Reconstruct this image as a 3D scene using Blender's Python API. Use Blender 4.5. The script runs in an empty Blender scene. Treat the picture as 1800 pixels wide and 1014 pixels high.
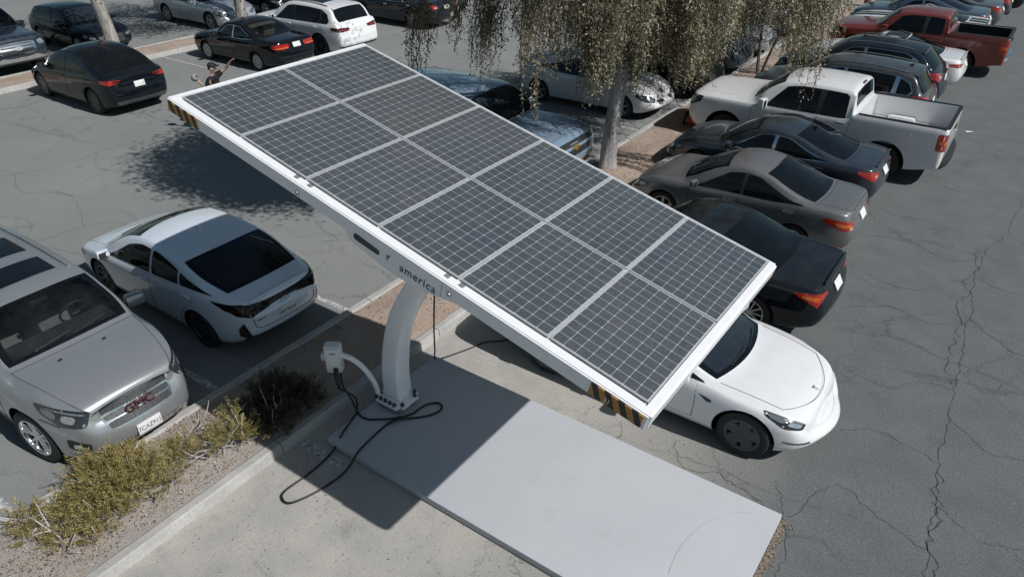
import bpy, bmesh, math, random
import numpy as np
from mathutils import Vector, Matrix
from mathutils.bvhtree import BVHTree
random.seed(7)
rng = np.random.default_rng(11)
PI = math.pi
scene = bpy.context.scene
COL = scene.collection
R = math.radians

# ------------------------------------------------------------------ helpers
def link(o, parent=None):
    COL.objects.link(o)
    if parent is not None:
        o.parent = parent
    return o

def tag(o, label=None, cat=None, group=None, kind=None):
    if label: o['label'] = label
    if cat: o['category'] = cat
    if group: o['group'] = group
    if kind: o['kind'] = kind
    return o

def thing(name, label, cat, loc=(0, 0, 0), rz=0.0, group=None):
    o = bpy.data.objects.new(name, None)
    o.empty_display_size = 0.2
    o.location = loc
    o.rotation_euler = (0, 0, rz)
    link(o)
    return tag(o, label, cat, group)

def mesh_obj(name, verts, faces, mats, parent=None, smooth=0.0, mi=None):
    me = bpy.data.meshes.new(name)
    me.from_pydata([tuple(v) for v in verts], [], [tuple(f) for f in faces])
    return finish(name, me, mats, parent, smooth, mi)

def finish(name, me, mats, parent=None, smooth=0.0, mi=None):
    if not isinstance(mats, (list, tuple)): mats = [mats]
    for m in mats: me.materials.append(m)
    if mi is not None:
        me.polygons.foreach_set('material_index', np.asarray(mi, dtype=np.int32))
    if smooth:
        me.polygons.foreach_set('use_smooth', np.ones(len(me.polygons), dtype=bool))
        if smooth < 179: me.set_sharp_from_angle(angle=R(smooth))
    me.update()
    o = bpy.data.objects.new(name, me)
    return link(o, parent)

class MB:
    """collects shapes for ONE mesh object"""
    def __init__(s): s.v = []; s.f = []; s.mi = []
    def add(s, verts, faces, m=0):
        b = len(s.v); s.v += [tuple(v) for v in verts]
        s.f += [tuple(i + b for i in f) for f in faces]; s.mi += [m] * len(faces)
        return s
    def box(s, c, size, m=0, rot=None, bevel=0.0):
        hx, hy, hz = size[0] / 2, size[1] / 2, size[2] / 2
        bm = bmesh.new(); bmesh.ops.create_cube(bm, size=1)
        for v in bm.verts: v.co = Vector((v.co.x * size[0], v.co.y * size[1], v.co.z * size[2]))
        if bevel: bmesh.ops.bevel(bm, geom=bm.edges[:], offset=bevel, segments=2, profile=0.6, affect='EDGES')
        M = Matrix.Translation(Vector(c)) @ (rot.to_4x4() if rot is not None else Matrix.Identity(4))
        bm.verts.ensure_lookup_table(); bm.verts.index_update()
        vs = [M @ v.co for v in bm.verts]; fs = [[v.index for v in f.verts] for f in bm.faces]
        bm.free(); return s.add(vs, fs, m)
    def tube(s, pts, r, n=8, m=0, caps=True):
        pts = [Vector(p) for p in pts]; k = len(pts)
        rs = r if isinstance(r, (list, tuple, np.ndarray)) else [r] * k
        vs = []; fs = []; ref = Vector((0.13, 0.31, 0.94)).normalized(); prev = None
        for i, p in enumerate(pts):
            t = (pts[min(i + 1, k - 1)] - pts[max(i - 1, 0)]).normalized()
            if prev is None:
                a = t.cross(ref)
                if a.length < .05: a = t.cross(Vector((1, 0, 0)))
                a.normalize()
            else:
                a = (prev - t * prev.dot(t)).normalized()
            prev = a; b = t.cross(a)
            for j in range(n):
                an = 2 * PI * j / n
                vs.append(p + (a * math.cos(an) + b * math.sin(an)) * rs[i])
        for i in range(k - 1):
            for j in range(n):
                j2 = (j + 1) % n
                fs.append((i * n + j, i * n + j2, (i + 1) * n + j2, (i + 1) * n + j))
        if caps:
            fs.append(tuple(range(n))[::-1]); fs.append(tuple((k - 1) * n + j for j in range(n)))
        return s.add(vs, fs, m)
    def lathe(s, prof, axis='y', n=32, c=(0, 0, 0), m=0):
        """prof: list of (radius, offset along axis)"""
        vs = []; fs = []; k = len(prof)
        for (r, h) in prof:
            for j in range(n):
                a = 2 * PI * j / n; u, w = r * math.cos(a), r * math.sin(a)
                if axis == 'y': vs.append((c[0] + u, c[1] + h, c[2] + w))
                elif axis == 'z': vs.append((c[0] + u, c[1] + w, c[2] + h))
                else: vs.append((c[0] + h, c[1] + u, c[2] + w))
        for i in range(k - 1):
            for j in range(n):
                j2 = (j + 1) % n; fs.append((i * n + j, i * n + j2, (i + 1) * n + j2, (i + 1) * n + j))
        return s.add(vs, fs, m)
    def prism(s, poly, h0, h1, axis='y', m=0):
        """poly in the plane across axis (y: (x,z), z:(x,y), x:(y,z))"""
        k = len(poly)
        def P(p, h):
            return (p[0], h, p[1]) if axis == 'y' else ((p[0], p[1], h) if axis == 'z' else (h, p[0], p[1]))
        vs = [P(p, h0) for p in poly] + [P(p, h1) for p in poly]
        fs = [tuple(range(k)), tuple(range(2 * k - 1, k - 1, -1))]
        for i in range(k):
            j = (i + 1) % k; fs.append((i, i + k, j + k, j))
        return s.add(vs, fs, m)
    def xf(s, M, start=0):
        s.v[start:] = [tuple(M @ Vector(v)) for v in s.v[start:]]; return s
    def build(s, name, mats, parent=None, smooth=0.0, fix=True):
        me = bpy.data.meshes.new(name); me.from_pydata(s.v, [], s.f)
        if not isinstance(mats, (list, tuple)): mats = [mats]
        for q in mats: me.materials.append(q)
        me.polygons.foreach_set('material_index', np.asarray(s.mi, dtype=np.int32))
        if fix:
            bm = bmesh.new(); bm.from_mesh(me)
            bmesh.ops.recalc_face_normals(bm, faces=bm.faces[:]); bm.to_mesh(me); bm.free()
        if smooth:
            me.polygons.foreach_set('use_smooth', np.ones(len(me.polygons), dtype=bool))
            if smooth < 179: me.set_sharp_from_angle(angle=R(smooth))
        o = bpy.data.objects.new(name, me)
        return link(o, parent)

def pchip(pts):
    x = np.array([p[0] for p in pts], float); y = np.array([p[1] for p in pts], float)
    h = np.diff(x); dl = np.diff(y) / h; n = len(x); m = np.zeros(n)
    for i in range(1, n - 1):
        if dl[i - 1] * dl[i] > 0:
            w1 = 2 * h[i] + h[i - 1]; w2 = h[i] + 2 * h[i - 1]
            m[i] = (w1 + w2) / (w1 / dl[i - 1] + w2 / dl[i])
    m[0] = dl[0]; m[-1] = dl[-1]
    xl, yl, ml, hl = x.tolist(), y.tolist(), m.tolist(), h.tolist()
    import bisect
    def f(q):
        q = min(max(q, xl[0]), xl[-1])
        i = min(max(bisect.bisect_right(xl, q) - 1, 0), n - 2)
        t = (q - xl[i]) / hl[i]; t2 = t * t; t3 = t2 * t
        return (2 * t3 - 3 * t2 + 1) * yl[i] + (t3 - 2 * t2 + t) * hl[i] * ml[i] + (-2 * t3 + 3 * t2) * yl[i + 1] + (t3 - t2) * hl[i] * ml[i + 1]
    return f

def sstep(a, b, x):
    t = min(max((x - a) / (b - a), 0.0), 1.0); return t * t * (3 - 2 * t)
def lerp(a, b, t): return a + (b - a) * t

def smooth_path(pts, n=8):
    """Catmull-Rom through points"""
    P = [Vector(p) for p in pts]; out = []
    for i in range(len(P) - 1):
        p0 = P[max(i - 1, 0)]; p1 = P[i]; p2 = P[i + 1]; p3 = P[min(i + 2, len(P) - 1)]
        for k in range(n):
            t = k / n
            out.append(0.5 * ((2 * p1) + (p2 - p0) * t + (2 * p0 - 5 * p1 + 4 * p2 - p3) * t * t + (3 * p1 - p0 - 3 * p2 + p3) * t ** 3))
    out.append(P[-1]); return out

def text_mesh(body, size, extrude=0.0, align='CENTER', spacing=1.0):
    cu = bpy.data.curves.new('lettering', 'FONT'); cu.body = body; cu.size = size; cu.extrude = extrude
    cu.align_x = align; cu.align_y = 'CENTER'; cu.resolution_u = 3; cu.space_character = spacing
    o = bpy.data.objects.new('lettering', cu); COL.objects.link(o)
    dg = bpy.context.evaluated_depsgraph_get()
    me = bpy.data.meshes.new_from_object(o.evaluated_get(dg))
    COL.objects.unlink(o); bpy.data.objects.remove(o); bpy.data.curves.remove(cu)
    me.name = 'lettering'; return me

# ------------------------------------------------------------------ materials
MATS = {}
class NT:
    def __init__(s, name):
        s.m = bpy.data.materials.new(name); s.m.use_nodes = True; s.t = s.m.node_tree
        s.b = s.t.nodes['Principled BSDF']; s.out = s.t.nodes['Material Output']
    def n(s, typ, **kw):
        nd = s.t.nodes.new(typ)
        for k, v in kw.items():
            if k.startswith('i_'): nd.inputs[k[2:].replace('_', ' ')].default_value = v
            else: setattr(nd, k, v)
        return nd
    def l(s, a, b): s.t.links.new(a, b)
    def set(s, **kw):
        for k, v in kw.items(): s.b.inputs[k.replace('_', ' ')].default_value = v
        return s
    def math(s, op, a, b=None, c=None):
        nd = s.n('ShaderNodeMath', operation=op)
        for i, q in enumerate((a, b, c)):
            if q is None: continue
            if isinstance(q, (int, float)): nd.inputs[i].default_value = q
            else: s.l(q, nd.inputs[i])
        return nd.outputs[0]
    def noise(s, vec, scale, detail=4, rough=.6, dist=0.0):
        nd = s.n('ShaderNodeTexNoise'); nd.inputs['Scale'].default_value = scale
        nd.inputs['Detail'].default_value = detail; nd.inputs['Roughness'].default_value = rough; nd.inputs['Distortion'].default_value = dist
        if vec is not None: s.l(vec, nd.inputs['Vector'])
        return nd.outputs['Fac']
    def ramp(s, fac, a, b, lo=0.0, hi=1.0):
        nd = s.n('ShaderNodeMapRange'); nd.clamp = True
        nd.inputs['From Min'].default_value = a; nd.inputs['From Max'].default_value = b
        nd.inputs['To Min'].default_value = lo; nd.inputs['To Max'].default_value = hi
        s.l(fac, nd.inputs['Value']); return nd.outputs[0]
    def mix(s, fac, a, b, mode='MIX'):
        nd = s.n('ShaderNodeMix', data_type='RGBA', blend_type=mode)
        for sock, q in ((nd.inputs[0], fac), (nd.inputs[6], a), (nd.inputs[7], b)):
            if isinstance(q, (int, float)): sock.default_value = q
            elif isinstance(q, tuple): sock.default_value = (*q[:3], 1)
            else: s.l(q, sock)
        return nd.outputs[2]
    def obj(s): return s.n('ShaderNodeTexCoord').outputs['Object']
    def geo(s): return s.n('ShaderNodeNewGeometry').outputs['Position']
    def bump(s, h, strength=.3, dist=.01):
        nd = s.n('ShaderNodeBump'); nd.inputs['Strength'].default_value = strength; nd.inputs['Distance'].default_value = dist
        s.l(h, nd.inputs['Height']); s.l(nd.outputs[0], s.b.inputs['Normal'])

def simple(name, col, rough=.5, metal=0.0, coat=0.0, vary=0.12, scale=9.0, spec=.5, emit=None):
    if name in MATS: return MATS[name]
    m = NT(name); m.set(Roughness=rough, Metallic=metal, Coat_Weight=coat)
    m.b.inputs['Specular IOR Level'].default_value = spec
    nz = m.noise(m.obj(), scale, 5)
    k = m.ramp(nz, .3, .7, 1 - vary, 1 + vary)
    mul = m.n('ShaderNodeMix', data_type='RGBA', blend_type='MULTIPLY'); mul.inputs[0].default_value = 1
    mul.inputs[6].default_value = (*col, 1); m.l(k, mul.inputs[7]); m.l(mul.outputs[2], m.b.inputs['Base Color'])
    MATS[name] = m.m; return m.m

def paint(name, col, metal=0.0, rough=.32, dust=.25, coat=1.0):
    dk = max(col) < .03
    """car paint: clear-coated, with a film of dust on upward faces"""
    if name in MATS: return MATS[name]
    m = NT(name); m.set(Metallic=metal, Coat_Weight=coat, Coat_Roughness=.04)
    if dk: m.b.inputs['Specular IOR Level'].default_value = .0; metal = 0.0; dust *= .5
    geo = m.n('ShaderNodeNewGeometry'); sep = m.n('ShaderNodeSeparateXYZ'); m.l(geo.outputs['Normal'], sep.inputs[0])
    up = m.ramp(sep.outputs[2], .1, 1.0, .10, 1.0)
    nz = m.noise(m.obj(), 3.5, 6, .65)
    spk = m.noise(m.obj(), 90, 2, .5)
    d = m.math('MULTIPLY', m.math('MULTIPLY', up, m.ramp(nz, .3, .75)), dust)
    d = m.math('ADD', d, m.math('MULTIPLY', m.ramp(spk, .66, .8), dust * .10))
    c = m.mix(d, col, (.24, .235, .225)); m.l(c, m.b.inputs['Base Color'])
    m.l(m.math('ADD', m.math('MULTIPLY', d, .6), rough), m.b.inputs['Roughness'])
    m.l(m.math('ADD', m.math('MULTIPLY', d, .35), .035), m.b.inputs['Coat Roughness'])
    m.l(m.math('SUBTRACT', metal, m.math('MULTIPLY', d, metal)), m.b.inputs['Metallic'])
    MATS[name] = m.m; return m.m

def glass_dark(name='tinted_glass', col=(.004, .006, .008), dust=.02, spec=.32):
    if name in MATS: return MATS[name]
    m = NT(name); m.set(Roughness=.03, IOR=1.5); m.b.inputs['Specular IOR Level'].default_value = spec
    nz = m.noise(m.obj(), 2.2, 5, .7)
    d = m.ramp(nz, .35, .75, 0, dust)
    m.l(m.mix(d, col, (.25, .24, .22)), m.b.inputs['Base Color'])
    m.l(m.ramp(nz, .35, .75, .02, .09), m.b.inputs['Roughness'])
    MATS[name] = m.m; return m.m

def glass_clear(name, tint):
    """thin tinted pane: see-through with a mirror-like reflection"""
    if name in MATS: return MATS[name]
    m = NT(name); t = m.t
    tr = m.n('ShaderNodeBsdfTransparent'); tr.inputs[0].default_value = (*tint, 1)
    gl = m.n('ShaderNodeBsdfGlossy'); gl.inputs['Roughness'].default_value = .02
    fr = m.n('ShaderNodeFresnel'); fr.inputs[0].default_value = 1.5
    nz = m.noise(m.obj(), 2.5, 5, .7)
    df = m.n('ShaderNodeBsdfDiffuse'); df.inputs[0].default_value = (.3, .3, .29, 1)
    mx0 = m.n('ShaderNodeMixShader'); m.l(m.ramp(nz, .35, .8, 0.0, .06), mx0.inputs[0]); m.l(tr.outputs[0], mx0.inputs[1]); m.l(df.outputs[0], mx0.inputs[2])
    mx = m.n('ShaderNodeMixShader'); m.l(m.math('MULTIPLY', fr.outputs[0], 1.3), mx.inputs[0]); m.l(mx0.outputs[0], mx.inputs[1]); m.l(gl.outputs[0], mx.inputs[2])
    m.l(mx.outputs[0], m.out.inputs[0]); MATS[name] = m.m; return m.m

black_plastic = simple('black_plastic', (.018, .019, .02), .55)
dark_void = simple('wheel_well_black', (.006, .006, .006), .9, spec=.1)
rubber = simple('tyre_rubber', (.02, .02, .021), .75, vary=.25, scale=14)
chrome = simple('chrome', (.88, .89, .91), .16, 1.0, vary=.03)
alloy = simple('alloy_rim', (.45, .46, .48), .3, .85, vary=.06)
alloy_dark = simple('dark_alloy_rim', (.05, .052, .055), .35, .6)
steel_cover = simple('silver_wheel_cover', (.42, .43, .44), .4, .4)
brake = simple('brake_disc', (.05, .05, .052), .5, .6)
glass = glass_dark()
glass_grey = glass_dark('grey_tinted_glass', (.022, .026, .03), .12)
lamp_glass = simple('headlight_glass', (.28, .3, .32), .1, .55, .9, vary=.35, scale=22)
lamp_bezel = simple('headlight_bezel', (.02, .022, .025), .2, 0, 1.0)
lamp_white = simple('lamp_reflector', (.8, .82, .85), .08, .9, vary=.2, scale=40)
tail_red = simple('tail_light_red', (.34, .018, .012), .12, 0, 1.0, vary=.25, scale=30)
tail_dark = simple('smoked_tail_light', (.06, .008, .008), .12, 0, 1.0, vary=.3, scale=30)
tail_amber = simple('tail_light_amber', (.55, .12, .02), .15, 0, 1.0, vary=.2)
tail_clear = simple('tail_light_clear', (.6, .57, .56), .15, .3, 1.0, vary=.2)
plate_mat = simple('licence_plate_white', (.72, .72, .71), .4)
ink_blue = simple('plate_ink', (.03, .045, .12), .5)
seat_dark = simple('seat_leather_dark', (.045, .045, .05), .6)
seat_grey = simple('seat_cloth_grey', (.17, .165, .16), .8)
seat_beige = simple('seat_cloth_beige', (.4, .36, .3), .8)
dash_mat = simple('dashboard_plastic', (.03, .031, .034), .6)
seam_mat = simple('panel_gap_black', (.008, .008, .009), .8, spec=.1)
# ------------------------------------------------------------------ car builder
SIDE_F = [0, .06, .14, .26, .4, .54, .67, .79, .89, .96, 1.0]
GH_F = [.12, .3, .5, .7, .87, 1.0]
TOP_Q = [.965, .9, .78, .62, .45, .25, 0.0]
NB = 3
IDX_SH = NB + len(SIDE_F) - 1          # shoulder row
IDX_E = IDX_SH + len(GH_F)             # top edge row

class Car:
    def __init__(s, sp):
        s.sp = sp
        s.L, s.W, s.H = sp['L'], sp['W'], sp['H']
        s.fa = sp['fo']; s.ra = sp['fo'] + sp['wb']; s.wr = sp['wr']
        s.ft = pchip(sp['top']); s.fs = pchip(sp['sh'])
        pf = sp.get('pf', [(0, .66), (.06, .76), (.18, .87), (.4, .95), (.8, .99), (1.2, 1.0)])
        pr = sp.get('pr', [(0, .74), (.06, .82), (.18, .90), (.45, .96), (.9, .99), (1.3, 1.0)])
        s.fp = pchip(pf + [(s.L / 2, 1.0)]); s.fr = pchip(pr + [(s.L / 2, 1.0)])
        s.side = pchip(sp.get('sidef', [(0, .925), (.1, .965), (.3, .99), (.5, 1.0), (.68, .992), (.8, .99), (.93, .968), (1.0, .935)]))
        s.tum = sp.get('tum', .42); s.cvf = sp.get('cvf', .14); s.cvr = sp.get('cvr', .12)
        s.zb0 = sp.get('zb', .19)
        s.hoodk = sp.get('hoodk', .62)
        s.fset = pchip(sp.get('fset', [(0, .10), (.3, .0), (.55, .01), (.8, .05), (1.0, .12)]))
        s.rset = pchip(sp.get('rset', [(0, .10), (.25, .02), (.5, .0), (.8, .03), (1.0, .07)]))
        s.cw, s.rf, s.rr, s.bl = sp['cw'], sp['rf'], sp['rr'], sp['bl']
        s.build_shell()
    def hw(s, d): return s.W / 2 * min(s.fp(min(d, s.L / 2)), s.fr(min(s.L - d, s.L / 2)))
    def zb(s, d):
        return s.zb0 + .10 * (1 - sstep(0, .55, d)) + .12 * (1 - sstep(0, .75, s.L - d))
    def shiftf(s, d):
        a = sstep(s.cw - .7, s.cw - .05, d) * (1 - sstep(s.rf, s.rf + .7, d)) * s.cvf
        b = sstep(s.rr - .7, s.rr, d) * (1 - sstep(s.bl, min(s.bl + .35, s.L), d)) * s.cvr
        return -a + b
    def edge(s, d):
        hw = s.hw(d); zs = s.fs(d); zt = max(s.ft(d), zs + .006)
        g = sstep(.06, .42, zt - zs)
        ysh = hw * s.side(1.0)
        k = lerp(s.hoodk, .88, g); ze = zs + (zt - zs) * k
        ye = lerp(ysh * .88, ysh - s.tum * (ze - zs), g)
        return hw, zs, zt, g, ysh, ze, ye
    def sec(s, d):
        hw, zs, zt, g, ysh, ze, ye = s.edge(d); zb = s.zb(d)
        y = [0, hw * .5, hw * .86]; z = [zb, zb, zb]
        fl = s.sp.get('flare', .0)
        for f in SIDE_F:
            zz = zb + .02 + (zs - zb - .02) * f; yy = hw * s.side(f)
            if fl:
                for c in (s.fa, s.ra):
                    r = math.hypot(d - c, zz - s.wr); yy += fl * math.exp(-((r - s.wr * 1.12) / .09) ** 2)
            y.append(yy); z.append(zz)
        for f in GH_F:
            b = math.sin(PI * f) * .022 * g
            y.append(lerp(ysh, ye, f) + b); z.append(lerp(zs, ze, f))
        p = lerp(2.0, 2.5, g)
        for q in TOP_Q:
            y.append(ye * q); z.append(ze + (zt - ze) * (1 - q ** p))
        y = np.array(y); z = np.array(z)
        x = np.full(len(y), s.L / 2 - d)
        x[IDX_SH:] += s.shiftf(d) * (y[IDX_SH:] / (s.W / 2)) ** 2
        # nose and tail set-back
        Lb = .55
        if d < Lb:
            w = (1 - d / Lb) ** 2; x -= w * np.array([s.fset(min(max((q - zb) / max(zs - zb, .01), 0), 1)) for q in z])
        if s.L - d < Lb:
            w = (1 - (s.L - d) / Lb) ** 2; x += w * np.array([s.rset(min(max((q - zb) / max(zs - zb, .01), 0), 1)) for q in z])
        for e in (d, s.L - d):
            e0, e1 = s.sp.get('endr', (.05, .045))
            if e < e0:
                k = e1 * (1 - e / e0) ** 2; zc = (zb + zt) / 2
                y = y * (1 - k); z = zc + (z - zc) * (1 - k)
        return x, y, z
    def top_pt(s, d, t):
        """point on the upper surface, t in [-1, 1] across the roof/hood/glass"""
        hw, zs, zt, g, ysh, ze, ye = s.edge(d); p = lerp(2.0, 2.5, g); q = abs(t)
        y = ye * t; z = ze + (zt - ze) * (1 - q ** p)
        x = s.L / 2 - d + s.shiftf(d) * (y / (s.W / 2)) ** 2
        return Vector((x, y, z))
    def build_shell(s):
        ds = [0, .012, .03, .055, .09]
        d = .09; step = s.sp.get('step', .07)
        while d < s.L - .1:
            sl = abs(s.ft(min(d + .03, s.L)) - s.ft(d)) / .03
            d += step / math.sqrt(1 + sl * sl); ds.append(d)
        ds = [q for q in ds if q < s.L - .1] + [s.L - .09, s.L - .055, s.L - .03, s.L - .012, s.L]
        V = []; F = []; MI = []; half = None
        n = None
        for q in ds:
            x, y, z = s.sec(q); n = len(x)
            ring = [(x[i], y[i], z[i]) for i in range(n)] + [(x[i], -y[i], z[i]) for i in range(n - 2, 0, -1)]
            V += ring
        m = 2 * n - 2; s.n = n
        clad = s.sp.get('clad', 1)
        for i in range(len(ds) - 1):
            for j in range(m):
                j2 = (j + 1) % m
                F.append((i * m + j, i * m + j2, (i + 1) * m + j2, (i + 1) * m + j))
                row = j if j < n - 1 else m - 1 - j
                MI.append(1 if row < NB - 1 + clad else 0)
        # end caps: strips across, bulging slightly
        for base, sg, bulge in ((0, 1, s.sp.get('bulf', .07)), ((len(ds) - 1) * m, -1, s.sp.get('bulr', .05))):
            K = 8; rows = []
            for j in range(n):
                a = base + j; b = base + ((m - j) % m)
                if a == b: rows.append([a] * (K + 1)); continue
                va, vb = Vector(V[a]), Vector(V[b]); row = [a]
                zz = va.z; zlo, zhi = V[base][2], V[base + n - 1][2]
                vz = math.sin(PI * min(max((zz - zlo) / max(zhi - zlo, .01), 0), 1)) ** .4
                for k in range(1, K):
                    t = k / K; p = va.lerp(vb, t); p.x += sg * bulge * (1 - (2 * t - 1) ** 2) * vz
                    V.append(tuple(p)); row.append(len(V) - 1)
                row.append(b); rows.append(row)
            for j in range(n - 1):
                for k in range(K):
                    f = [rows[j][k], rows[j][k + 1], rows[j + 1][k + 1], rows[j + 1][k]]
                    f2 = []
                    for q in f:
                        if q not in f2: f2.append(q)
                    if len(f2) > 2:
                        F.append(tuple(f2)); MI.append(1 if j < NB - 1 + clad else 0)
        me = bpy.data.meshes.new('body'); me.from_pydata(V, [], F)
        me.polygons.foreach_set('material_index', np.array(MI, dtype=np.int32))
        bm = bmesh.new(); bm.from_mesh(me)
        bmesh.ops.remove_doubles(bm, verts=bm.verts[:], dist=1e-5)
        bmesh.ops.recalc_face_normals(bm, faces=bm.faces[:])
        bm.to_mesh(me); s.bvh = BVHTree.FromBMesh(bm); bm.free()
        s.shell = me
    # -------- projected patches
    def P(s, p): return Vector((s.L / 2 - p[0], p[1], p[2]))
    def patch(s, mb, pts, dirv, off=.004, grid=.05, m=0, rnd=0.0, rim=0.0, rim_m=1):
        """project a polygon of (d, y, z) points on the shell along dirv"""
        n = Vector(dirv).normalized()
        u = Vector((0, 0, 1)).cross(n)
        if u.length < .1: u = Vector((0, 1, 0))
        u.normalize(); w = n.cross(u)
        p2 = []
        for p in pts:
            q = s.P(p); p2.append((q.dot(u), q.dot(w)))
        if rnd:
            for _ in range(2):
                o = []
                for i in range(len(p2)):
                    a = p2[i - 1]; b = p2[i]; c = p2[(i + 1) % len(p2)]
                    o.append((lerp(b[0], a[0], rnd), lerp(b[1], a[1], rnd))); o.append((lerp(b[0], c[0], rnd), lerp(b[1], c[1], rnd)))
                p2 = o
        bm = bmesh.new()
        try:
            bm.faces.new([bm.verts.new((a, b, 0)) for a, b in p2])
        except ValueError:
            bm.free(); return mb
        xs = [a for a, b in p2]; ys = [b for a, b in p2]
        for lo, hi, ax in ((min(xs), max(xs), 0), (min(ys), max(ys), 1)):
            k = max(int((hi - lo) / grid), 1)
            for i in range(1, k):
                c = lo + (hi - lo) * i / k
                co = (c, 0, 0) if ax == 0 else (0, c, 0); no = (1, 0, 0) if ax == 0 else (0, 1, 0)
                bmesh.ops.bisect_plane(bm, geom=bm.verts[:] + bm.edges[:] + bm.faces[:], plane_co=co, plane_no=no)
        bm.verts.ensure_lookup_table(); bm.verts.index_update()
        pos = []
        for v in bm.verts:
            o = u * v.co.x + w * v.co.y
            hit, nor, i, di = s.bvh.ray_cast(o + n * 6, -n)
            if hit is None:
                hit, nor, i, di = s.bvh.find_nearest(o + n * (s.P((s.L / 2, 0, 0)).dot(n)))
            pos.append(hit + (nor * .6 + n * .4).normalized() * off)
        b = len(mb.v); mb.v += [tuple(p) for p in pos]
        def dist(pt):
            best = 9
            for i in range(len(p2)):
                a = p2[i - 1]; c = p2[i]; dx, dy = c[0] - a[0], c[1] - a[1]; L2 = dx * dx + dy * dy + 1e-12
                t = min(max(((pt.x - a[0]) * dx + (pt.y - a[1]) * dy) / L2, 0), 1)
                best = min(best, math.hypot(pt.x - a[0] - t * dx, pt.y - a[1] - t * dy))
            return best
        for f in bm.faces:
            idx = [v.index + b for v in f.verts]
            q = [Vector(mb.v[i]) for i in idx]
            nn = (q[1] - q[0]).cross(q[2] - q[1])
            if nn.dot(n) < 0: idx = idx[::-1]
            mb.f.append(tuple(idx)); mb.mi.append(rim_m if rim and dist(f.calc_center_median()) < rim else m)
        bm.free(); return mb
    def patch_obj(s, name, pts, dirv, mats, parent, off=.004, grid=.05, rnd=0.0, rim=0.0):
        mb = s.patch(MB(), pts, dirv, off, grid, 0, rnd, rim)
        return mb.build(name, mats, parent, smooth=40, fix=False)
    def grid_top(s, name, d0, d1, t, mats, parent, off=.005, nd=14, nt=18, rim=0, inset0=.0, tb=None):
        """glass laid on the upper surface between two stations; tb = half-width fraction at d1"""
        V = []; F = []; MI = []; tb = tb or t
        for i in range(nd + 1):
            a = i / nd
            for j in range(nt + 1):
                c = -1 + 2 * j / nt
                # rounded corners
                dd = lerp(d0, d1, a); tt = lerp(t, tb, a) * c
                V.append(s.top_pt(dd, tt))
        W = nt + 1
        N = [Vector((0, 0, 0)) for _ in V]
        for i in range(nd):
            for j in range(nt):
                f = (i * W + j, (i + 1) * W + j, (i + 1) * W + j + 1, i * W + j + 1)
                nn = (V[f[1]] - V[f[0]]).cross(V[f[3]] - V[f[0]])
                if nn.z < 0: f = f[::-1]; nn = -nn
                F.append(f); MI.append(1 if rim and (i < rim or i >= nd - rim or j < rim or j >= nt - rim) else 0)
                for q in f: N[q] += nn.normalized()
        V = [v + n.normalized() * off for v, n in zip(V, N)]
        return mesh_obj(name, V, F, mats, parent, 60, MI)

def clip_poly(poly, a, b, keep):
    """keep the side of the line through a-b (2D); keep=+1/-1"""
    out = []; nx, ny = -(b[1] - a[1]), b[0] - a[0]
    sd = lambda p: keep * ((p[0] - a[0]) * nx + (p[1] - a[1]) * ny)
    for i in range(len(poly)):
        p, q = poly[i - 1], poly[i]; sp, sq = sd(p), sd(q)
        if sp >= 0 and sq >= 0: out.append(q)
        elif sp >= 0 > sq or sp < 0 <= sq:
            t = sp / (sp - sq); r = (lerp(p[0], q[0], t), lerp(p[1], q[1], t)); out.append(r)
            if sq >= 0: out.append(q)
    return out

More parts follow.
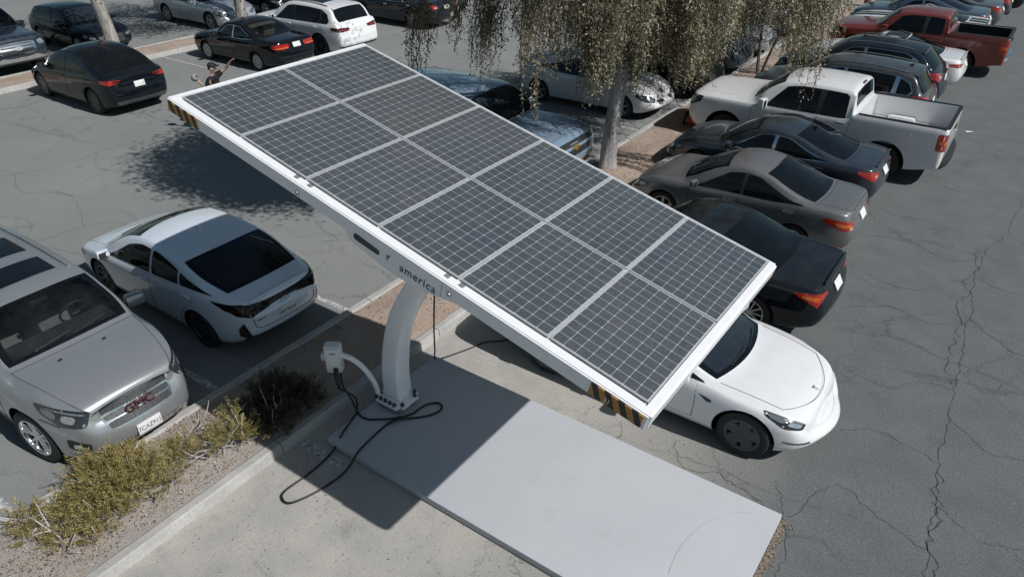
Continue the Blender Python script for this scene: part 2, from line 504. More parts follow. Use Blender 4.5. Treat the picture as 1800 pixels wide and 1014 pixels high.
WHEELS = {}
def wheel_meshes(r, w, style, rimmat):
    key = (round(r, 3), w, style, rimmat.name)
    if key in WHEELS: return WHEELS[key]
    rr = r * .70 if style != 'truck' else r * .60
    t = MB(); h = w / 2
    t.lathe([(rr * .97, -h * .8), (rr * 1.02, -h * .97), (r * .86, -h), (r * .955, -h * .9), (r * .99, -h * .68), (r, -h * .3), (r, h * .3), (r * .99, h * .68), (r * .955, h * .9), (r * .86, h), (rr * 1.02, h * .97), (rr * .97, h * .8)], 'y', 40)
    to = t.build('tyre', rubber, None, 40)
    k = MB(); k.lathe([(0.001, -.02), (rr * .62, -.02), (rr * .62, .02), (rr * .9, .05), (rr * .98, .05), (rr * .98, -h * .8)], 'y', 28)
    ko = k.build('wheel', [brake], None, 40)
    # outer face towards -y
    m = MB(); y0 = -h * .86
    m.lathe([(rr * .985, -h * .95), (rr * .90, -h * .93), (rr * .87, -h * .80), (rr * .90, .0), (rr * 1.0, .0)], 'y', 40)
    m.lathe([(.001, y0 + .012), (rr * .17, y0 + .012), (rr * .2, y0 + .03), (rr * .2, y0 + .08)], 'y', 20)
    def spoke(a, w0, w1, r0, r1, ya, yb, th=.03):
        c, sn = math.cos(a), math.sin(a); vs = []
        for (rad, ww, yy) in ((r0, w0, ya), (r1, w1, yb)):
            for sgn in (-1, 1):
                for dy, kk in ((0, .8), (th, 1.0)):
                    px = rad; py = sgn * ww / 2 * kk
                    vs.append((px * c - py * sn, yy + dy, px * sn + py * c))
        m.add(vs, [(0, 2, 6, 4), (1, 5, 7, 3), (0, 4, 5, 1), (2, 3, 7, 6), (0, 1, 3, 2), (4, 6, 7, 5)])
    if style in ('five', 'truck'):
        for i in range(5 if style == 'five' else 6):
            a = 2 * PI * i / (5 if style == 'five' else 6) + .3
            spoke(a, .055 * r / .33, .085 * r / .33, rr * .12, rr * .92, y0 + .015, y0 + .0)
    elif style == 'split':
        for i in range(5):
            a = 2 * PI * i / 5 + .3
            for da in (-.2, .2): spoke(a + da, .04, .03, rr * .12, rr * .93, y0 + .015, y0 - .002)
    elif style == 'multi':
        for i in range(10): spoke(2 * PI * i / 10, .032, .03, rr * .12, rr * .93, y0 + .015, y0)
    elif style == 'twelve':
        for i in range(7):
            a = 2 * PI * i / 7
            for da in (-.14, .14): spoke(a + da, .03, .026, rr * .12, rr * .93, y0 + .012, y0)
    elif style == 'aero':
        m.lathe([(.001, y0 + .004), (rr * .34, y0 + .002), (rr * .36, y0 + .012)], 'y', 30)
        m.lathe([(rr * .80, y0 + .010), (rr * .82, y0 - .004), (rr * .99, y0 - .012)], 'y', 40)
        for i in range(5):
            a = 2 * PI * i / 5 + .2
            spoke(a, .15 * r / .33, .185 * r / .33, rr * .2, rr * .86, y0 + .004, y0 - .002, .02)
    elif style == 'cover':
        m.lathe([(.001, y0 + .0), (rr * .3, y0 + .0), (rr * .33, y0 + .02)], 'y', 30)
        m.lathe([(rr * .70, y0 + .01), (rr * .72, y0), (rr * .92, y0 - .002)], 'y', 36)
        for i in range(8): spoke(2 * PI * i / 8, .05, .075, rr * .26, rr * .82, y0 + .004, y0 + .002, .02)
    ro = m.build('rim', rimmat, None, 40)
    res = (ko.data, to.data, ro.data)
    for o in (ko, to, ro):
        COL.objects.unlink(o); bpy.data.objects.remove(o)
    WHEELS[key] = res; return res

def seat_mesh(x, y, z, w, name, mat, parent, rear=False, k=1.0):
    mb = MB()
    rot = Matrix.Rotation(R(-14), 3, 'Y')
    mb.box((x, y, z), (.5, w, .16), bevel=.05)
    mb.box((x - .30 + .08 * (1 - k), y, z + .33 * k), (.15, w, .62 * k), rot=rot, bevel=.055)
    for yy in ([y] if not rear else [y - w * .3, y + w * .3]):
        mb.box((x - .40 + .1 * (1 - k), yy, z + .74 * k), (.10, .26, .17 * k), rot=rot, bevel=.04)
    return mb.build(name, mat, parent, 50)

def make_car(sp, name, label, cat, x, y, heading, group=None, dz=0.0):
    c = Car(sp); L, W = c.L, c.W
    root = thing(name, label, cat, (x, y, 0), heading, group)
    pm = sp['paint']; trim = sp.get('trim', black_plastic)
    # wheels wells (and the pickup's bed) are cut out of the shell
    body = bpy.data.objects.new('body', c.shell); COL.objects.link(body)
    bedm = sp.get('bedmat', pm)
    for q in (pm, trim, dark_void, seam_mat, bedm): c.shell.materials.append(q)
    cut = MB(); ar = sp.get('arch', c.wr * 1.16)
    for d in (c.fa, c.ra):
        for sg in (-1, 1):
            yc = sg * W / 2; n = 36; b = len(cut.v)
            ring = [(L / 2 - d + ar * math.cos(2 * PI * i / n), c.wr + ar * math.sin(2 * PI * i / n)) for i in range(n)]
            cut.prism(ring, yc - .27 if sg > 0 else yc - .3, yc + .3 if sg > 0 else yc + .27, 'y', 2)
    if sp.get('bed'):
        d0, d1, zf = sp['bed']; zr = sp['top'][-2][1] + .3
        ins = .09
        b = len(cut.v)
        cut.box((L / 2 - (d0 + d1) / 2, 0, (zf + zr) / 2), (d1 - d0, W - 2 * ins - .1, zr - zf), m=4)
    cobj = cut.build('cutter', [pm, trim, dark_void, seam_mat, bedm])
    md = body.modifiers.new('cut', 'BOOLEAN'); md.operation = 'DIFFERENCE'; md.solver = 'EXACT'; md.object = cobj
    dg = bpy.context.evaluated_depsgraph_get(); dg.update()
    me = bpy.data.meshes.new_from_object(body.evaluated_get(dg))
    me.name = 'body'
    COL.objects.unlink(body); bpy.data.objects.remove(body)
    COL.objects.unlink(cobj); bpy.data.objects.remove(cobj)
    mi_keep = np.zeros(len(me.polygons), dtype=np.int32); me.polygons.foreach_get('material_index', mi_keep)
    me.materials.clear()
    for q in (pm, trim, dark_void, seam_mat, bedm): me.materials.append(q)
    me.polygons.foreach_set('material_index', mi_keep)

    # ---- greenhouse outline in (d, z)
    def ztop(d): return c.edge(d)[5]
    def dlo(d):  return c.fs(d)
    G = sp['dlo']                       # list of (d, h): h 0 = belt, 1 = under the roof rail
    pts = []
    for i in range(len(G)):
        a, b2 = G[i], G[(i + 1) % len(G)]
        kk = max(int(abs(b2[0] - a[0]) / .15), 1)
        for k in range(kk):
            t = k / kk; d = lerp(a[0], b2[0], t); h = lerp(a[1], b2[1], t)
            lo = dlo(d) + .022; hi = ztop(d) - .03
            pts.append((d, lerp(lo, max(hi, lo + .005), h)))
    spl = sp.get('splits', [])          # [(d_bottom, d_top, gap)]
    panes = []; rest = pts
    for (db, dt, gap) in spl:
        a1, b1 = (db - gap / 2, 0.), (dt - gap / 2, 2.0); a2, b2 = (db + gap / 2, 0.), (dt + gap / 2, 2.0)
        panes.append(clip_poly(rest, a1, b1, 1)); rest = clip_poly(rest, a2, b2, -1)
    panes.append(rest)
    inter = sp.get('interior')
    gm = sp.get('glass', glass); clear = sp.get('clear')
    side_m = [clear, gm] if inter else [gm, gm]
    surf = MB()   # windows gathered for the test which body faces they cover
    wins = []
    for sg in (-1, 1):
        if sp.get('dlotrim'):
            big = []
            cx = sum(p[0] for p in pts) / len(pts); cz = sum(p[1] for p in pts) / len(pts)
            for p in pts:
                big.append((p[0] + (.018 if p[0] > cx else -.018), sg * W / 2, p[1] + (.012 if p[1] > cz else -.012)))
            wins_trim = c.patch_obj('window_trim', big, (0, sg, .25), sp['dlotrim'], root, .0035, .06)
        else:
            big = [(p[0] + (.012 if p[0] > sum(q[0] for q in pts) / len(pts) else -.012), sg * W / 2, p[1] + (.012 if p[1] > sum(q[1] for q in pts) / len(pts) else -.012)) for p in pts]
            c.patch_obj('window_trim', big, (0, sg, .25), black_plastic, root, .003, .06) if not inter else None
        for pn in panes:
            if len(pn) < 3: continue
            P3 = [(p[0], sg * W / 2, p[1]) for p in pn]
            if inter: c.patch(surf, P3, (0, sg, .25), .006, .05)
            c.patch_obj('side_window', P3, (0, sg, .25), side_m, root, .0065, .04 if inter else .07, rnd=.12, rim=.03 if inter else 0)
    tw = sp.get('tws', .955)
    wm = [clear, gm] if inter else [sp.get('wsglass', gm), gm]
    ws = c.grid_top('windshield', c.cw + .03, c.rf - .03, tw, wm, root, rim=1)
    if sp.get('rearglass', True):
        rg0, rg1 = sp.get('rg', (c.rr + .04, c.bl - .03))
        rw = c.grid_top('rear_window', rg0, rg1, sp.get('twr', .88), [clear, gm] if inter else [gm, gm], root, rim=1, tb=sp.get('twrb'))
    else: rw = None
    for g in sp.get('roofglass', []):
        c.grid_top('sunroof', g[0], g[1], g[2], [gm, gm], root, nd=6, nt=10)
    if inter:
        bvs = []
        for o in (ws, rw):
            if o is None: continue
            b = len(surf.v); surf.v += [tuple(v.co) for v in o.data.vertices]; surf.f += [tuple(i + b for i in p.vertices) for p in o.data.polygons]
        bt = BVHTree.FromPolygons([Vector(v) for v in surf.v], surf.f)
        bm = bmesh.new(); bm.from_mesh(me); kill = []
        for f in bm.faces:
            ctr = f.calc_center_median()
            if ctr.z < c.fs(L / 2 - ctr.x) - .02: continue
            ok = True
            for v in [q.co for q in f.verts] + [ctr]:
                p = v * .94 + ctr * .06
                hit = bt.ray_cast(p - f.normal * .02, f.normal, .06)[0]
                if hit is None: ok = False; break
            if ok: kill.append(f)
        bmesh.ops.delete(bm, geom=kill, context='FACES'); bm.to_mesh(me); bm.free()
    # ---- seams: drawn into the body mesh
    sm = MB()
    body = bpy.data.objects.new('body', me); link(body, root)
    me.polygons.foreach_set('use_smooth', np.ones(len(me.polygons), dtype=bool)); me.set_sharp_from_angle(angle=R(58))
    # doors
    door_hm = sp.get('handle', pm)
    for (a, b, kind) in sp['doors']:
        for sg in (-1, 1):
            zlo = sp.get('doorlow', c.zb0 + .15)
            top0 = c.fs(a) - .012; top1 = c.fs(b) - .012
            poly = [(a + .02, zlo)]
            if kind == 'front': poly += [(a + .0, zlo + .25), (a, top0)]
            else: poly += [(a, top0)]
            kk = max(int((b - a) / .2), 2)
            for k in range(1, kk): poly.append((lerp(a, b, k / kk), c.fs(lerp(a, b, k / kk)) - .012))
            if kind == 'rear':
                poly.append((b, top1))
                rad = ar + .055; pr = []
                for k in range(10):
                    an = R(15) + k / 9 * R(140); px, pz = c.ra - rad * math.sin(an) if False else c.ra - rad * math.cos(PI / 2 - an), c.wr + rad * math.sin(PI / 2 - an)
                    pr.append((px, pz))
                pr = [q for q in pr if q[0] < b - .01 and q[1] > zlo + .01 and q[1] < top1 - .05]
                poly += pr
                if pr: poly.append((pr[-1][0] - .01, zlo))
            else:
                poly += [(b, top1), (b, zlo)]
            P3 = [(p[0], sg * W / 2, p[1]) for p in poly]
            cx = sum(p[0] for p in poly) / len(poly); cz = sum(p[1] for p in poly) / len(poly)
            g3 = [(p[0] + (.007 if p[0] > cx else -.007), sg * W / 2, p[1] + (.002 if p[1] > cz else -.007)) for p in poly]
            c.patch(sm, g3, (0, sg, .12), .0012, .07, 3)
            do = c.patch_obj('door', P3, (0, sg, .12), [pm], root, .0035, .05)
            # handle
            hd = b - .17 if kind != 'rear' else b - .20
            hz = c.fs(hd) - sp.get('hdrop', .13)
            q, nr, _, _ = c.bvh.ray_cast(Vector((L / 2 - hd, sg * 3, hz)), Vector((0, -sg, 0)))
            if q is not None:
                hb = MB(); hb.box((q.x, q.y + sg * .012, q.z), (.19, .028, .032), bevel=.011)
                hb.build('handle', door_hm, do, 40)
    # hood and boot lid gaps
    def topgap(d0, d1, t0, t1, m=3, off=.0015, w=.007):
        """outline strips along the upper surface"""
        for (A, B) in (((d0, -t0), (d0, t0)), ((d1, -t1), (d1, t1)), ((d0, -t0), (d1, -t1)), ((d0, t0), (d1, t1))):
            n = 16; V = []; F = []
            for i in range(n + 1):
                t = i / n; d, tt = lerp(A[0], B[0], t), lerp(A[1], B[1], t)
                along = abs(A[0] - B[0]) > .01
                for sgn in (-1, 1):
                    if along: p = c.top_pt(d, tt + sgn * w / 2 / (W / 2))
                    else: p = c.top_pt(d + sgn * w / 2, tt)
                    V.append(p + Vector((0, 0, off)))
            for i in range(n): F.append((2 * i, 2 * i + 1, 2 * i + 3, 2 * i + 2))
            sm.add(V, F, m)
    hg = sp.get('hoodgap', (.18, .93, .97))
    if hg: topgap(hg[0], c.cw - .06, hg[1], hg[2])
    if sp.get('bootgap'): topgap(*sp['bootgap'])
    for fn in sp.get('extra', []): fn(c, root, sm, sp)
    if sm.f:
        bm = bmesh.new(); bm.from_mesh(me)
        vs = [bm.verts.new(v) for v in sm.v]
        for f, mi in zip(sm.f, sm.mi):
            try:
                nf = bm.faces.new([vs[i] for i in f]); nf.material_index = mi; nf.smooth = True
            except ValueError: pass
        bm.to_mesh(me); bm.free()
    # ---- wheels
    kw, kt, kr = wheel_meshes(c.wr, sp.get('tw', .225), sp.get('rim', 'five'), sp.get('rimmat', alloy))
    for d in (c.fa, c.ra):
        for sg in (-1, 1):
            w = bpy.data.objects.new('wheel', kw); link(w, root)
            w.location = (L / 2 - d, sg * (W / 2 - .035 - sp.get('tw', .225) / 2 + sp.get('flare', 0) * .5), c.wr)
            if sg > 0: w.rotation_euler = (0, 0, PI)
            if d == c.fa and sp.get('steer'): w.rotation_euler.z += sp['steer']
            link(bpy.data.objects.new('tyre', kt), w); link(bpy.data.objects.new('rim', kr), w)
    # ---- lamps
    for k, (pl, dv, mt, sub) in enumerate(sp.get('head', [])):
        for sg in (-1, 1):
            pp = [(p[0], sg * p[1], p[2]) for p in pl]; dd = (dv[0], sg * dv[1], dv[2])
            mb = c.patch(MB(), pp, dd, .004, .05, 0, .12)
            for (sl, smi) in sub:
                c.patch(mb, [(p[0], sg * p[1], p[2]) for p in sl], dd, .008, .05, smi, .2)
            mb.build('headlight', mt, root, 40, fix=False)
    for k, (pl, dv, mt, sub) in enumerate(sp.get('tail', [])):
        for sg in (-1, 1):
            pp = [(L - p[0], sg * p[1], p[2]) for p in pl]; dd = (-dv[0], sg * dv[1], dv[2])
            mb = c.patch(MB(), pp, dd, .005, .05, 0, .12)
            for (sl, smi) in sub:
                c.patch(mb, [(L - p[0], sg * p[1], p[2]) for p in sl], dd, .009, .05, smi, .15)
            mb.build('taillight', mt, root, 40, fix=False)
    for (nm, pl, mt, off) in sp.get('front', []):
        c.patch_obj(nm, pl, (1, 0, .1), mt, root, off, .05, .1)
    for (nm, pl, mt, off) in sp.get('back', []):
        c.patch_obj(nm, [(L - p[0], p[1], p[2]) for p in pl], (-1, 0, .1), mt, root, off, .05, .1)
    # ---- plates
    for which, zc, txt in sp.get('plates', []):
        n = Vector((1, 0, 0)) if which == 'front' else Vector((-1, 0, 0))
        q, nr, _, _ = c.bvh.ray_cast(Vector((0, 0, zc)) + n * 5, -n)
        if q is None: continue
        tilt = math.atan2(nr.z, abs(nr.x))
        M = Matrix.Translation(q + nr * .014) @ (Matrix.Rotation(0 if which == 'front' else PI, 4, 'Z')) @ Matrix.Rotation(-tilt, 4, 'Y')
        pb = MB(); pb.box((0, 0, 0), (.016, .305, .155), bevel=.006); pb.xf(M)
        po = pb.build('licence_plate', plate_mat, root, 40)
        if txt:
            tm = text_mesh(txt, .088, .0008, spacing=1.02)
            tm.materials.append(ink_blue)
            tm.transform(M @ Matrix.Translation((.0095, 0, -.006)) @ Matrix.Rotation(PI / 2, 4, 'Z') @ Matrix.Rotation(PI / 2, 4, 'X') @ Matrix.Scale(.82, 4, (1, 0, 0)))
            link(bpy.data.objects.new('plate_lettering', tm), po)
    # ---- mirrors
    md_ = sp.get('mir', c.cw + .38)
    ms = sp.get('mirs', (.13, .20, .135))
    for sg in (-1, 1):
        zs = c.fs(md_); yy = c.hw(md_) * .94
        mb = MB()
        mb.box((L / 2 - md_, sg * (yy + .11 + ms[1] / 2 - .1), zs + .07), ms, rot=Matrix.Rotation(sg * R(-12), 3, 'Z'), bevel=min(ms) * .32)
        mb.tube([(L / 2 - md_ + .01, sg * (yy - .04), zs + .0), (L / 2 - md_, sg * (yy + .08), zs + .045)], .025, 8, 1)
        mb.box((L / 2 - md_ - ms[0] * .5, sg * (yy + .11 + ms[1] / 2 - .1), zs + .07), (.012, ms[1] * .82, ms[2] * .78), m=2, bevel=.004)
        mb.build('side_mirror', [sp.get('mirmat', pm), black_plastic, glass_grey], root, 40)
    # ---- rails, antenna, wipers
    if sp.get('rails'):
        d0, d1, mt = sp['rails']
        for sg in (-1, 1):
            P = []
            for k in range(13):
                d = lerp(d0, d1, k / 12); p = c.top_pt(d, sg * .86)
                P.append((p.x, p.y, p.z + .035 * math.sin(PI * min(max(k / 12, .03), .97)) ** .35))
            mb = MB().tube(P, .016, 8)
            mb.build('roof_rail', mt, root, 60)
    if sp.get('fin'):
        p = c.top_pt(sp['fin'], 0)
        MB().prism([(p.x + .09, p.z - .005), (p.x - .06, p.z - .005), (p.x - .075, p.z + .055), (p.x - .05, p.z + .06)], -.014, .014, 'y').build('antenna', sp.get('finmat', pm), root)
    if sp.get('mast'):
        p = c.top_pt(sp['mast'], 0)
        MB().tube([(p.x, 0, p.z), (p.x - .12, 0, p.z + .16)], .006, 6).build('antenna', black_plastic, root)
    for t0, t1 in ((.05, .62), (-.55, .02)):
        P = []
        for k in range(9):
            q = c.top_pt(c.cw + .07 + .05 * (k / 8), lerp(t0, t1, k / 8)); P.append((q.x, q.y, q.z + .018))
        MB().tube(P, .008, 6).build('wiper', black_plastic, root)
    # ---- interior
    if inter:
        zf = c.zb0 + .16; zbelt = c.fs((c.cw + c.bl) / 2)
        d0, d1 = c.cw + .1, min(c.bl - .05, c.ra + .35); wi = W * .82
        tub = MB()
        tub.box((L / 2 - (d0 + d1) / 2, 0, zf), (d1 - d0, wi, .03))
        for sg in (-1, 1): tub.box((L / 2 - (d0 + d1) / 2, sg * W * .42, (zf + zbelt) / 2 - .02), (d1 - d0, .03, zbelt - zf - .06))
        tub.box((L / 2 - d1, 0, (zf + zbelt) / 2), (.03, wi, zbelt - zf - .05))
        tub.box((L / 2 - (d1 + c.bl) / 2 + .08, 0, zbelt - .07), (abs(c.bl - d1) + .3, wi * .95, .02))
        tub.build('cabin_floor', dash_mat, root)
        # headlining
        V = []; F = []
        for i in range(9):
            for j in range(9):
                p = c.top_pt(lerp(c.rf + .02, c.rr + (.25 if not sp.get('suv') else 1.0), i / 8), lerp(-.95, .95, j / 8)); V.append((p.x, p.y, p.z - .035))
        for i in range(8):
            for j in range(8): F.append((i * 9 + j, i * 9 + j + 1, (i + 1) * 9 + j + 1, (i + 1) * 9 + j))
        mesh_obj('headlining', V, F, [sp.get('lining', seat_grey)], root, 60)
        db = MB()
        pr = [(L / 2 - c.cw - .14, c.ft(c.cw) - .16), (L / 2 - c.cw - .20, c.ft(c.cw) - .04), (L / 2 - c.cw - .55, c.ft(c.cw) - .015), (L / 2 - c.cw - .66, c.ft(c.cw) - .08), (L / 2 - c.cw - .62, zf + .1)]
        db.prism(pr, -wi / 2, wi / 2, 'y'); db.build('dashboard', dash_mat, root, 30)
        sw = MB(); cx, cy, cz = L / 2 - c.cw - .78, .37, c.ft(c.cw) - .06
        rot = Matrix.Translation((cx, cy, cz)) @ Matrix.Rotation(R(-65), 4, 'Y')
        ring = [rot @ Vector((.185 * math.cos(a), .185 * math.sin(a), 0)) for a in np.linspace(0, 2 * PI, 25)]
        sw.tube(ring, .016, 8); sw.box(rot @ Vector((0, 0, -.02)), (.12, .12, .05), bevel=.02)
        for an in (0, PI, -PI / 2): sw.tube([rot @ Vector((0, 0, -.01)), rot @ Vector((.18 * math.sin(an + PI / 2), .18 * math.cos(an + PI / 2), 0))], .014, 6)
        sw.build('steering_wheel', black_plastic, root, 60)
        sx = L / 2 - c.cw - 1.32
        hk = lambda xx, z0: min(1.0, (min(c.ft(L / 2 - xx + .5), c.ft(L / 2 - xx + .25)) - .13 - z0) / .86)
        for yy in (-.37, .37): seat_mesh(sx, yy, zf + .25, .5, 'seat', sp.get('seatmat', seat_dark), root, False, hk(sx, zf + .25))
        rx = max(sx - .92, L / 2 - c.ra + .25)
        seat_mesh(rx, 0, zf + .22, wi * .86, 'rear_seat', sp.get('seatmat', seat_dark), root, True, hk(rx, zf + .22) * .94)
        rm = MB(); p = c.top_pt(c.rf - .08, 0); rm.box((p.x - .05, 0, p.z - .11), (.03, .23, .07), bevel=.02); rm.build('rear_view_mirror', black_plastic, root, 40)
    return root, c
# ------------------------------------------------------------------ vehicle shapes
def sedan(L, W, H, wb, fo, wr, cw, rf, rr, bl, zn, zc, zd, **k):
    top = [(0, zn - .11), (.03, zn - .045), (.09, zn), (.3, zn + .065), (cw * .62, lerp(zn, zc, .78)), (cw, zc), (cw + .07, zc + .038),
           ((cw + rf) / 2, lerp(zc, H - .05, .585)), (rf, H - .05), (rf + .22, H - .012), ((rf + rr) / 2, H), (rr, H - .05), ((rr + bl) / 2, lerp(H - .05, zd, .46)),
           (bl, zd + .012), ((bl + L) / 2, zd), (L - .06, zd - .02), (L - .02, zd - .07), (L, zd - .15)]
    zb_ = k.pop('belt', zc - .02)
    sh = [(0, zn - .18), (.09, zn - .08), (.3, zn - .01), (cw * .62, lerp(zn, zc, .78) - .055), (cw, zb_ - .035), (cw + .7, zb_), (L * .62, zb_ + .025), (bl, zd - .035), (L - .1, zd - .07), (L, zd - .22)]
    d = dict(L=L, W=W, H=H, wb=wb, fo=fo, wr=wr, cw=cw, rf=rf, rr=rr, bl=bl, top=top, sh=sh, tw=.215)
    b = k.pop('bp', (rf + rr) / 2 - .02)
    ra = fo + wb
    d['dlo'] = k.pop('dlo_', [(cw + .42, 0), (cw + .52, .25), (rf + .12, .93), (rf + .45, 1), (rr - .1, 1), (rr + .33, .62), (min(bl - .22, ra + .22), .12), (min(bl - .3, ra + .14), 0)])
    d['splits'] = [(b, b + .09, .07)] + k.pop('sp2', [])
    d['doors'] = [(fo + .52, b - .01, 'front'), (b + .01, ra + .05, 'rear')]
    hs = W / 1.8
    d['head'] = [([(.07, .50 * hs, zn - .13), (.2, .69 * hs, zn - .03), (.55, .845 * hs, zn + .005), (.5, .86 * hs, zn - .08), (.24, .78 * hs, zn - .18), (.07, .56 * hs, zn - .22)], (.75, .6, .2), [lamp_bezel, lamp_white, lamp_glass],
                  [([(.1, .55 * hs, zn - .14), (.2, .68 * hs, zn - .07), (.3, .75 * hs, zn - .06), (.24, .75 * hs, zn - .14), (.1, .58 * hs, zn - .19)], 1), ([(.3, .76 * hs, zn - .05), (.47, .84 * hs, zn - .02), (.45, .85 * hs, zn - .07), (.3, .8 * hs, zn - .12)], 2)])]
    d['tail'] = [([(.03, .46 * hs, zd - .15), (.08, .68 * hs, zd - .115), (.36, .85 * hs, zd - .085), (.34, .86 * hs, zd - .17), (.1, .75 * hs, zd - .29), (.03, .5 * hs, zd - .27)], (.8, .55, .15), [tail_red, tail_amber, tail_clear],
                  [([(.05, .52 * hs, zd - .2), (.09, .68 * hs, zd - .19), (.09, .68 * hs, zd - .235), (.05, .53 * hs, zd - .24)], 2)])]
    d['front'] = [('grille', [(0, -.48 * hs, zn - .17), (0, .48 * hs, zn - .17), (0, .38 * hs, zn - .3), (0, -.38 * hs, zn - .3)], black_plastic, .004),
                  ('air_intake', [(0, -.55 * hs, .40), (0, .55 * hs, .40), (0, .48 * hs, .28), (0, -.48 * hs, .28)], black_plastic, .004)]
    d['back'] = []
    d['plates'] = [('back', zd - .25, '')]
    d['bootgap'] = (bl + .03, L - .10, .9, .86)
    d.update(k); return d

def suv(L, W, H, wb, fo, wr, cw, rf, rr, bl, zn, zc, zd, **k):
    """zd: height at which the back glass ends; rr: start of the back glass; bl: its foot"""
    top = [(0, zn - .13), (.03, zn - .05), (.09, zn), (.3, zn + .06), (cw * .62, lerp(zn, zc, .7)), (cw, zc), (cw + .07, zc + .04), ((cw + rf) / 2, lerp(zc, H - .06, .58)), (rf, H - .06),
           (rf + .3, H - .012), (lerp(rf, rr, .45), H), (lerp(rf, rr, .8), H - .035), (rr, H - .09), (rr + .06, H - .13), (bl, zd), (bl + (L - bl) * .5, zd - .1), (L - .015, zd - .22), (L, zd - .32)]
    zb_ = k.pop('belt', zc - .03)
    sh = [(0, zn - .2), (.09, zn - .09), (.3, zn - .02), (cw * .62, lerp(zn, zc, .7) - .06), (cw, zb_ - .04), (cw + .7, zb_), (L * .62, zb_ + .025), (rr, zb_ + .05), (bl, zd - .03), (L - .06, zd - .2), (L, zd - .4)]
    d = dict(L=L, W=W, H=H, wb=wb, fo=fo, wr=wr, cw=cw, rf=rf, rr=rr, bl=bl, top=top, sh=sh, tw=.235, suv=True, zb=.22, clad=2, cvr=.06)
    b = k.pop('bp', fo + wb * .56); ra = fo + wb; c2 = k.pop('cp', ra + .02)
    d['dlo'] = k.pop('dlo_', [(cw + .42, 0), (cw + .52, .25), (rf + .12, .93), (rf + .45, 1), (rr - .35, 1), (rr - .05, .75), (rr + .06, .3), (rr - .02, 0)])
    d['splits'] = [(b, b + .08, .08), (c2, c2 + .12, .11)]
    d['doors'] = [(fo + .55, b - .01, 'front'), (b + .01, c2 + .03, 'rear')]
    hs = W / 1.9
    d['head'] = [([(.07, .55 * hs, zn - .12), (.2, .72 * hs, zn - .04), (.5, .9 * hs, zn), (.46, .91 * hs, zn - .1), (.24, .83 * hs, zn - .22), (.07, .6 * hs, zn - .24)], (.75, .6, .2), [lamp_bezel, lamp_white, lamp_glass],
                  [([(.1, .6 * hs, zn - .13), (.22, .74 * hs, zn - .08), (.22, .76 * hs, zn - .18), (.1, .62 * hs, zn - .2)], 1), ([(.27, .78 * hs, zn - .05), (.44, .88 * hs, zn - .03), (.42, .89 * hs, zn - .1), (.28, .84 * hs, zn - .16)], 2)])]
    zt = zd - .08
    d['tail'] = [([(.06, .5 * hs, zt), (.12, .75 * hs, zt + .04), (.42, .93 * hs, zt + .06), (.38, .94 * hs, zt - .06), (.1, .82 * hs, zt - .17), (.04, .52 * hs, zt - .13)], (.8, .55, .1), [tail_red, tail_amber, tail_clear],
                  [([(.08, .58 * hs, zt - .05), (.1, .74 * hs, zt - .04), (.1, .74 * hs, zt - .09), (.06, .58 * hs, zt - .1)], 2)])]
    d['front'] = [('grille', [(0, -.5 * hs, zn - .1), (0, .5 * hs, zn - .1), (0, .42 * hs, zn - .36), (0, -.42 * hs, zn - .36)], black_plastic, .004),
                  ('air_intake', [(0, -.6 * hs, .46), (0, .6 * hs, .46), (0, .5 * hs, .32), (0, -.5 * hs, .32)], black_plastic, .004)]
    d['back'] = []
    d['plates'] = [('back', zd - .27, '')]
    d['rset'] = [(0, .10), (.3, .0), (.55, .02), (.8, .03), (1.0, .06)]
    d['pr'] = [(0, .82), (.06, .88), (.18, .93), (.45, .97), (.9, 1.0)]
    d.update(k); return d

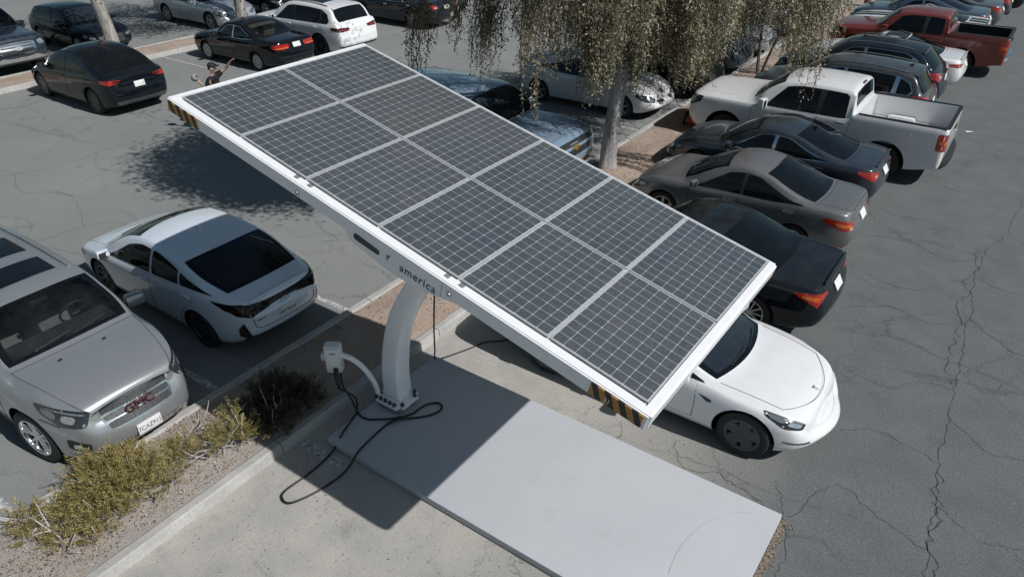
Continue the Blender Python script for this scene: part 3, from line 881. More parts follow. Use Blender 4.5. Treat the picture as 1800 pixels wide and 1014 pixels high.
def pickup(L, W, H, wb, fo, wr, cw, rf, rr, cb, zn, zc, zr, bf, **k):
    """cb: back of the cab; zr: bed rail height; bf: bed floor"""
    top = [(0, zn - .16), (.03, zn - .06), (.08, zn), (.3, zn + .045), (cw * .62, lerp(zn, zc, .6)), (cw, zc), (cw + .07, zc + .04), ((cw + rf) / 2, lerp(zc, H - .07, .58)), (rf, H - .07),
           (rf + .35, H - .012), ((rf + rr) / 2 + .1, H), (rr - .05, H - .03), (rr + .02, H - .07), (cb - .03, zr + .12), (cb, zr + .02), (cb + .12, zr + .008), (L - .3, zr + .008), (L - .04, zr + .004), (L, zr - .03)]
    zb_ = k.pop('belt', zc - .10)
    sh = [(0, zn - .22), (.08, zn - .1), (.3, zn - .06), (cw * .62, zn - .03), (cw, zb_ - .02), (cw + .6, zb_), (rr, zb_ + .02), (cb - .02, zr - .04), (cb + .1, zr), (L - .04, zr), (L, zr - .05)]
    d = dict(L=L, W=W, H=H, wb=wb, fo=fo, wr=wr, cw=cw, rf=rf, rr=rr, bl=cb, top=top, sh=sh, tw=.265, suv=True, zb=.32, clad=0, cvr=.0, cvf=.10, tum=.34, hoodk=.75, arch=wr * 1.24)
    b = k.pop('bp', (rf + rr) / 2 + .12)
    d['dlo'] = k.pop('dlo_', [(cw + .40, 0), (cw + .50, .25), (rf + .14, .94), (rf + .45, 1), (rr - .16, 1), (rr - .08, .9), (rr - .06, 0)])
    d['splits'] = [(b, b + .04, .13)]
    d['doors'] = [(fo + .62, b - .01, 'front'), (b + .01, cb - .08, 'back')]
    d['doorlow'] = .50
    d['bed'] = (cb + .08, L - .10, bf)
    d['pf'] = [(0, .82), (.05, .88), (.15, .94), (.4, .98), (.8, 1.0)]
    d['pr'] = [(0, .95), (.03, .975), (.1, .99), (.25, 1.0)]
    d['sidef'] = [(0, .96), (.1, .985), (.35, 1.0), (.7, 1.0), (.85, .995), (.95, .985), (1.0, .965)]
    d['fset'] = [(0, .12), (.25, .03), (.5, .0), (.8, .01), (1.0, .05)]
    d['rset'] = [(0, .02), (.3, .0), (1.0, .01)]; d['bulr'] = .01
    d['rg'] = (rr + .035, cb - .035); d['twr'] = .86
    d['head'] = [([(.05, .58, zn - .1), (.1, .82, zn - .07), (.4, .99, zn - .05), (.34, .99, zn - .2), (.08, .9, zn - .34), (.04, .62, zn - .33)], (.8, .5, .1), [lamp_bezel, lamp_white, lamp_glass],
                  [([(.06, .64, zn - .14), (.1, .8, zn - .12), (.1, .84, zn - .28), (.06, .66, zn - .29)], 1), ([(.12, .86, zn - .1), (.3, .97, zn - .09), (.28, .97, zn - .19), (.12, .92, zn - .28)], 2)])]
    d['tail'] = [([(.02, .86, zr - .10), (.03, .97, zr - .10), (.2, 1.0, zr - .10), (.2, 1.0, zr - .46), (.03, .97, zr - .47), (.02, .87, zr - .47)], (.8, .6, 0), [tail_red, tail_amber, tail_clear],
                  [([(.03, .9, zr - .24), (.03, .97, zr - .24), (.14, 1.0, zr - .24), (.14, 1.0, zr - .33), (.03, .9, zr - .33)], 1)])]
    d['front'] = [('grille', [(0, -.58, zn - .1), (0, .58, zn - .1), (0, .56, zn - .4), (0, -.56, zn - .4)], black_plastic, .004)]
    d['back'] = []; d['plates'] = []
    d['mirs'] = (.15, .22, .24); d['hdrop'] = .10
    d.update(k); return d

# -- special trim
def bar(c, root, name, pts, dirv, mt, off=.01):
    c.patch_obj(name, pts, dirv, mt, root, off, .05, .1)

def ex_pickup(front=chrome, rear=chrome, tw=.94, cap=black_plastic, rearz=.55):
    def fn(c, root, sm, sp):
        L, W = c.L, c.W; zr = sp['top'][-2][1]
        h = W / 2 * tw
        def bumper(nm, xc, sg, z, mt, hh=.22):
            mb = MB(); P = []
            ys = [-h, -h * .9, -h * .55, 0, h * .55, h * .9, h]; xo = [-.22, -.08, 0, .02, 0, -.08, -.22]
            prof = [(-.07, hh / 2), (.03, hh / 2 - .01), (.055, .03), (.05, -hh / 2 + .03), (.0, -hh / 2), (-.07, -hh / 2)]
            vs = []; fs = []
            for yy, x0 in zip(ys, xo):
                for (px, pz) in prof: vs.append((xc + sg * (x0 + px), yy, z + pz))
            n = len(prof)
            for i in range(len(ys) - 1):
                for j in range(n): j2 = (j + 1) % n; fs.append((i * n + j, i * n + j2, (i + 1) * n + j2, (i + 1) * n + j))
            fs += [tuple(range(n)), tuple(range((len(ys) - 1) * n, len(ys) * n))]
            mb.add(vs, fs); mb.build(nm, mt, root, 50)
        bumper('front_bumper', L / 2 - .02, 1, .62, front, .26)
        bumper('rear_bumper', -L / 2 - .06, -1, rearz, rear)
        d0, d1, bf = sp['bed']
        for sg in (-1, 1):
            mb = MB(); mb.box((L / 2 - (d0 + L) / 2 + .03, sg * (W / 2 - .075), zr + .022), (L - d0 - .03, .07, .02), bevel=.008)
            mb.build('bed_rail_cap', cap, root)
        mb = MB(); mb.box((-L / 2 + .045, 0, zr + .02), (.075, W - .2, .022), bevel=.008); mb.build('tailgate_cap', cap, root)
        c.patch_obj('tailgate', [(L, -W * .41, zr - .06), (L, W * .41, zr - .06), (L, W * .41, rearz + .14), (L, -W * .41, rearz + .14)], (-1, 0, 0), [sp['paint']], root, .006, .1)
        mb = MB(); mb.box((-L / 2 - .012, 0, zr - .17), (.02, .26, .08), bevel=.01); mb.build('tailgate_handle', black_plastic, root)
        # wheel tubs in the bed
        for sg in (-1, 1):
            mb = MB(); mb.box((L / 2 - c.ra, sg * (W / 2 - .24), bf + .01), (.62, .20, .19), bevel=.09)
            mb.build('wheel_tub', sp.get('bedmat', sp['paint']), root, 50)
        mb = MB(); p = c.top_pt(c.rr - .01, 0); mb.box((p.x - .01, 0, p.z - .02), (.05, .3, .04), bevel=.012); mb.build('high_brake_light', tail_dark, root)
    return fn

def ex_trunk_lip(z_off=.0):
    def fn(c, root, sm, sp):
        P = [c.top_pt(c.L - .10, t) + Vector((0, 0, .012 + z_off)) for t in np.linspace(-.92, .92, 13)]
        MB().tube(P, .018, 8).build('boot_spoiler', sp['paint'], root, 60)
    return fn

def ex_spoiler(c, root, sm, sp):
    pts = []; L = c.L
    mb = MB(); V = []; F = []; n = 14
    for i in range(n + 1):
        t = lerp(-.9, .9, i / n)
        a = c.top_pt(c.rr - .10, t); b = c.top_pt(c.rr + .02, t)
        V += [a + Vector((0, 0, .004)), Vector((b.x - .10, b.y, a.z - .03)), Vector((b.x - .10, b.y, a.z - .055)), b + Vector((0, 0, .002))]
    for i in range(n):
        for j in range(3): F.append((4 * i + j, 4 * i + j + 1, 4 * i + j + 5, 4 * i + j + 4))
    mb.add(V, F).build('roof_spoiler', sp['paint'], root, 40)

def ex_low(mat=None, z=.36, h=.78):
    """dark lower apron at the back"""
    def fn(c, root, sm, sp):
        L = c.L
        c.patch_obj('rear_apron', [(L, -h, z), (L, h, z), (L, h * .92, c.zb0 + .13), (L, -h * .92, c.zb0 + .13)], (-1, 0, -.15), mat or black_plastic, root, .006, .06, .1)
    return fn

def letters(body, size, depth, M, name, mat, parent, sx=1.0, spacing=1.0):
    tm = text_mesh(body, size, depth, spacing=spacing); tm.materials.append(mat)
    tm.transform(M @ Matrix.Rotation(PI / 2, 4, 'Z') @ Matrix.Rotation(PI / 2, 4, 'X') @ Matrix.Scale(sx, 4, (1, 0, 0)))
    return link(bpy.data.objects.new(name, tm), parent)

gmc_red = simple('badge_red', (.075, .010, .012), .3, 0, 1)
mesh_grille = None
def grille_mesh_mat():
    m = NT('grille_mesh'); v = m.n('ShaderNodeTexVoronoi'); v.inputs['Scale'].default_value = 55
    m.l(m.obj(), v.inputs['Vector'])
    f = m.ramp(v.outputs['Distance'], .25, .5)
    m.l(m.mix(f, (.02, .021, .023), (.07, .073, .077)), m.b.inputs['Base Color']); m.set(Metallic=.3, Roughness=.4)
    return m.m
mesh_grille = grille_mesh_mat()

def ex_gmc(c, root, sm, sp):
    L = c.L
    zt, zb_ = 1.005, .665
    def quad(w0, w1, a, b): w0 *= .76; w1 *= .76; return [(0, -w0, a), (0, w0, a), (0, w1, b), (0, -w1, b)]
    g = c.patch_obj('grille', quad(.60, .53, zt, zb_), (1, 0, .25), chrome, root, .006, .05, .12)
    for (a, b) in ((zt - .022, zt - .112), (zt - .130, zt - .205), (zt - .223, zt - .315)):
        w = lerp(.565, .50, (zt - a) / (zt - zb_))
        c.patch_obj('grille_mesh', quad(w, w - .015, a, b), (1, 0, .25), mesh_grille, g, .012, .05, .1)
    q, nr, _, _ = c.bvh.ray_cast(Vector((5, 0, zt - .165)), Vector((-1, 0, 0)))
    M = Matrix.Translation(q + Vector((.055, 0, 0))) @ Matrix.Rotation(-math.atan2(nr.z, nr.x), 4, 'Y')
    letters('GMC', .145, .014, M @ Matrix.Translation((.014, 0, 0)), 'emblem', gmc_red, g, 1.15)
    c.patch_obj('bumper_trim', [(0, -.58, .475), (0, .58, .475), (0, .54, .435), (0, -.54, .435)], (1, 0, .1), chrome, root, .012, .06)
    c.patch_obj('air_intake', [(0, -.54, .43), (0, .54, .43), (0, .46, .33), (0, -.46, .33)], (1, 0, 0), black_plastic, root, .006, .06)
    for sg in (-1, 1):
        f = c.patch_obj('fog_light', [(.12, sg * .58, .60), (.36, sg * .76, .63), (.36, sg * .77, .47), (.12, sg * .62, .49)], (.8, sg * .5, 0), black_plastic, root, .006, .05, .12)
        c.patch_obj('fog_lamp', [(.2, sg * .65, .575), (.3, sg * .71, .58), (.3, sg * .72, .515), (.2, sg * .66, .515)], (.8, sg * .5, 0), lamp_white, f, .012, .05, .2)
        c.patch_obj('bumper_seam', [(.3, sg * .9, .80), (.62, sg * 1.0, .815), (.62, sg * 1.0, .807), (.3, sg * .9, .79)], (.5, sg * .8, 0), seam_mat, root, .003, .08)
    for yy in (-.33, .27):
        p = c.top_pt(c.cw - .22, yy / (c.W / 2) / .88); MB().box((p.x, p.y, p.z + .006), (.035, .05, .014), bevel=.005).build('washer_nozzle', black_plastic, root)

def ex_prius(c, root, sm, sp):
    L = c.L
    pts = [(L - .50, -.86, .985)]
    band = [(-.72, .985), (-.5, .955), (-.25, .93), (0, .925), (.25, .93), (.5, .955), (.72, .985), (.76, .92), (.70, .82), (.56, .775), (.38, .805), (.2, .84), (0, .852), (-.2, .84), (-.38, .805), (-.56, .775), (-.70, .82), (-.76, .92)]
    lb = c.patch_obj('tail_light_bar', [(L, y, z) for y, z in band], (-1, 0, .1), glass, root, .010, .05, .08)
    for sg in (-1, 1):
        c.patch_obj('light_bar_end', [(L - .07, sg * .67, .975), (L - .62, sg * .82, .965), (L - .32, sg * .77, .86), (L - .10, sg * .70, .84)], (-.55, sg * .8, .1), glass, lb, .011, .05, .06)
        c.patch_obj('taillight', [(L - .07, sg * .64, .91), (L - .27, sg * .77, .915), (L - .24, sg * .77, .87), (L - .07, sg * .62, .855)], (-.8, sg * .55, 0), tail_dark, lb, .016, .05, .1)
        rf_ = c.patch_obj('corner_light', [(L - .12, sg * .66, .70), (L - .18, sg * .72, .58), (L - .18, sg * .72, .44), (L - .09, sg * .62, .40), (L - .08, sg * .59, .46)], (-.9, sg * .45, 0), black_plastic, root, .008, .04, .12)
        c.patch_obj('reflector', [(L - .12, sg * .66, .65), (L - .17, sg * .705, .57), (L - .17, sg * .705, .5), (L - .10, sg * .63, .48)], (-.9, sg * .45, 0), tail_dark, rf_, .014, .04, .12)
    c.patch_obj('rear_apron', [(L, -.66, .40), (L, .66, .40), (L, .6, .25), (L, -.6, .25)], (-1, 0, -.05), black_plastic, root, .01, .06, .1)
    # spoiler lip above the light bar
    P = [c.top_pt(L - .085, t) + Vector((-.012, 0, .002)) for t in np.linspace(-.97, .97, 17)]
    MB().tube(P, .022, 8).build('boot_spoiler', sp['paint'], root, 60)
    # tailgate gap
    hatch = [(-.56, .815), (-.54, .60), (-.46, .555), (.46, .555), (.54, .60), (.56, .815)]
    for a, b in zip(hatch[:-1], hatch[1:]):
        dx, dz = b[0] - a[0], b[1] - a[1]; l = math.hypot(dx, dz); nx, nz = -dz / l * .005, dx / l * .005
        c.patch(sm, [(L, a[0] + nx, a[1] + nz), (L, b[0] + nx, b[1] + nz), (L, b[0] - nx, b[1] - nz), (L, a[0] - nx, a[1] - nz)], (-1, 0, 0), .002, .06, 3)
    q, nr, _, _ = c.bvh.ray_cast(Vector((-5, 0, .815)), Vector((1, 0, 0)))
    mb = MB(); th = np.linspace(0, 2 * PI, 25)
    ex = lambda rx, rz, oz=0: [Vector((q.x - .012, rx * math.cos(a), .815 + oz + rz * math.sin(a))) for a in th]
    mb.tube(ex(.075, .05), .009, 6); mb.tube(ex(.028, .047), .008, 6); mb.tube(ex(.058, .019, .028), .008, 6)
    mb.build('emblem', chrome, root, 60)
    q2, n2, _, _ = c.bvh.ray_cast(Vector((-5, .42, .70)), Vector((1, 0, 0)))
    letters('PRIUS', .05, .002, Matrix.Translation(q2 + n2 * .006) @ Matrix.Rotation(PI, 4, 'Z'), 'badge', alloy_dark, root, 1.2, 1.3)

def ex_m3(c, root, sm, sp):
    L = c.L
    # nose emblem
    p = c.top_pt(.24, 0); q = c.top_pt(.34, 0); sl = math.atan2(q.z - p.z, .10)
    mb = MB()
    mb.prism([(-.035, .030), (0, .038), (.035, .030), (.033, .022), (0.008, .028), (.003, -.045), (-.003, -.045), (-.008, .028), (-.033, .022)], 0, .004, 'z')
    M = Matrix.Translation(p + Vector((0, 0, .004))) @ Matrix.Rotation(sl, 4, 'Y') @ Matrix.Rotation(PI / 2, 4, 'Z')
    mb.xf(M); mb.build('emblem', alloy, root)
    for sg in (-1, 1):
        c.patch_obj('fender_camera', [(1.40, sg * .92, .745), (1.24, sg * .92, .715), (1.22, sg * .92, .68), (1.29, sg * .92, .675)], (0, sg, .1), glass, root, .008, .04, .0)
        c.patch_obj('bumper_slot', [(.12, sg * .58, .435), (.36, sg * .82, .455), (.36, sg * .82, .44), (.12, sg * .58, .41)], (.75, sg * .6, 0), black_plastic, root, .006, .05)
    c.patch_obj('air_intake', [(0, -.62, .33), (0, .62, .33), (0, .56, .25), (0, -.56, .25)], (1, 0, 0), black_plastic, root, .006, .06, .1)
    # the hood gap: a curve across the nose running back along both sides
    path = [(lerp(c.cw - .04, .43, k / 12), -lerp(.985, .94, k / 12)) for k in range(12)]
    path += [(.17 + .26 * abs(t) ** 2.4 / .94 ** 2.4, t) for t in np.linspace(-.94, .94, 25)]
    path += [(lerp(.43, c.cw - .04, k / 12), lerp(.94, .985, k / 12)) for k in range(1, 13)]
    Q = [c.top_pt(d, t) for d, t in path]; V = []; F = []
    for i, q in enumerate(Q):
        tg = (Q[min(i + 1, len(Q) - 1)] - Q[max(i - 1, 0)]); tg.z = 0; tg.normalize(); nn = Vector((-tg.y, tg.x, 0)) * .0035
        V += [q - nn + Vector((0, 0, .003)), q + nn + Vector((0, 0, .003))]
    for i in range(len(Q) - 1): F.append((2 * i, 2 * i + 1, 2 * i + 3, 2 * i + 2))
    sm.add(V, F, 3)

def ex_grille_bars(z0, z1, w, n, mt, nm='grille_bar', off=.014):
    def fn(c, root, sm, sp):
        for i in range(n):
            z = lerp(z0, z1, (i + .5) / n); h = abs(z1 - z0) / n * .28
            c.patch_obj(nm, [(0, -w, z + h), (0, w, z + h), (0, w, z - h), (0, -w, z - h)], (1, 0, .1), mt, root, off, .08)
    return fn

def ex_stripes(c, root, sm, sp):
    for y0, y1 in ((-.36, -.06), (.06, .36)):
        for d0, d1 in ((.12, c.cw - .02), (c.rf + .02, c.rr - .02), (c.bl + .02, c.L - .06)):
            k = c.W / 2 * .86
            c.patch_obj('racing_stripe', [(d0, y0, 1), (d0, y1, 1), (d1, y1, 1), (d1, y0, 1)], (0, 0, 1), black_plastic, root, .004, .07)

def ex_oval(z, w=.14, h=.055, mt=chrome, front=True, nm='emblem'):
    def fn(c, root, sm, sp):
        n = Vector((1, 0, 0)) if front else Vector((-1, 0, 0))
        d = 0 if front else c.L
        c.patch_obj(nm, [(d, w * math.cos(a), z + h * math.sin(a)) for a in np.linspace(0, 2 * PI, 17)[:-1]], tuple(n), mt, root, .02, .06)
    return fn

def ex_bowtie(z):
    def fn(c, root, sm, sp):
        c.patch_obj('emblem', [(0, -.15, z + .02), (0, -.06, z + .02), (0, -.05, z + .055), (0, .05, z + .055), (0, .06, z + .02), (0, .15, z + .02), (0, .15, z - .02), (0, .06, z - .02), (0, .05, z - .055), (0, -.05, z - .055), (0, -.06, z - .02), (0, -.15, z - .02)], (1, 0, 0), simple('gold_badge', (.55, .38, .08), .25, .8), root, .024, .06)
    return fn
# ------------------------------------------------------------------ the cars of this car park
white = paint('white_paint', (.74, .745, .75), 0, .3, .12)
pearl = paint('pearl_white_paint', (.67, .73, .79), .05, .28, .06)
truck_white = paint('truck_white_paint', (.73, .73, .73), 0, .35, .15)
silver = paint('silver_paint', (.36, .378, .392), .55, .26, .06)
silver2 = paint('cool_silver_paint', (.40, .43, .46), .45, .3, .2)
black = paint('black_paint', (.005, .007, .010), 0, .2, .05)
blackdust = paint('dusty_black_paint', (.007, .010, .014), .1, .22, .14)
ink = paint('blue_black_paint', (.012, .018, .027), .25, .2, .12)
slate = paint('slate_paint', (.030, .042, .056), .35, .22, .12)
grey = paint('grey_paint', (.175, .175, .178), .4, .3, .22)
dgrey = paint('dark_grey_paint', (.038, .042, .046), .35, .28, .3)
bluegrey = paint('blue_grey_paint', (.06, .09, .125), .3, .28, .15)
steel = paint('steel_grey_paint', (.11, .125, .14), .45, .3, .3)
tahoe_blue = paint('pale_blue_grey_paint', (.20, .28, .37), .15, .3, .12)
redp = paint('rust_red_paint', (.20, .028, .018), .25, .3, .25)
clear_ws = glass_clear('clear_windscreen', (.62, .66, .66))
clear_tint = glass_clear('tinted_clear_glass', (.30, .33, .35))
sky_glass = glass_dark('windscreen_glass', (.014, .022, .032), .07)
PIH = PI
def at_nose(nx, L): return nx - L / 2     # facing +X
def at_tail(tx, L): return tx - L / 2     # facing -X

SP = {}
SP['gmc'] = suv(5.10, 1.86, 1.76, 3.02, 1.03, .385, 1.24, 1.98, 4.62, 4.95, 1.04, 1.24, 1.24, paint=silver, belt=1.14, step=.055, tum=.36,
    extra=[ex_gmc], front=[], hoodgap=(.05, .99, 1.0), clad=1, zb=.2, rim='split', rimmat=chrome, interior=True, clear=clear_ws, mirmat=silver, mirs=(.15, .25, .17), steer=R(10), seatmat=seat_grey,
    head=[([(.10, .51, .99), (.30, .67, 1.03), (.74, .82, 1.06), (.64, .85, .95), (.36, .78, .81), (.12, .57, .81)], (.75, .6, .25), [lamp_bezel, lamp_white, lamp_glass],
           [([(.20, .62, .95), (.34, .71, .98), (.36, .74, .88), (.22, .65, .86)], 1), ([(.40, .74, .99), (.62, .81, 1.02), (.58, .83, .95), (.42, .78, .88)], 2), ([(.14, .56, .97), (.28, .66, 1.005), (.6, .79, 1.03), (.6, .79, 1.015), (.28, .66, .985), (.14, .56, .95)], 2)])],
    roofglass=[(2.28, 2.8, .66), (3.1, 3.8, .66)], rails=(2.2, 4.5, silver), plates=[('front', .535, '7CAZ911')], tail=[], fset=[(0, .09), (.3, .0), (.55, .0), (.8, .03), (1.0, .09)],
    pf=[(0, .58), (.05, .66), (.16, .74), (.4, .83), (.75, .92), (1.05, .985), (1.4, 1.0)], fin=None)
SP['prius_prime'] = sedan(4.645, 1.76, 1.47, 2.70, .95, .318, 1.02, 2.10, 2.9, 4.36, .68, .965, 1.03, paint=pearl, step=.055, belt=.90, tum=.40,
    top=[(0, .56), (.03, .62), (.09, .67), (.3, .76), (.7, .89), (1.02, .965), (1.1, 1.01), (1.5, 1.22), (1.85, 1.365), (2.15, 1.425), (2.45, 1.44), (2.8, 1.43), (3.2, 1.38), (3.6, 1.295), (4.0, 1.175), (4.25, 1.09), (4.4, 1.045), (4.52, 1.01), (4.60, .98), (4.63, .93), (4.645, .87)], pr=[(0, .64), (.06, .72), (.18, .80), (.45, .90), (.9, .98), (1.3, 1.0)],
    sh=[(0, .5), (.09, .58), (.3, .69), (.7, .80), (1.05, .86), (1.8, .90), (2.8, .95), (3.6, 1.01), (4.1, 1.03), (4.4, 1.0), (4.56, .95), (4.645, .80)],
    dlo_=[(1.30, .0), (1.42, .2), (1.95, .88), (2.3, 1), (2.75, .98), (3.2, .86), (3.7, .58), (4.06, .22), (4.0, 0)], bp=2.52, sp2=[(3.30, 3.36, .07)],
    extra=[ex_prius], rg=(3.40, 4.28), twr=.93, twrb=.97, tail=[], plates=[('back', .665, '8KYR010')], rim='twelve', rimmat=alloy_dark, interior=True, clear=clear_tint, bootgap=None, fin=2.75, mirs=(.13, .2, .13),
    rset=[(0, .22), (.18, .10), (.35, .0), (.7, .02), (.9, .0), (1.0, .03)], seatmat=seat_grey)
SP['prius_prime']['splits'] = [(2.52, 2.6, .07), (3.34, 3.30, .05)]
SP['m3'] = sedan(4.64, 1.85, 1.44, 2.875, .795, .335, 1.08, 2.0, 2.70, 4.10, .68, .915, 1.06, paint=white, step=.055, belt=.895, tum=.42, cvf=.24,
    top=[(0, .56), (.03, .63), (.09, .685), (.25, .755), (.5, .82), (.8, .875), (1.08, .91), (1.16, .945), (1.55, 1.16), (1.85, 1.31), (2.1, 1.39), (2.4, 1.435), (2.75, 1.435), (3.25, 1.36), (3.75, 1.21), (4.1, 1.085), (4.4, 1.05), (4.55, 1.03), (4.62, .97), (4.64, .9)],
    sh=[(0, .47), (.09, .575), (.25, .68), (.5, .765), (.8, .83), (1.1, .865), (1.75, .895), (2.75, .92), (3.65, .955), (4.25, .99), (4.55, .93), (4.64, .8)],
    pf=[(0, .57), (.04, .68), (.12, .79), (.26, .885), (.46, .945), (.8, .985), (1.2, 1.0)], fset=[(0, .10), (.2, .02), (.4, .0), (.65, .02), (1.0, .09)], bulf=.12, endr=(.2, .11), hoodk=.6,
    sidef=[(0, .92), (.1, .965), (.3, .985), (.5, .995), (.66, 1.0), (.78, 1.0), (.9, .985), (1.0, .945)],
    head=[([(.13, .62, .655), (.30, .74, .74), (.60, .86, .82), (.57, .885, .765), (.36, .835, .635), (.16, .69, .60)], (.6, .65, .45), [lamp_bezel, lamp_white, lamp_glass],
           [([(.17, .66, .655), (.30, .745, .705), (.36, .80, .67), (.21, .71, .625)], 1), ([(.34, .77, .725), (.55, .85, .795), (.54, .87, .765), (.40, .82, .69)], 2), ([(.16, .64, .665), (.3, .74, .73), (.55, .85, .805), (.55, .85, .795), (.3, .745, .718), (.16, .65, .655)], 2)])],
    extra=[ex_m3], front=[], clad=0, rim='aero', rimmat=simple('aero_cover', (.085, .088, .092), .45, .2), mir=1.58, doors=[(1.44, 2.48, 'front'), (2.50, 3.72, 'rear')], dlo_=[(1.36, 0), (1.44, .2), (1.95, .9), (2.35, 1), (2.85, .98), (3.35, .7), (3.67, .3), (3.55, 0)], bp=2.48, plates=[], wsglass=sky_glass, hoodgap=False)
SP['lexus'] = sedan(4.66, 1.81, 1.43, 2.80, .83, .335, 1.42, 2.12, 2.95, 3.95, .74, .965, 1.05, paint=blackdust, dlotrim=chrome, rim='multi', rimmat=alloy, extra=[ex_trunk_lip(), ex_low()], belt=.92,
    tail=[([(.03, .44, .86), (.06, .66, .91), (.42, .88, .93), (.30, .89, .85), (.10, .79, .73), (.09, .77, .70), (.06, .72, .80), (.03, .46, .82)], (.8, .55, .1), [tail_red, tail_amber, tail_clear], [([(.1, .72, .87), (.3, .87, .90), (.26, .88, .85), (.1, .76, .80)], 1)])])
SP['accent'] = sedan(4.37, 1.70, 1.455, 2.57, .83, .305, 1.08, 1.95, 2.72, 3.72, .73, .985, 1.05, paint=grey, rim='five', rimmat=alloy, belt=.93, mast=2.74, extra=[ex_low(grey, .3, .1), ex_low(simple('lower_bumper_grey', (.09, .09, .09), .6), .34, .7)], handle=chrome, wsglass=sky_glass,
    tail=[([(.03, .50, .80), (.08, .66, .86), (.50, .84, .90), (.36, .845, .80), (.12, .76, .70), (.04, .56, .71)], (.8, .55, .15), [tail_red, tail_amber, tail_clear], [([(.06, .58, .79), (.12, .7, .82), (.3, .81, .85), (.2, .80, .77), (.06, .6, .74)], 1), ([(.05, .56, .74), (.08, .66, .75), (.08, .68, .715), (.05, .58, .715)], 2)]),
          ([(.06, .55, .40), (.12, .68, .41), (.12, .68, .35), (.06, .55, .34)], (.85, .45, 0), [tail_red], [])])
SP['elantra'] = sedan(4.57, 1.80, 1.435, 2.70, .87, .32, 1.16, 2.02, 2.85, 3.95, .71, .965, 1.04, paint=slate, rim='split', belt=.915, dlotrim=chrome, fin=3.0, extra=[ex_low(), ex_trunk_lip()], wsglass=sky_glass)
SP['silverado'] = pickup(5.84, 2.03, 1.88, 3.645, 1.02, .40, 1.52, 2.22, 3.80, 3.93, 1.20, 1.32, 1.34, .86, paint=truck_white, rim='truck', rimmat=alloy, handle=chrome, extra=[ex_pickup(chrome, black_plastic)], mirmat=truck_white, belt=1.19,
    bedmat=truck_white, wsglass=sky_glass)
SP['envision'] = suv(4.67, 1.88, 1.69, 2.75, .93, .36, 1.15, 2.02, 4.12, 4.50, .90, 1.10, 1.14, paint=dgrey, dlotrim=chrome, rails=(2.0, 4.0, alloy), fin=3.9, extra=[ex_spoiler], wsglass=sky_glass)
SP['infiniti'] = suv(4.69, 1.90, 1.67, 2.80, .93, .37, 1.18, 2.02, 3.95, 4.48, .88, 1.08, 1.12, paint=ink, dlotrim=chrome, rails=(2.0, 3.8, alloy), roofglass=[(2.25, 3.2, .7)], extra=[ex_spoiler], rg=(4.0, 4.42), wsglass=sky_glass)
SP['jag'] = sedan(4.67, 1.85, 1.415, 2.835, .83, .335, 1.42, 2.2, 2.95, 4.02, .73, .96, 1.03, paint=white, belt=.915, roofglass=[(2.32, 2.95, .62)], extra=[ex_trunk_lip()], wsglass=sky_glass,
    tail=[([(.05, .42, .86), (.08, .64, .885), (.34, .87, .90), (.32, .88, .84), (.10, .78, .79), (.05, .46, .80)], (.8, .55, .1), [tail_red, tail_amber, tail_clear], [])])
SP['tacoma'] = pickup(5.39, 1.91, 1.79, 3.235, .93, .39, 1.40, 2.08, 3.55, 3.68, 1.10, 1.24, 1.26, .80, paint=redp, rim='five', rimmat=alloy_dark, extra=[ex_pickup(black_plastic, chrome)], bedmat=black_plastic, flare=.03, belt=1.12, wsglass=sky_glass)
SP['mustang'] = sedan(4.78, 1.91, 1.38, 2.72, .86, .345, 1.62, 2.3, 2.85, 4.05, .80, .98, 1.06, paint=white, belt=.95, extra=[ex_stripes, ex_trunk_lip()])
SP['mustang']['doors'] = [(1.45, 2.85, 'back')]
SP['blue_sedan'] = sedan(4.85, 1.85, 1.45, 2.80, .95, .335, 1.28, 2.1, 2.98, 4.18, .74, .97, 1.06, paint=bluegrey, belt=.93, wsglass=sky_glass, dlotrim=chrome)
SP['grey_sedan'] = sedan(4.80, 1.82, 1.46, 2.75, .95, .33, 1.25, 2.05, 2.95, 4.1, .74, .98, 1.06, paint=steel, belt=.94, wsglass=sky_glass)
SP['dark_sedan'] = sedan(4.70, 1.80, 1.46, 2.72, .93, .33, 1.2, 2.05, 2.9, 4.05, .74, .98, 1.05, paint=slate, belt=.94, wsglass=sky_glass, dlotrim=chrome)
SP['black_sedan'] = sedan(4.86, 1.84, 1.46, 2.80, .95, .335, 1.28, 2.1, 2.98, 4.15, .76, .985, 1.07, paint=black, belt=.94)
SP['tahoe'] = suv(5.18, 2.04, 1.89, 2.95, 1.02, .40, 1.50, 2.2, 4.85, 5.05, 1.18, 1.32, 1.28, paint=tahoe_blue, belt=1.2, tum=.30, zb=.28, cvf=.1,
    pf=[(0, .84), (.05, .90), (.15, .95), (.4, .98), (.8, 1.0)], fset=[(0, .1), (.3, .02), (.5, 0), (.8, .0), (1, .03)],
    front=[('grille', [(0, -.66, 1.10), (0, .66, 1.10), (0, .62, .78), (0, -.62, .78)], black_plastic, .006), ('bumper', [(0, -.9, .70), (0, .9, .70), (0, .88, .46), (0, -.88, .46)], chrome, .012)],
    extra=[ex_grille_bars(1.0, .9, .64, 1, tahoe_blue), ex_bowtie(.945)], mirs=(.14, .24, .26), mirmat=chrome, wsglass=sky_glass, rim='truck', plates=[])
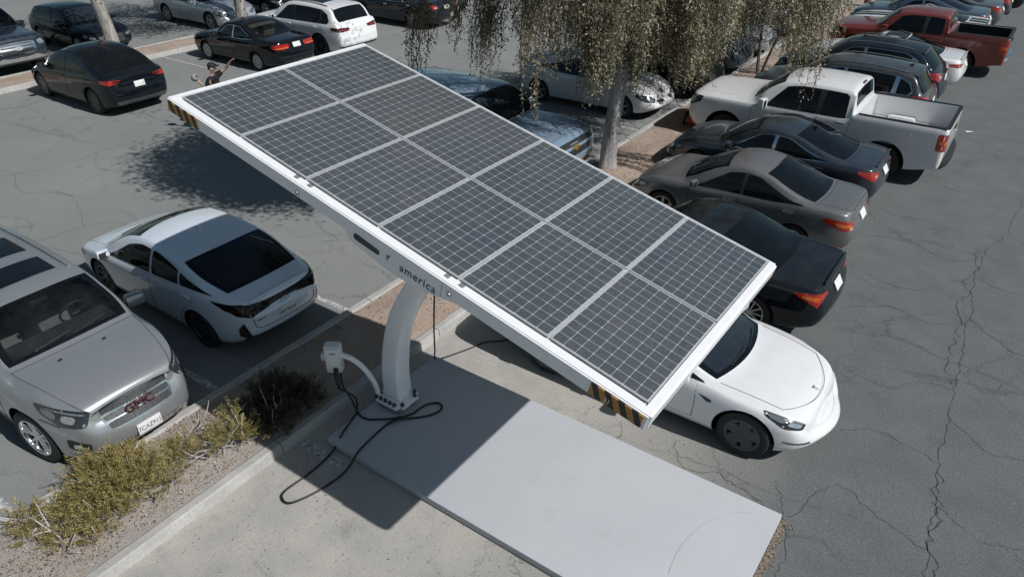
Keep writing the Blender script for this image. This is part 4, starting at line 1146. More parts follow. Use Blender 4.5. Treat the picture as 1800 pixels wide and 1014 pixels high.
SP['prius3'] = sedan(4.46, 1.745, 1.49, 2.70, .93, .318, .98, 2.0, 2.7, 4.05, .72, .98, 1.08, paint=white, belt=.92,
    top=[(0, .60), (.03, .66), (.09, .71), (.3, .80), (.65, .91), (.98, .985), (1.06, 1.03), (1.5, 1.28), (1.85, 1.42), (2.15, 1.475), (2.45, 1.49), (2.8, 1.46), (3.3, 1.37), (3.8, 1.25), (4.15, 1.17), (4.3, 1.13), (4.40, 1.02), (4.46, .85)],
    rim='five', rimmat=alloy, rg=(3.0, 4.1), tail=[([(.06, .58, 1.0), (.1, .70, 1.02), (.35, .82, .98), (.3, .83, .78), (.1, .74, .72), (.05, .62, .74)], (.7, .6, .1), [tail_clear], [])], plates=[('front', .50, '')], bootgap=None, extra=[ex_oval(.70, .07, .05)])
SP['dark_suv'] = suv(4.72, 1.90, 1.70, 2.80, .93, .37, 1.15, 2.0, 4.25, 4.55, .92, 1.1, 1.12, paint=black, rim='split', rimmat=alloy)
SP['blue_suv'] = suv(4.72, 1.90, 1.70, 2.80, .93, .37, 1.15, 2.0, 4.25, 4.55, .92, 1.1, 1.12, paint=bluegrey, rim='five', wsglass=sky_glass)
SP['silver_sedan'] = sedan(4.80, 1.82, 1.46, 2.75, .95, .33, 1.25, 2.05, 2.95, 4.1, .74, .98, 1.06, paint=silver2, belt=.94, wsglass=sky_glass)
SP['white_sedan'] = sedan(4.80, 1.82, 1.46, 2.75, .95, .33, 1.25, 2.05, 2.95, 4.1, .74, .98, 1.06, paint=white, belt=.94, wsglass=sky_glass)
SP['modely'] = sedan(4.75, 1.92, 1.62, 2.89, .89, .36, 1.05, 2.05, 3.05, 4.42, .74, 1.02, 1.18, paint=black, belt=1.0, tum=.40,
    top=[(0, .60), (.03, .67), (.09, .72), (.3, .82), (.7, .94), (1.05, 1.02), (1.13, 1.06), (1.55, 1.32), (1.9, 1.49), (2.2, 1.58), (2.55, 1.62), (2.95, 1.605), (3.4, 1.52), (3.9, 1.38), (4.3, 1.24), (4.45, 1.18), (4.62, 1.14), (4.7, 1.06), (4.75, .92)],
    sh=[(0, .52), (.09, .62), (.3, .73), (.7, .86), (1.1, .94), (1.8, 1.0), (2.8, 1.03), (3.7, 1.09), (4.3, 1.12), (4.62, 1.04), (4.75, .82)],
    clad=2, rim='aero', rimmat=alloy_dark, roofglass=[(2.2, 3.0, .8)], rg=(3.12, 4.38), plates=[('back', .82, '')], extra=[ex_low(simple('lower_bumper_dark_grey', (.10, .10, .105), .5), .46, .75)], bootgap=None,
    tail=[([(.04, .50, 1.0), (.1, .72, 1.02), (.40, .92, 1.02), (.36, .93, .93), (.1, .80, .90), (.04, .6, .93)], (.8, .55, .1), [tail_red, tail_dark], [([(.05, .52, .985), (.1, .70, 1.0), (.1, .72, .95), (.05, .60, .945)], 1)])], glass=glass)
SP['accord'] = sedan(4.80, 1.785, 1.45, 2.715, .98, .31, 1.32, 2.08, 3.0, 3.88, .76, .965, 1.05, paint=black, belt=.93, dlotrim=chrome, rim='cover', rimmat=steel_cover, extra=[ex_oval(.90, .05, .04, chrome, False)], interior=True, clear=clear_tint, seatmat=seat_beige, lining=seat_beige,
    tail=[([(.03, .30, .93), (.06, .66, .945), (.26, .84, .93), (.24, .85, .80), (.06, .68, .785), (.03, .32, .79)], (.9, .35, .05), [tail_red, tail_amber, tail_clear], [([(.05, .36, .84), (.07, .66, .845), (.2, .82, .84), (.2, .82, .81), (.05, .36, .805)], 1)])], plates=[('back', .865, '')],
    back=[('bumper_trim', [(.0, -.82, .56), (.0, .82, .56), (0, .82, .53), (0, -.82, .53)], alloy_dark, .01)])
SP['x5'] = suv(4.92, 2.0, 1.75, 2.975, .88, .385, 1.20, 2.08, 4.30, 4.72, 1.0, 1.16, 1.20, paint=white, rim='multi', rimmat=alloy_dark, roofglass=[(2.3, 3.7, .66)], dlotrim=None, rails=(2.1, 4.1, black_plastic), extra=[ex_spoiler, ex_low(black_plastic, .44, .9)], belt=1.1, clad=0,
    tail=[([(.05, .42, 1.02), (.1, .72, 1.05), (.42, .97, 1.06), (.40, .98, .98), (.12, .85, .91), (.05, .46, .93)], (.8, .55, .1), [tail_dark, tail_red], [([(.07, .5, .975), (.12, .76, 1.0), (.12, .78, .96), (.07, .52, .95)], 1)])])
SP['far_dark'] = sedan(4.85, 1.85, 1.46, 2.80, .95, .34, 1.3, 2.1, 2.98, 4.15, .76, .985, 1.07, paint=ink, belt=.94, rim='twelve', rimmat=alloy, handle=chrome, dlotrim=chrome)
SP['f150'] = pickup(5.90, 2.01, 1.93, 3.68, .98, .40, 1.45, 2.2, 3.85, 3.98, 1.20, 1.33, 1.38, .9, paint=slate, rim='truck', belt=1.2,
    front=[('grille', [(0, -.56, 1.08), (0, .56, 1.08), (0, .54, .72), (0, -.54, .72)], chrome, .006), ('grille_insert', [(0, -.51, 1.05), (0, .51, 1.05), (0, .49, .75), (0, -.49, .75)], black_plastic, .012)],
    extra=[ex_pickup(simple('bumper_grey_steel', (.4, .41, .42), .35, .6), chrome), ex_grille_bars(1.03, .77, .5, 3, chrome, off=.02), ex_oval(.90, .13, .055)])
SP['hatch'] = suv(4.46, 1.795, 1.46, 2.70, .90, .32, 1.12, 2.0, 3.85, 4.3, .76, .97, 1.03, paint=black, belt=.92, clad=1, zb=.19, rim='split', rimmat=alloy, wsglass=sky_glass, mirmat=black)
SP['genesis'] = sedan(4.99, 1.89, 1.48, 3.01, .85, .35, 1.45, 2.25, 3.2, 4.3, .76, .985, 1.07, paint=silver2, belt=.94, rim='split', rimmat=alloy, wsglass=sky_glass,
    front=[('grille', [(0, -.34, .62), (0, .34, .62), (0, .26, .42), (0, -.26, .42)], chrome, .006)])

RG = 'cars parked along the right-hand aisle'
LG = 'cars parked nose to the dirt island'
BG = 'cars parked at the far side of the left aisle'
CARS = [
 # key, name, label, category, x-anchor ('n' nose / 't' tail), x, y, heading, group
 ('m3', 'electric_sedan', 'bright white electric sedan parked nose out beside the concrete charger pad', 'car', 'n', 5.16, 1.59, 0, RG),
 ('lexus', 'black_sedan', 'dusty black sedan between the white electric car and the matte grey sedan', 'car', 't', 4.50, 4.27, PI, RG),
 ('accent', 'grey_sedan', 'dusty grey sedan with a roof mast and big orange-red tail light', 'car', 't', 4.22, 7.02, PI, RG),
 ('elantra', 'slate_sedan', 'dark slate blue sedan parked right beside the white pickup truck', 'car', 't', 4.10, 9.45, PI, RG),
 ('silverado', 'pickup_truck', 'white crew cab pickup truck with an empty white bed', 'truck', 't', 4.92, 11.88, PI, RG),
 ('envision', 'grey_crossover', 'dark grey crossover with silver roof rails just behind the white pickup', 'car', 't', 4.15, 14.75, PI, RG),
 ('infiniti', 'black_crossover', 'blue black crossover with glass roof next to the white sunroof sedan', 'car', 't', 4.05, 17.35, PI, RG),
 ('jag', 'white_sedan', 'white sedan with a dark sunroof and slim red tail lights', 'car', 't', 4.25, 19.55, PI, RG),
 ('tacoma', 'pickup_truck', 'rust red pickup truck with a black lined bed', 'truck', 't', 5.12, 22.2, PI, RG),
 ('mustang', 'striped_coupe', 'white coupe with black racing stripes hidden behind the red pickup', 'car', 't', 4.3, 24.95, PI, RG),
 ('blue_sedan', 'blue_sedan', 'blue grey sedan two spaces beyond the red pickup', 'car', 't', 4.08, 27.1, PI, RG),
 ('grey_sedan', 'steel_sedan', 'steel grey sedan with round red tail light beyond the blue grey sedan', 'car', 't', 4.3, 29.25, PI, RG),
 ('dark_sedan', 'dark_sedan', 'dark slate sedan second from the far end of the right row', 'car', 't', 4.4, 31.5, PI, RG),
 ('black_sedan', 'black_sedan', 'black sedan at the far top end of the right row', 'car', 't', 4.75, 33.6, PI, RG),
 ('gmc', 'silver_suv', 'large silver sport utility vehicle with chrome mesh grille facing the juniper shrub', 'car', 'n', -1.64, -3.47, 0, LG),
 ('prius_prime', 'hybrid_hatchback', 'pale pearl hybrid hatchback in the panel shade beside the silver utility vehicle', 'car', 't', -2.08, -.91, PI, LG),
 ('tahoe', 'blue_suv', 'pale blue grey utility vehicle half hidden behind the solar array', 'car', 'n', -1.60, 6.55, 0, LG),
 ('prius3', 'hybrid_hatchback', 'white hybrid hatchback parked behind the big tree trunk', 'car', 'n', -2.02, 12.12, 0, LG),
 ('dark_suv', 'black_suv', 'black utility vehicle in tree shade beside the white hybrid hatchback', 'car', 'n', -1.60, 14.72, 0, LG),
 ('blue_suv', 'blue_suv', 'blue grey utility vehicle glimpsed through the hanging foliage', 'car', 'n', -1.7, 17.5, 0, LG),
 ('silver_sedan', 'silver_sedan', 'silver sedan mostly hidden behind the hanging foliage', 'car', 'n', -1.8, 20.3, 0, LG),
 ('white_sedan', 'white_sedan', 'white sedan seen through leaves just left of the red pickup nose', 'car', 'n', -1.75, 24.2, 0, LG),
 ('modely', 'electric_crossover', 'glossy black electric crossover with grey lower bumper near the ball player', 'car', 't', -14.2, 4.12, PI, BG),
 ('accord', 'black_sedan', 'older black sedan with silver wheel covers and wide red tail lights', 'car', 't', -13.95, 9.5, PI, BG),
 ('x5', 'white_suv', 'white utility vehicle with black wheels beside the older black sedan', 'car', 't', -13.7, 12.1, PI, BG),
 ('far_dark', 'dark_sedan', 'dark sedan with bright alloy wheels at the top beside hanging branch tips', 'car', 't', -14.0, 17.2, PI, BG),
 ('f150', 'pickup_truck', 'dark blue grey pickup truck with chrome barred grille at the left edge', 'truck', 'n', -20.75, 3.9, 0, 'cars parked beyond the far tree island'),
 ('hatch', 'black_hatchback', 'black hatchback facing the far tree trunk in deep shade', 'car', 'n', -21.2, 7.25, 0, 'cars parked beyond the far tree island'),
 ('genesis', 'silver_sedan', 'silver sedan with chrome grille behind the second far tree trunk', 'car', 'n', -20.7, 12.35, 0, 'cars parked beyond the far tree island'),
 ('black_sedan', 'black_sedan', 'black sedan nose just showing at the top edge beyond the white utility vehicle', 'car', 'n', -20.8, 15.2, 0, 'cars parked beyond the far tree island'),
]
def build_cars(keys=None):
    for (k, nm, lb, cat, an, x, y, hd, grp) in CARS:
        if keys and k not in keys: continue
        sp = SP[k]; L = sp['L']
        xc = at_nose(x, L) if an == 'n' else at_tail(x, L)
        make_car(dict(sp), nm, lb, cat, xc, y, hd, grp)
# ------------------------------------------------------------------ ground and paving
def pos_sep(m):
    g = m.geo(); sp = m.n('ShaderNodeSeparateXYZ'); m.l(g, sp.inputs[0]); return g, sp.outputs[0], sp.outputs[1]

def crack_mask(m, vec, scale, width, dist=.35, seed=0.0):
    """thin wandering cracks along cell borders, thinned by a patchy mask"""
    mp = m.n('ShaderNodeMapping'); mp.inputs['Location'].default_value = (seed, seed * .7, 0); mp.inputs['Scale'].default_value = (scale[0], scale[1], 1); m.l(vec, mp.inputs[0])
    nz = m.n('ShaderNodeTexNoise'); nz.inputs['Scale'].default_value = 2.2; nz.inputs['Detail'].default_value = 8; nz.inputs['Roughness'].default_value = .68; m.l(mp.outputs[0], nz.inputs['Vector'])
    sub = m.n('ShaderNodeVectorMath', operation='SUBTRACT'); m.l(nz.outputs['Color'], sub.inputs[0]); sub.inputs[1].default_value = (.5, .5, .5)
    sc = m.n('ShaderNodeVectorMath', operation='SCALE'); m.l(sub.outputs[0], sc.inputs[0]); sc.inputs['Scale'].default_value = dist
    ad = m.n('ShaderNodeVectorMath', operation='ADD'); m.l(mp.outputs[0], ad.inputs[0]); m.l(sc.outputs[0], ad.inputs[1])
    fl = m.n('ShaderNodeVectorMath', operation='MULTIPLY'); m.l(ad.outputs[0], fl.inputs[0]); fl.inputs[1].default_value = (1, 1, 0)
    vo = m.n('ShaderNodeTexVoronoi', feature='DISTANCE_TO_EDGE'); vo.inputs['Scale'].default_value = 1.0; m.l(fl.outputs[0], vo.inputs['Vector'])
    line = m.ramp(vo.outputs['Distance'], width * .25, width, 1, 0)
    pat = m.ramp(m.noise(vec, .35, 3, .6), .40, .58)
    return m.math('MULTIPLY', line, pat)

def asphalt_mat():
    m = NT('worn_asphalt'); g, X, Y = pos_sep(m)
    big = m.noise(g, .22, 5, .6); mid = m.noise(g, 1.6, 6, .65); fine = m.noise(g, 85, 3, .7); grit = m.noise(g, 240, 2, .6)
    # dark sealed driving aisle on the right, pale worn asphalt elsewhere
    edge = m.math('ADD', X, m.math('MULTIPLY', m.math('SUBTRACT', big, .5), 1.6))
    aisle = m.ramp(edge, 1.2, 4.6)
    stall = m.ramp(X, -1.5, -1.0)
    left = m.mix(m.ramp(big, .3, .7), (.188, .197, .190), (.236, .244, .235))
    sandy = m.mix(m.ramp(mid, .35, .7), (.33, .32, .295), (.43, .405, .365))
    # sand lies where the bay meets the kerb near the charger
    sandm = m.math('MULTIPLY', m.ramp(Y, 3.2, 0.9), m.ramp(m.math('ADD', X, m.math('MULTIPLY', m.math('SUBTRACT', mid, .5), 2.2)), 5.2, 2.4))
    dark = m.mix(m.ramp(mid, .3, .7), (.110, .118, .118), (.139, .148, .148))
    right = m.mix(aisle, (.155, .155, .152), dark)
    right = m.mix(sandm, right, sandy)
    base = m.mix(stall, left, right)
    # oil stains in bays, tyre polish
    st = m.ramp(m.noise(g, .9, 4, .7), .60, .74, 0, .5)
    base = m.mix(st, base, m.mix(.5, base, (.03, .03, .03)))
    # aggregate speckle
    g2 = m.noise(g, 34, 3, .75); k = m.math('MULTIPLY', m.ramp(fine, .38, .62, .74, 1.28), m.ramp(g2, .36, .64, .84, 1.17)); kk = m.math('ADD', m.math('MULTIPLY', m.math('SUBTRACT', k, 1.0), m.ramp(sandm, 0, 1, 1.0, .45)), 1.0); base = m.mix(1.0, base, kk, 'MULTIPLY')
    sp = m.ramp(m.noise(g, 120, 2, .5), .66, .76, 0, .40); base = m.mix(m.math('MULTIPLY', sp, m.ramp(mid, .35, .6, .2, 1)), base, (.42, .41, .38))
    # cracks
    c1 = crack_mask(m, g, (.42, .34), .007, .6, 3.1)
    c2 = m.math('MULTIPLY', crack_mask(m, g, (.13, .40), .006, .5, 9.4), 1.0)
    c = m.math('MAXIMUM', m.math('MULTIPLY', c1, .75), c2)
    base = m.mix(m.math('MULTIPLY', c, .28), base, (.03, .03, .03))
    m.l(base, m.b.inputs['Base Color']); m.set(Roughness=.92); m.b.inputs['Specular IOR Level'].default_value = .25
    m.bump(m.math('SUBTRACT', fine, m.math('MULTIPLY', c, 1.5)), .5, .008)
    return m.m

def dirt_mat():
    m = NT('dry_dirt'); g, X, Y = pos_sep(m)
    a = m.noise(g, .8, 6, .65); b = m.noise(g, 9, 5, .7); c = m.noise(g, 60, 3, .7)
    base = m.mix(m.ramp(a, .3, .7), (.30, .245, .20), (.44, .36, .30))
    red = m.math('MULTIPLY', m.ramp(m.noise(g, 1.1, 4, .6), .45, .62), m.ramp(c, .45, .6))
    base = m.mix(m.math('MULTIPLY', red, .55), base, (.30, .15, .085))
    grey = m.ramp(Y, -1.8, -3.2)
    base = m.mix(m.math('MULTIPLY', grey, .75), base, m.mix(m.ramp(b, .3, .7), (.27, .258, .24), (.37, .352, .325)))
    base = m.mix(m.ramp(m.noise(g, 2.6, 5, .7), .60, .70, 0, .55), base, (.12, .105, .085))
    base = m.mix(1.0, base, m.ramp(c, .25, .75, .72, 1.25), 'MULTIPLY')
    m.l(base, m.b.inputs['Base Color']); m.set(Roughness=.95); m.b.inputs['Specular IOR Level'].default_value = .15
    m.bump(m.math('ADD', b, m.math('MULTIPLY', c, .5)), .7, .03)
    return m.m

def concrete_mat(name, lo, hi, dirty=.3, scale=1.0):
    m = NT(name); g, X, Y = pos_sep(m)
    a = m.noise(g, 1.3 * scale, 6, .65); b = m.noise(g, 26, 4, .7); c = m.noise(g, 130, 2, .6)
    base = m.mix(m.ramp(a, .3, .72), lo, hi)
    base = m.mix(m.math('MULTIPLY', m.ramp(m.noise(g, 4, 6, .75), .55, .75), dirty), base, (.14, .13, .12))
    base = m.mix(1.0, base, m.ramp(b, .3, .7, 1 - .25 * dirty, 1 + .2 * dirty), 'MULTIPLY')
    base = m.mix(m.ramp(m.noise(g, 7, 2, .4), .80, .83, 0, .55), base, (.1, .1, .1))
    m.l(base, m.b.inputs['Base Color']); m.set(Roughness=.85); m.b.inputs['Specular IOR Level'].default_value = .3
    m.bump(b, .08, .003)
    return m.m

asphalt = asphalt_mat(); dirt = dirt_mat()
kerb_mat = concrete_mat('kerb_concrete', (.34, .33, .31), (.47, .46, .44), .5, 2.0)
def pad_material():
    m = NT('pad_coating'); g, X, Y = pos_sep(m)
    a = m.noise(g, .9, 5, .6); b = m.noise(g, 3.2, 7, .72)
    base = m.mix(m.ramp(a, .3, .7), (.425, .44, .46), (.46, .475, .492))
    base = m.mix(m.ramp(b, .54, .74, 0, .22), base, (.30, .295, .28))
    mp = m.n('ShaderNodeMapping'); mp.inputs['Scale'].default_value = (.7, 9, 1); mp.inputs['Rotation'].default_value = (0, 0, .25); m.l(g, mp.inputs[0])
    base = m.mix(m.ramp(m.noise(mp.outputs[0], 1.6, 6, .7), .62, .72, 0, .16), base, (.24, .24, .24))
    base = m.mix(m.ramp(m.noise(g, 9, 2, .4), .78, .81, 0, .6), base, (.1, .1, .1))
    m.l(base, m.b.inputs['Base Color']); m.set(Roughness=.7); m.b.inputs['Specular IOR Level'].default_value = .3
    m.bump(m.noise(g, 40, 3), .05, .002); return m.m
pad_mat = pad_material()
_unused = lambda: concrete_mat('pad_coating', (.425, .435, .45), (.455, .465, .48), .05, .6)
line_mat = None
def line_paint():
    m = NT('worn_line_paint'); g = m.geo()
    f = m.ramp(m.noise(g, 14, 6, .75), .42, .60)
    m.l(m.mix(f, (.21, .21, .207), (.55, .55, .54)), m.b.inputs['Base Color']); m.set(Roughness=.9); return m.m
line_mat = line_paint()

def sheet(name, x0, x1, y0, y1, z, mat, nx=1, ny=1, zf=None):
    V = []; F = []
    for i in range(nx + 1):
        for j in range(ny + 1):
            x, y = lerp(x0, x1, i / nx), lerp(y0, y1, j / ny); V.append((x, y, z + (zf(x, y) if zf else 0)))
    for i in range(nx):
        for j in range(ny):
            a = i * (ny + 1) + j; F.append((a, a + ny + 1, a + ny + 2, a + 1))
    return mesh_obj(name, V, F, [mat], None, 180 if zf else 0)

tag(sheet('asphalt_ground', -170, 170, -140, 200, 0, asphalt), kind='structure')
# the planted island between the two rows: kerbs and a bed of dirt
KX0, KX1, KY0, KY1 = -1.95, -.33, -30, 60
def island(x0, x1, y0, y1):
    def hump(x, y):
        t = (x - x0) / (x1 - x0)
        return .05 * math.sin(PI * t) + .018 * math.sin(x * 5.1 + y * 1.7) * math.sin(y * 3.3) - .01
    tag(sheet('dirt_bed', x0 + .15, x1 - .15, y0, y1, .115, dirt, 10, int((y1 - y0) * 3), hump), kind='structure')
    for (a, b, sg) in ((x0, x0 + .16, -1), (x1 - .16, x1, 1)):
        mb = MB(); y = y0; random.seed(int(a * 100))
        while y < y1:                      # cast in lengths, with a joint between
            l = 3.05; w = b - a
            pr = [(a if sg > 0 else a - .012, -.02), (a + (0 if sg > 0 else .012), .125), (a + .03, .14), (b - .03, .14), (b - (.012 if sg > 0 else 0), .125), (b + (.012 if sg > 0 else 0), -.02)]
            mb.prism([(p[0] + random.uniform(-.006, .006) * 0, p[1]) for p in pr], y + .006, min(y + l, y1) - .006, 'y')
            y += l
        o = mb.build('kerb', kerb_mat); tag(o, kind='structure')
island(KX0, KX1, KY0, KY1)
island(-20.95, -19.45, -25, 55)
# bay lines
def line(x0, x1, y, w=.10, nm='bay_line'):
    tag(sheet(nm, x0, x1, y - w / 2, y + w / 2, .004, line_mat), kind='structure')
for y in (-5.0, -2.28, .2, 8.0, 10.68, 13.38, 16.0): line(-4.6, KX0 - .03, y)
for y in (-2.28,): line(KX1 + .05, .45, y, .14)
for y in (7.9, 14.3): line(-19.4, -16.2, y, .08)
# long cracks in the aisle, from the photo
crack_m = simple('crack_black', (.062, .065, .064), 1.0, spec=.05)
def crack(path, w=.018, jit=.05, seed=1, nm='pavement_crack'):
    rnd = random.Random(seed); P = smooth_path([(x, y, 0) for x, y in path], 14); V = []; F = []
    off = 0
    for i, p in enumerate(P):
        t = (P[min(i + 1, len(P) - 1)] - P[max(i - 1, 0)]).normalized(); n = Vector((-t.y, t.x, 0))
        off = off * .6 + rnd.uniform(-jit, jit); q = p + n * off; ww = w * rnd.uniform(.25, 1.0)
        V += [(q.x - n.x * ww / 2, q.y - n.y * ww / 2, .003), (q.x + n.x * ww / 2, q.y + n.y * ww / 2, .003)]
    for i in range(len(P) - 1): F.append((2 * i, 2 * i + 1, 2 * i + 3, 2 * i + 2))
    tag(mesh_obj(nm, V, F, [crack_m]), kind='structure')
main = [(6.62, -.2), (6.58, .31), (6.55, 1.1), (6.48, 1.84), (6.42, 2.9), (6.36, 3.8), (6.34, 4.7), (6.30, 6.0), (6.22, 7.2), (6.25, 8.5), (6.48, 9.6), (6.62, 11.5), (6.8, 14), (6.7, 18), (7.0, 24), (6.9, 32)]
crack(main, .013, .03, 1); crack([(x + .07, y) for x, y in main[:4]], .02, .08, 2); crack([(x - .08, y) for x, y in main[5:10]], .018, .09, 3)
for k, pth in enumerate([[(5.3, 1.9), (5.7, 2.2), (6.1, 2.1), (6.5, 2.0)], [(5.0, 3.3), (5.6, 3.2), (6.0, 3.6), (6.38, 3.7)], [(4.5, 4.9), (5.2, 5.4), (5.8, 5.3), (6.3, 5.6)], [(4.6, 6.3), (5.4, 6.2), (5.9, 6.9), (6.25, 7.0)],
                         [(5.2, .1), (5.5, .9), (6.0, .7), (6.55, .5)], [(4.9, .55), (5.1, .2), (5.35, -.5), (5.2, -1.2)], [(6.4, 3.0), (6.9, 2.6), (7.6, 2.7)], [(6.3, 5.8), (6.9, 5.2), (7.5, 5.1)], [(6.2, 7.3), (6.9, 7.1), (7.6, 7.5)],
                         [(3.6, .5), (3.9, -.0 + .12), (4.3, .25), (5.1, .05)], [(4.3, 7.9), (5.0, 8.1), (5.7, 7.7), (6.25, 8.1)], [(2.9, .42), (3.0, .2), (2.95, .04)], [(6.5, 1.3), (7.0, 1.0), (7.6, 1.2)],
                         [(-12.9, -.8), (-12.2, .6), (-12.4, 1.8), (-11.7, 3.0)], [(-12.4, 1.6), (-11.2, 1.1), (-10.2, 1.6), (-9.2, 1.0)], [(-14, -.6), (-12.8, -.2), (-11.5, -.6), (-10.4, -.1), (-8.6, -.7)], [(-9.6, -2.4), (-8.8, -1.5), (-8.5, -.4), (-7.4, .0)], [(-11.0, -1.8), (-9.8, -1.2), (-8.9, -1.6), (-7.0, -1.2)]]):
    crack(pth, .009, .025, 20 + k)

# small litter on the aisle
paper = simple('scrap_paper', (.7, .7, .68), .8)
tag(mesh_obj('paper_scrap', [(5.0, 15.42, .012), (5.16, 15.46, .03), (5.13, 15.58, .012), (4.98, 15.52, .02)], [(0, 1, 2, 3)], [paper]), 'scrap of white paper lying on the dark aisle', 'litter')

# ------------------------------------------------------------------ solar charging station
white_steel = simple('white_powder_coat', (.86, .865, .885), .38, 0, .3, .04)
frame_white = simple('white_frame', (.76, .765, .77), .4, 0, .2, .04)
gal = simple('galvanised_steel', (.30, .31, .32), .5, .5, vary=.3, scale=30)
bolt_m = simple('bolt_steel', (.10, .10, .105), .45, .7)
cable_m = simple('cable_black', (.012, .013, .015), .5)
ST = thing('solar_charging_station', 'white solar car charging station with tilted panel array on curved column', 'charging station', (.27, -1.08, 0))
S0 = Vector((.27, -1.08, 0))
def st_build(mb, name, mats, parent=ST, smooth=0):
    mb.v = [tuple(Vector(v) - S0) for v in mb.v]; return mb.build(name, mats, parent, smooth)
# base slab (a coated ballast plate lying in the bay)
mb = MB(); mb.box((2.57, -1.06, .052), (5.14, 2.12, .096), bevel=.008); st_build(mb, 'ballast_pad', pad_mat, smooth=30)
# a faint arc scribed on the pad
V = []; F = []
for i in range(41):
    a = R(108 + i / 40 * 92)
    for r in (.98, .986): V.append(Vector((5.05 + .66 * r * math.cos(a) / .98, -1.12 + r * math.sin(a), .1035)) - S0)
for i in range(40): F.append((2 * i, 2 * i + 1, 2 * i + 3, 2 * i + 2))
V = [v for v in V]
mesh_obj('pad_arc_mark', V, F, [simple('pad_mark', (.425, .44, .455), .8)], ST)
# base plate with bolts
mb = MB(); mb.box((.27, -1.08, .135), (.40, .36, .09), bevel=.01); st_build(mb, 'plinth', gal)
mb = MB()
bm_ = bmesh.new(); bmesh.ops.create_cube(bm_, size=1)
for v in bm_.verts: v.co = Vector((v.co.x * .50, v.co.y * .44, v.co.z * .045))
bmesh.ops.bevel(bm_, geom=[e for e in bm_.edges if abs(e.verts[0].co.z - e.verts[1].co.z) > .01], offset=.07, segments=5, affect='EDGES')
bmesh.ops.bevel(bm_, geom=[e for e in bm_.edges if abs(e.verts[0].co.z - e.verts[1].co.z) < .001], offset=.006, segments=2, affect='EDGES')
bm_.verts.index_update()
mb.add([v.co + Vector((.27, -1.08, .20)) for v in bm_.verts], [[v.index for v in f.verts] for f in bm_.faces]); bm_.free()
bp = st_build(mb, 'base_plate', white_steel, smooth=30)
for (bx, by) in [(.07, -1.265), (.15, -1.265), (.23, -1.265), (.31, -1.265), (.39, -1.265), (.06, -1.18), (.475, -1.2), (.475, -.96), (.42, -.90), (.1, -.90)]:
    mb = MB(); mb.lathe([(0.001, .262), (.022, .262), (.026, .255), (.026, .222)], 'z', 6, (bx, by, 0)); mb.lathe([(.034, .226), (.034, .222)], 'z', 12, (bx, by, 0)); st_build(mb, 'bolt', bolt_m, bp)
# curved column: square hollow section swept along an arc
cl = smooth_path([(.24, -1.03, .20), (.24, -1.03, .6), (.30, -1.02, 1.05), (.46, -1.02, 1.55), (.74, -1.01, 2.05), (1.12, -1.0, 2.55), (1.55, -.99, 3.05), (1.74, -.99, 3.26)], 8)
V = []; F = []; n = 12
for i, p in enumerate(cl):
    t = (cl[min(i + 1, len(cl) - 1)] - cl[max(i - 1, 0)]).normalized(); s_ = Vector((0, 1, 0)); nrm = s_.cross(t) * -1
    k = i / (len(cl) - 1); hw_ = lerp(.140, .120, min(k * 1.6, 1)); c_ = .028
    pts = []
    for (sx, sy) in ((1, 1), (-1, 1), (-1, -1), (1, -1)):
        a = Vector((sx * hw_, sy * hw_)); 
        e = [(sx * hw_, sy * (hw_ - c_)), (sx * (hw_ - c_ * .3), sy * (hw_ - c_ * .3)), (sx * (hw_ - c_), sy * hw_)]
        pts += e if sx * sy > 0 else e[::-1]
    V += [p + nrm * a + s_ * b for a, b in pts]
for i in range(len(cl) - 1):
    for j in range(n): j2 = (j + 1) % n; F.append((i * n + j, i * n + j2, (i + 1) * n + j2, (i + 1) * n + j))
mb = MB().add(V, F); st_build(mb, 'column', white_steel, smooth=25)
# tracking joint between column and array
AM = Matrix.Translation((1.608, -.998, 3.66)) @ Matrix.Rotation(R(-.598), 4, 'Z') @ Matrix.Rotation(R(13.91), 4, 'Y') @ Matrix.Rotation(R(.135), 4, 'X')
pw, ph = .940, 1.314
rA, rD, rS, rN = .05, .065, .114, .012
def arr(mb): return mb.xf(AM)
mb = MB(); mb.box((.30, .02, -.34), (.6, .5, .26), bevel=.05); arr(mb); st_build(mb, 'tracking_joint', white_steel, smooth=40)
mb = MB(); mb.lathe([(.001, -.14), (.09, -.14), (.11, -.10), (.11, .0)], 'y', 24, (.02, -.25, -.52)); arr(mb); st_build(mb, 'joint_cap', gal, smooth=40)
# array frame: rails round the panels and along the seams
fr = MB(); px0, px1, py0, py1 = -3 * pw, 3 * pw, -ph, ph
xA, xD, lo, hi = px0 - rA, px1 + rD, py0 - rS, py1 + rN
AL, AW, AY = xD - xA, hi - lo, (lo + hi) / 2
fr.box(((xA + px0) / 2, AY, -.02), (px0 - xA, AW, .055)); fr.box(((xD + px1) / 2, AY, -.02), (xD - px1, AW, .055))
fr.box(((px0 + px1) / 2, (lo + py0) / 2 - .02, -.02), (px1 - px0, py0 - lo - .04, .055)); fr.box(((px0 + px1) / 2, (hi + py1) / 2, -.02), (px1 - px0, hi - py1, .055))
fr.box(((px0 + px1) / 2, py0 - .022, -.032), (px1 - px0, .036, .035))
for i in range(7):
    fr.box((px0 + i * pw + (.006 if i == 0 else -.006 if i == 6 else 0), (py0 + py1) / 2, -.052), (.04, py1 - py0, .06))
fr.box(((px0 + px1) / 2, (py0 + py1) / 2, -.055), (px1 - px0, .05, .06))
for i in range(5): fr.box((lerp(px0, px1, (i + 1) / 6), AY, -.11), (.06, AW - .16, .05))
fr.box(((px0 + px1) / 2, AY, -.084), (px1 - px0 - .01, AW - .14, .008))
arr(fr); st_build(fr, 'array_frame', frame_white)
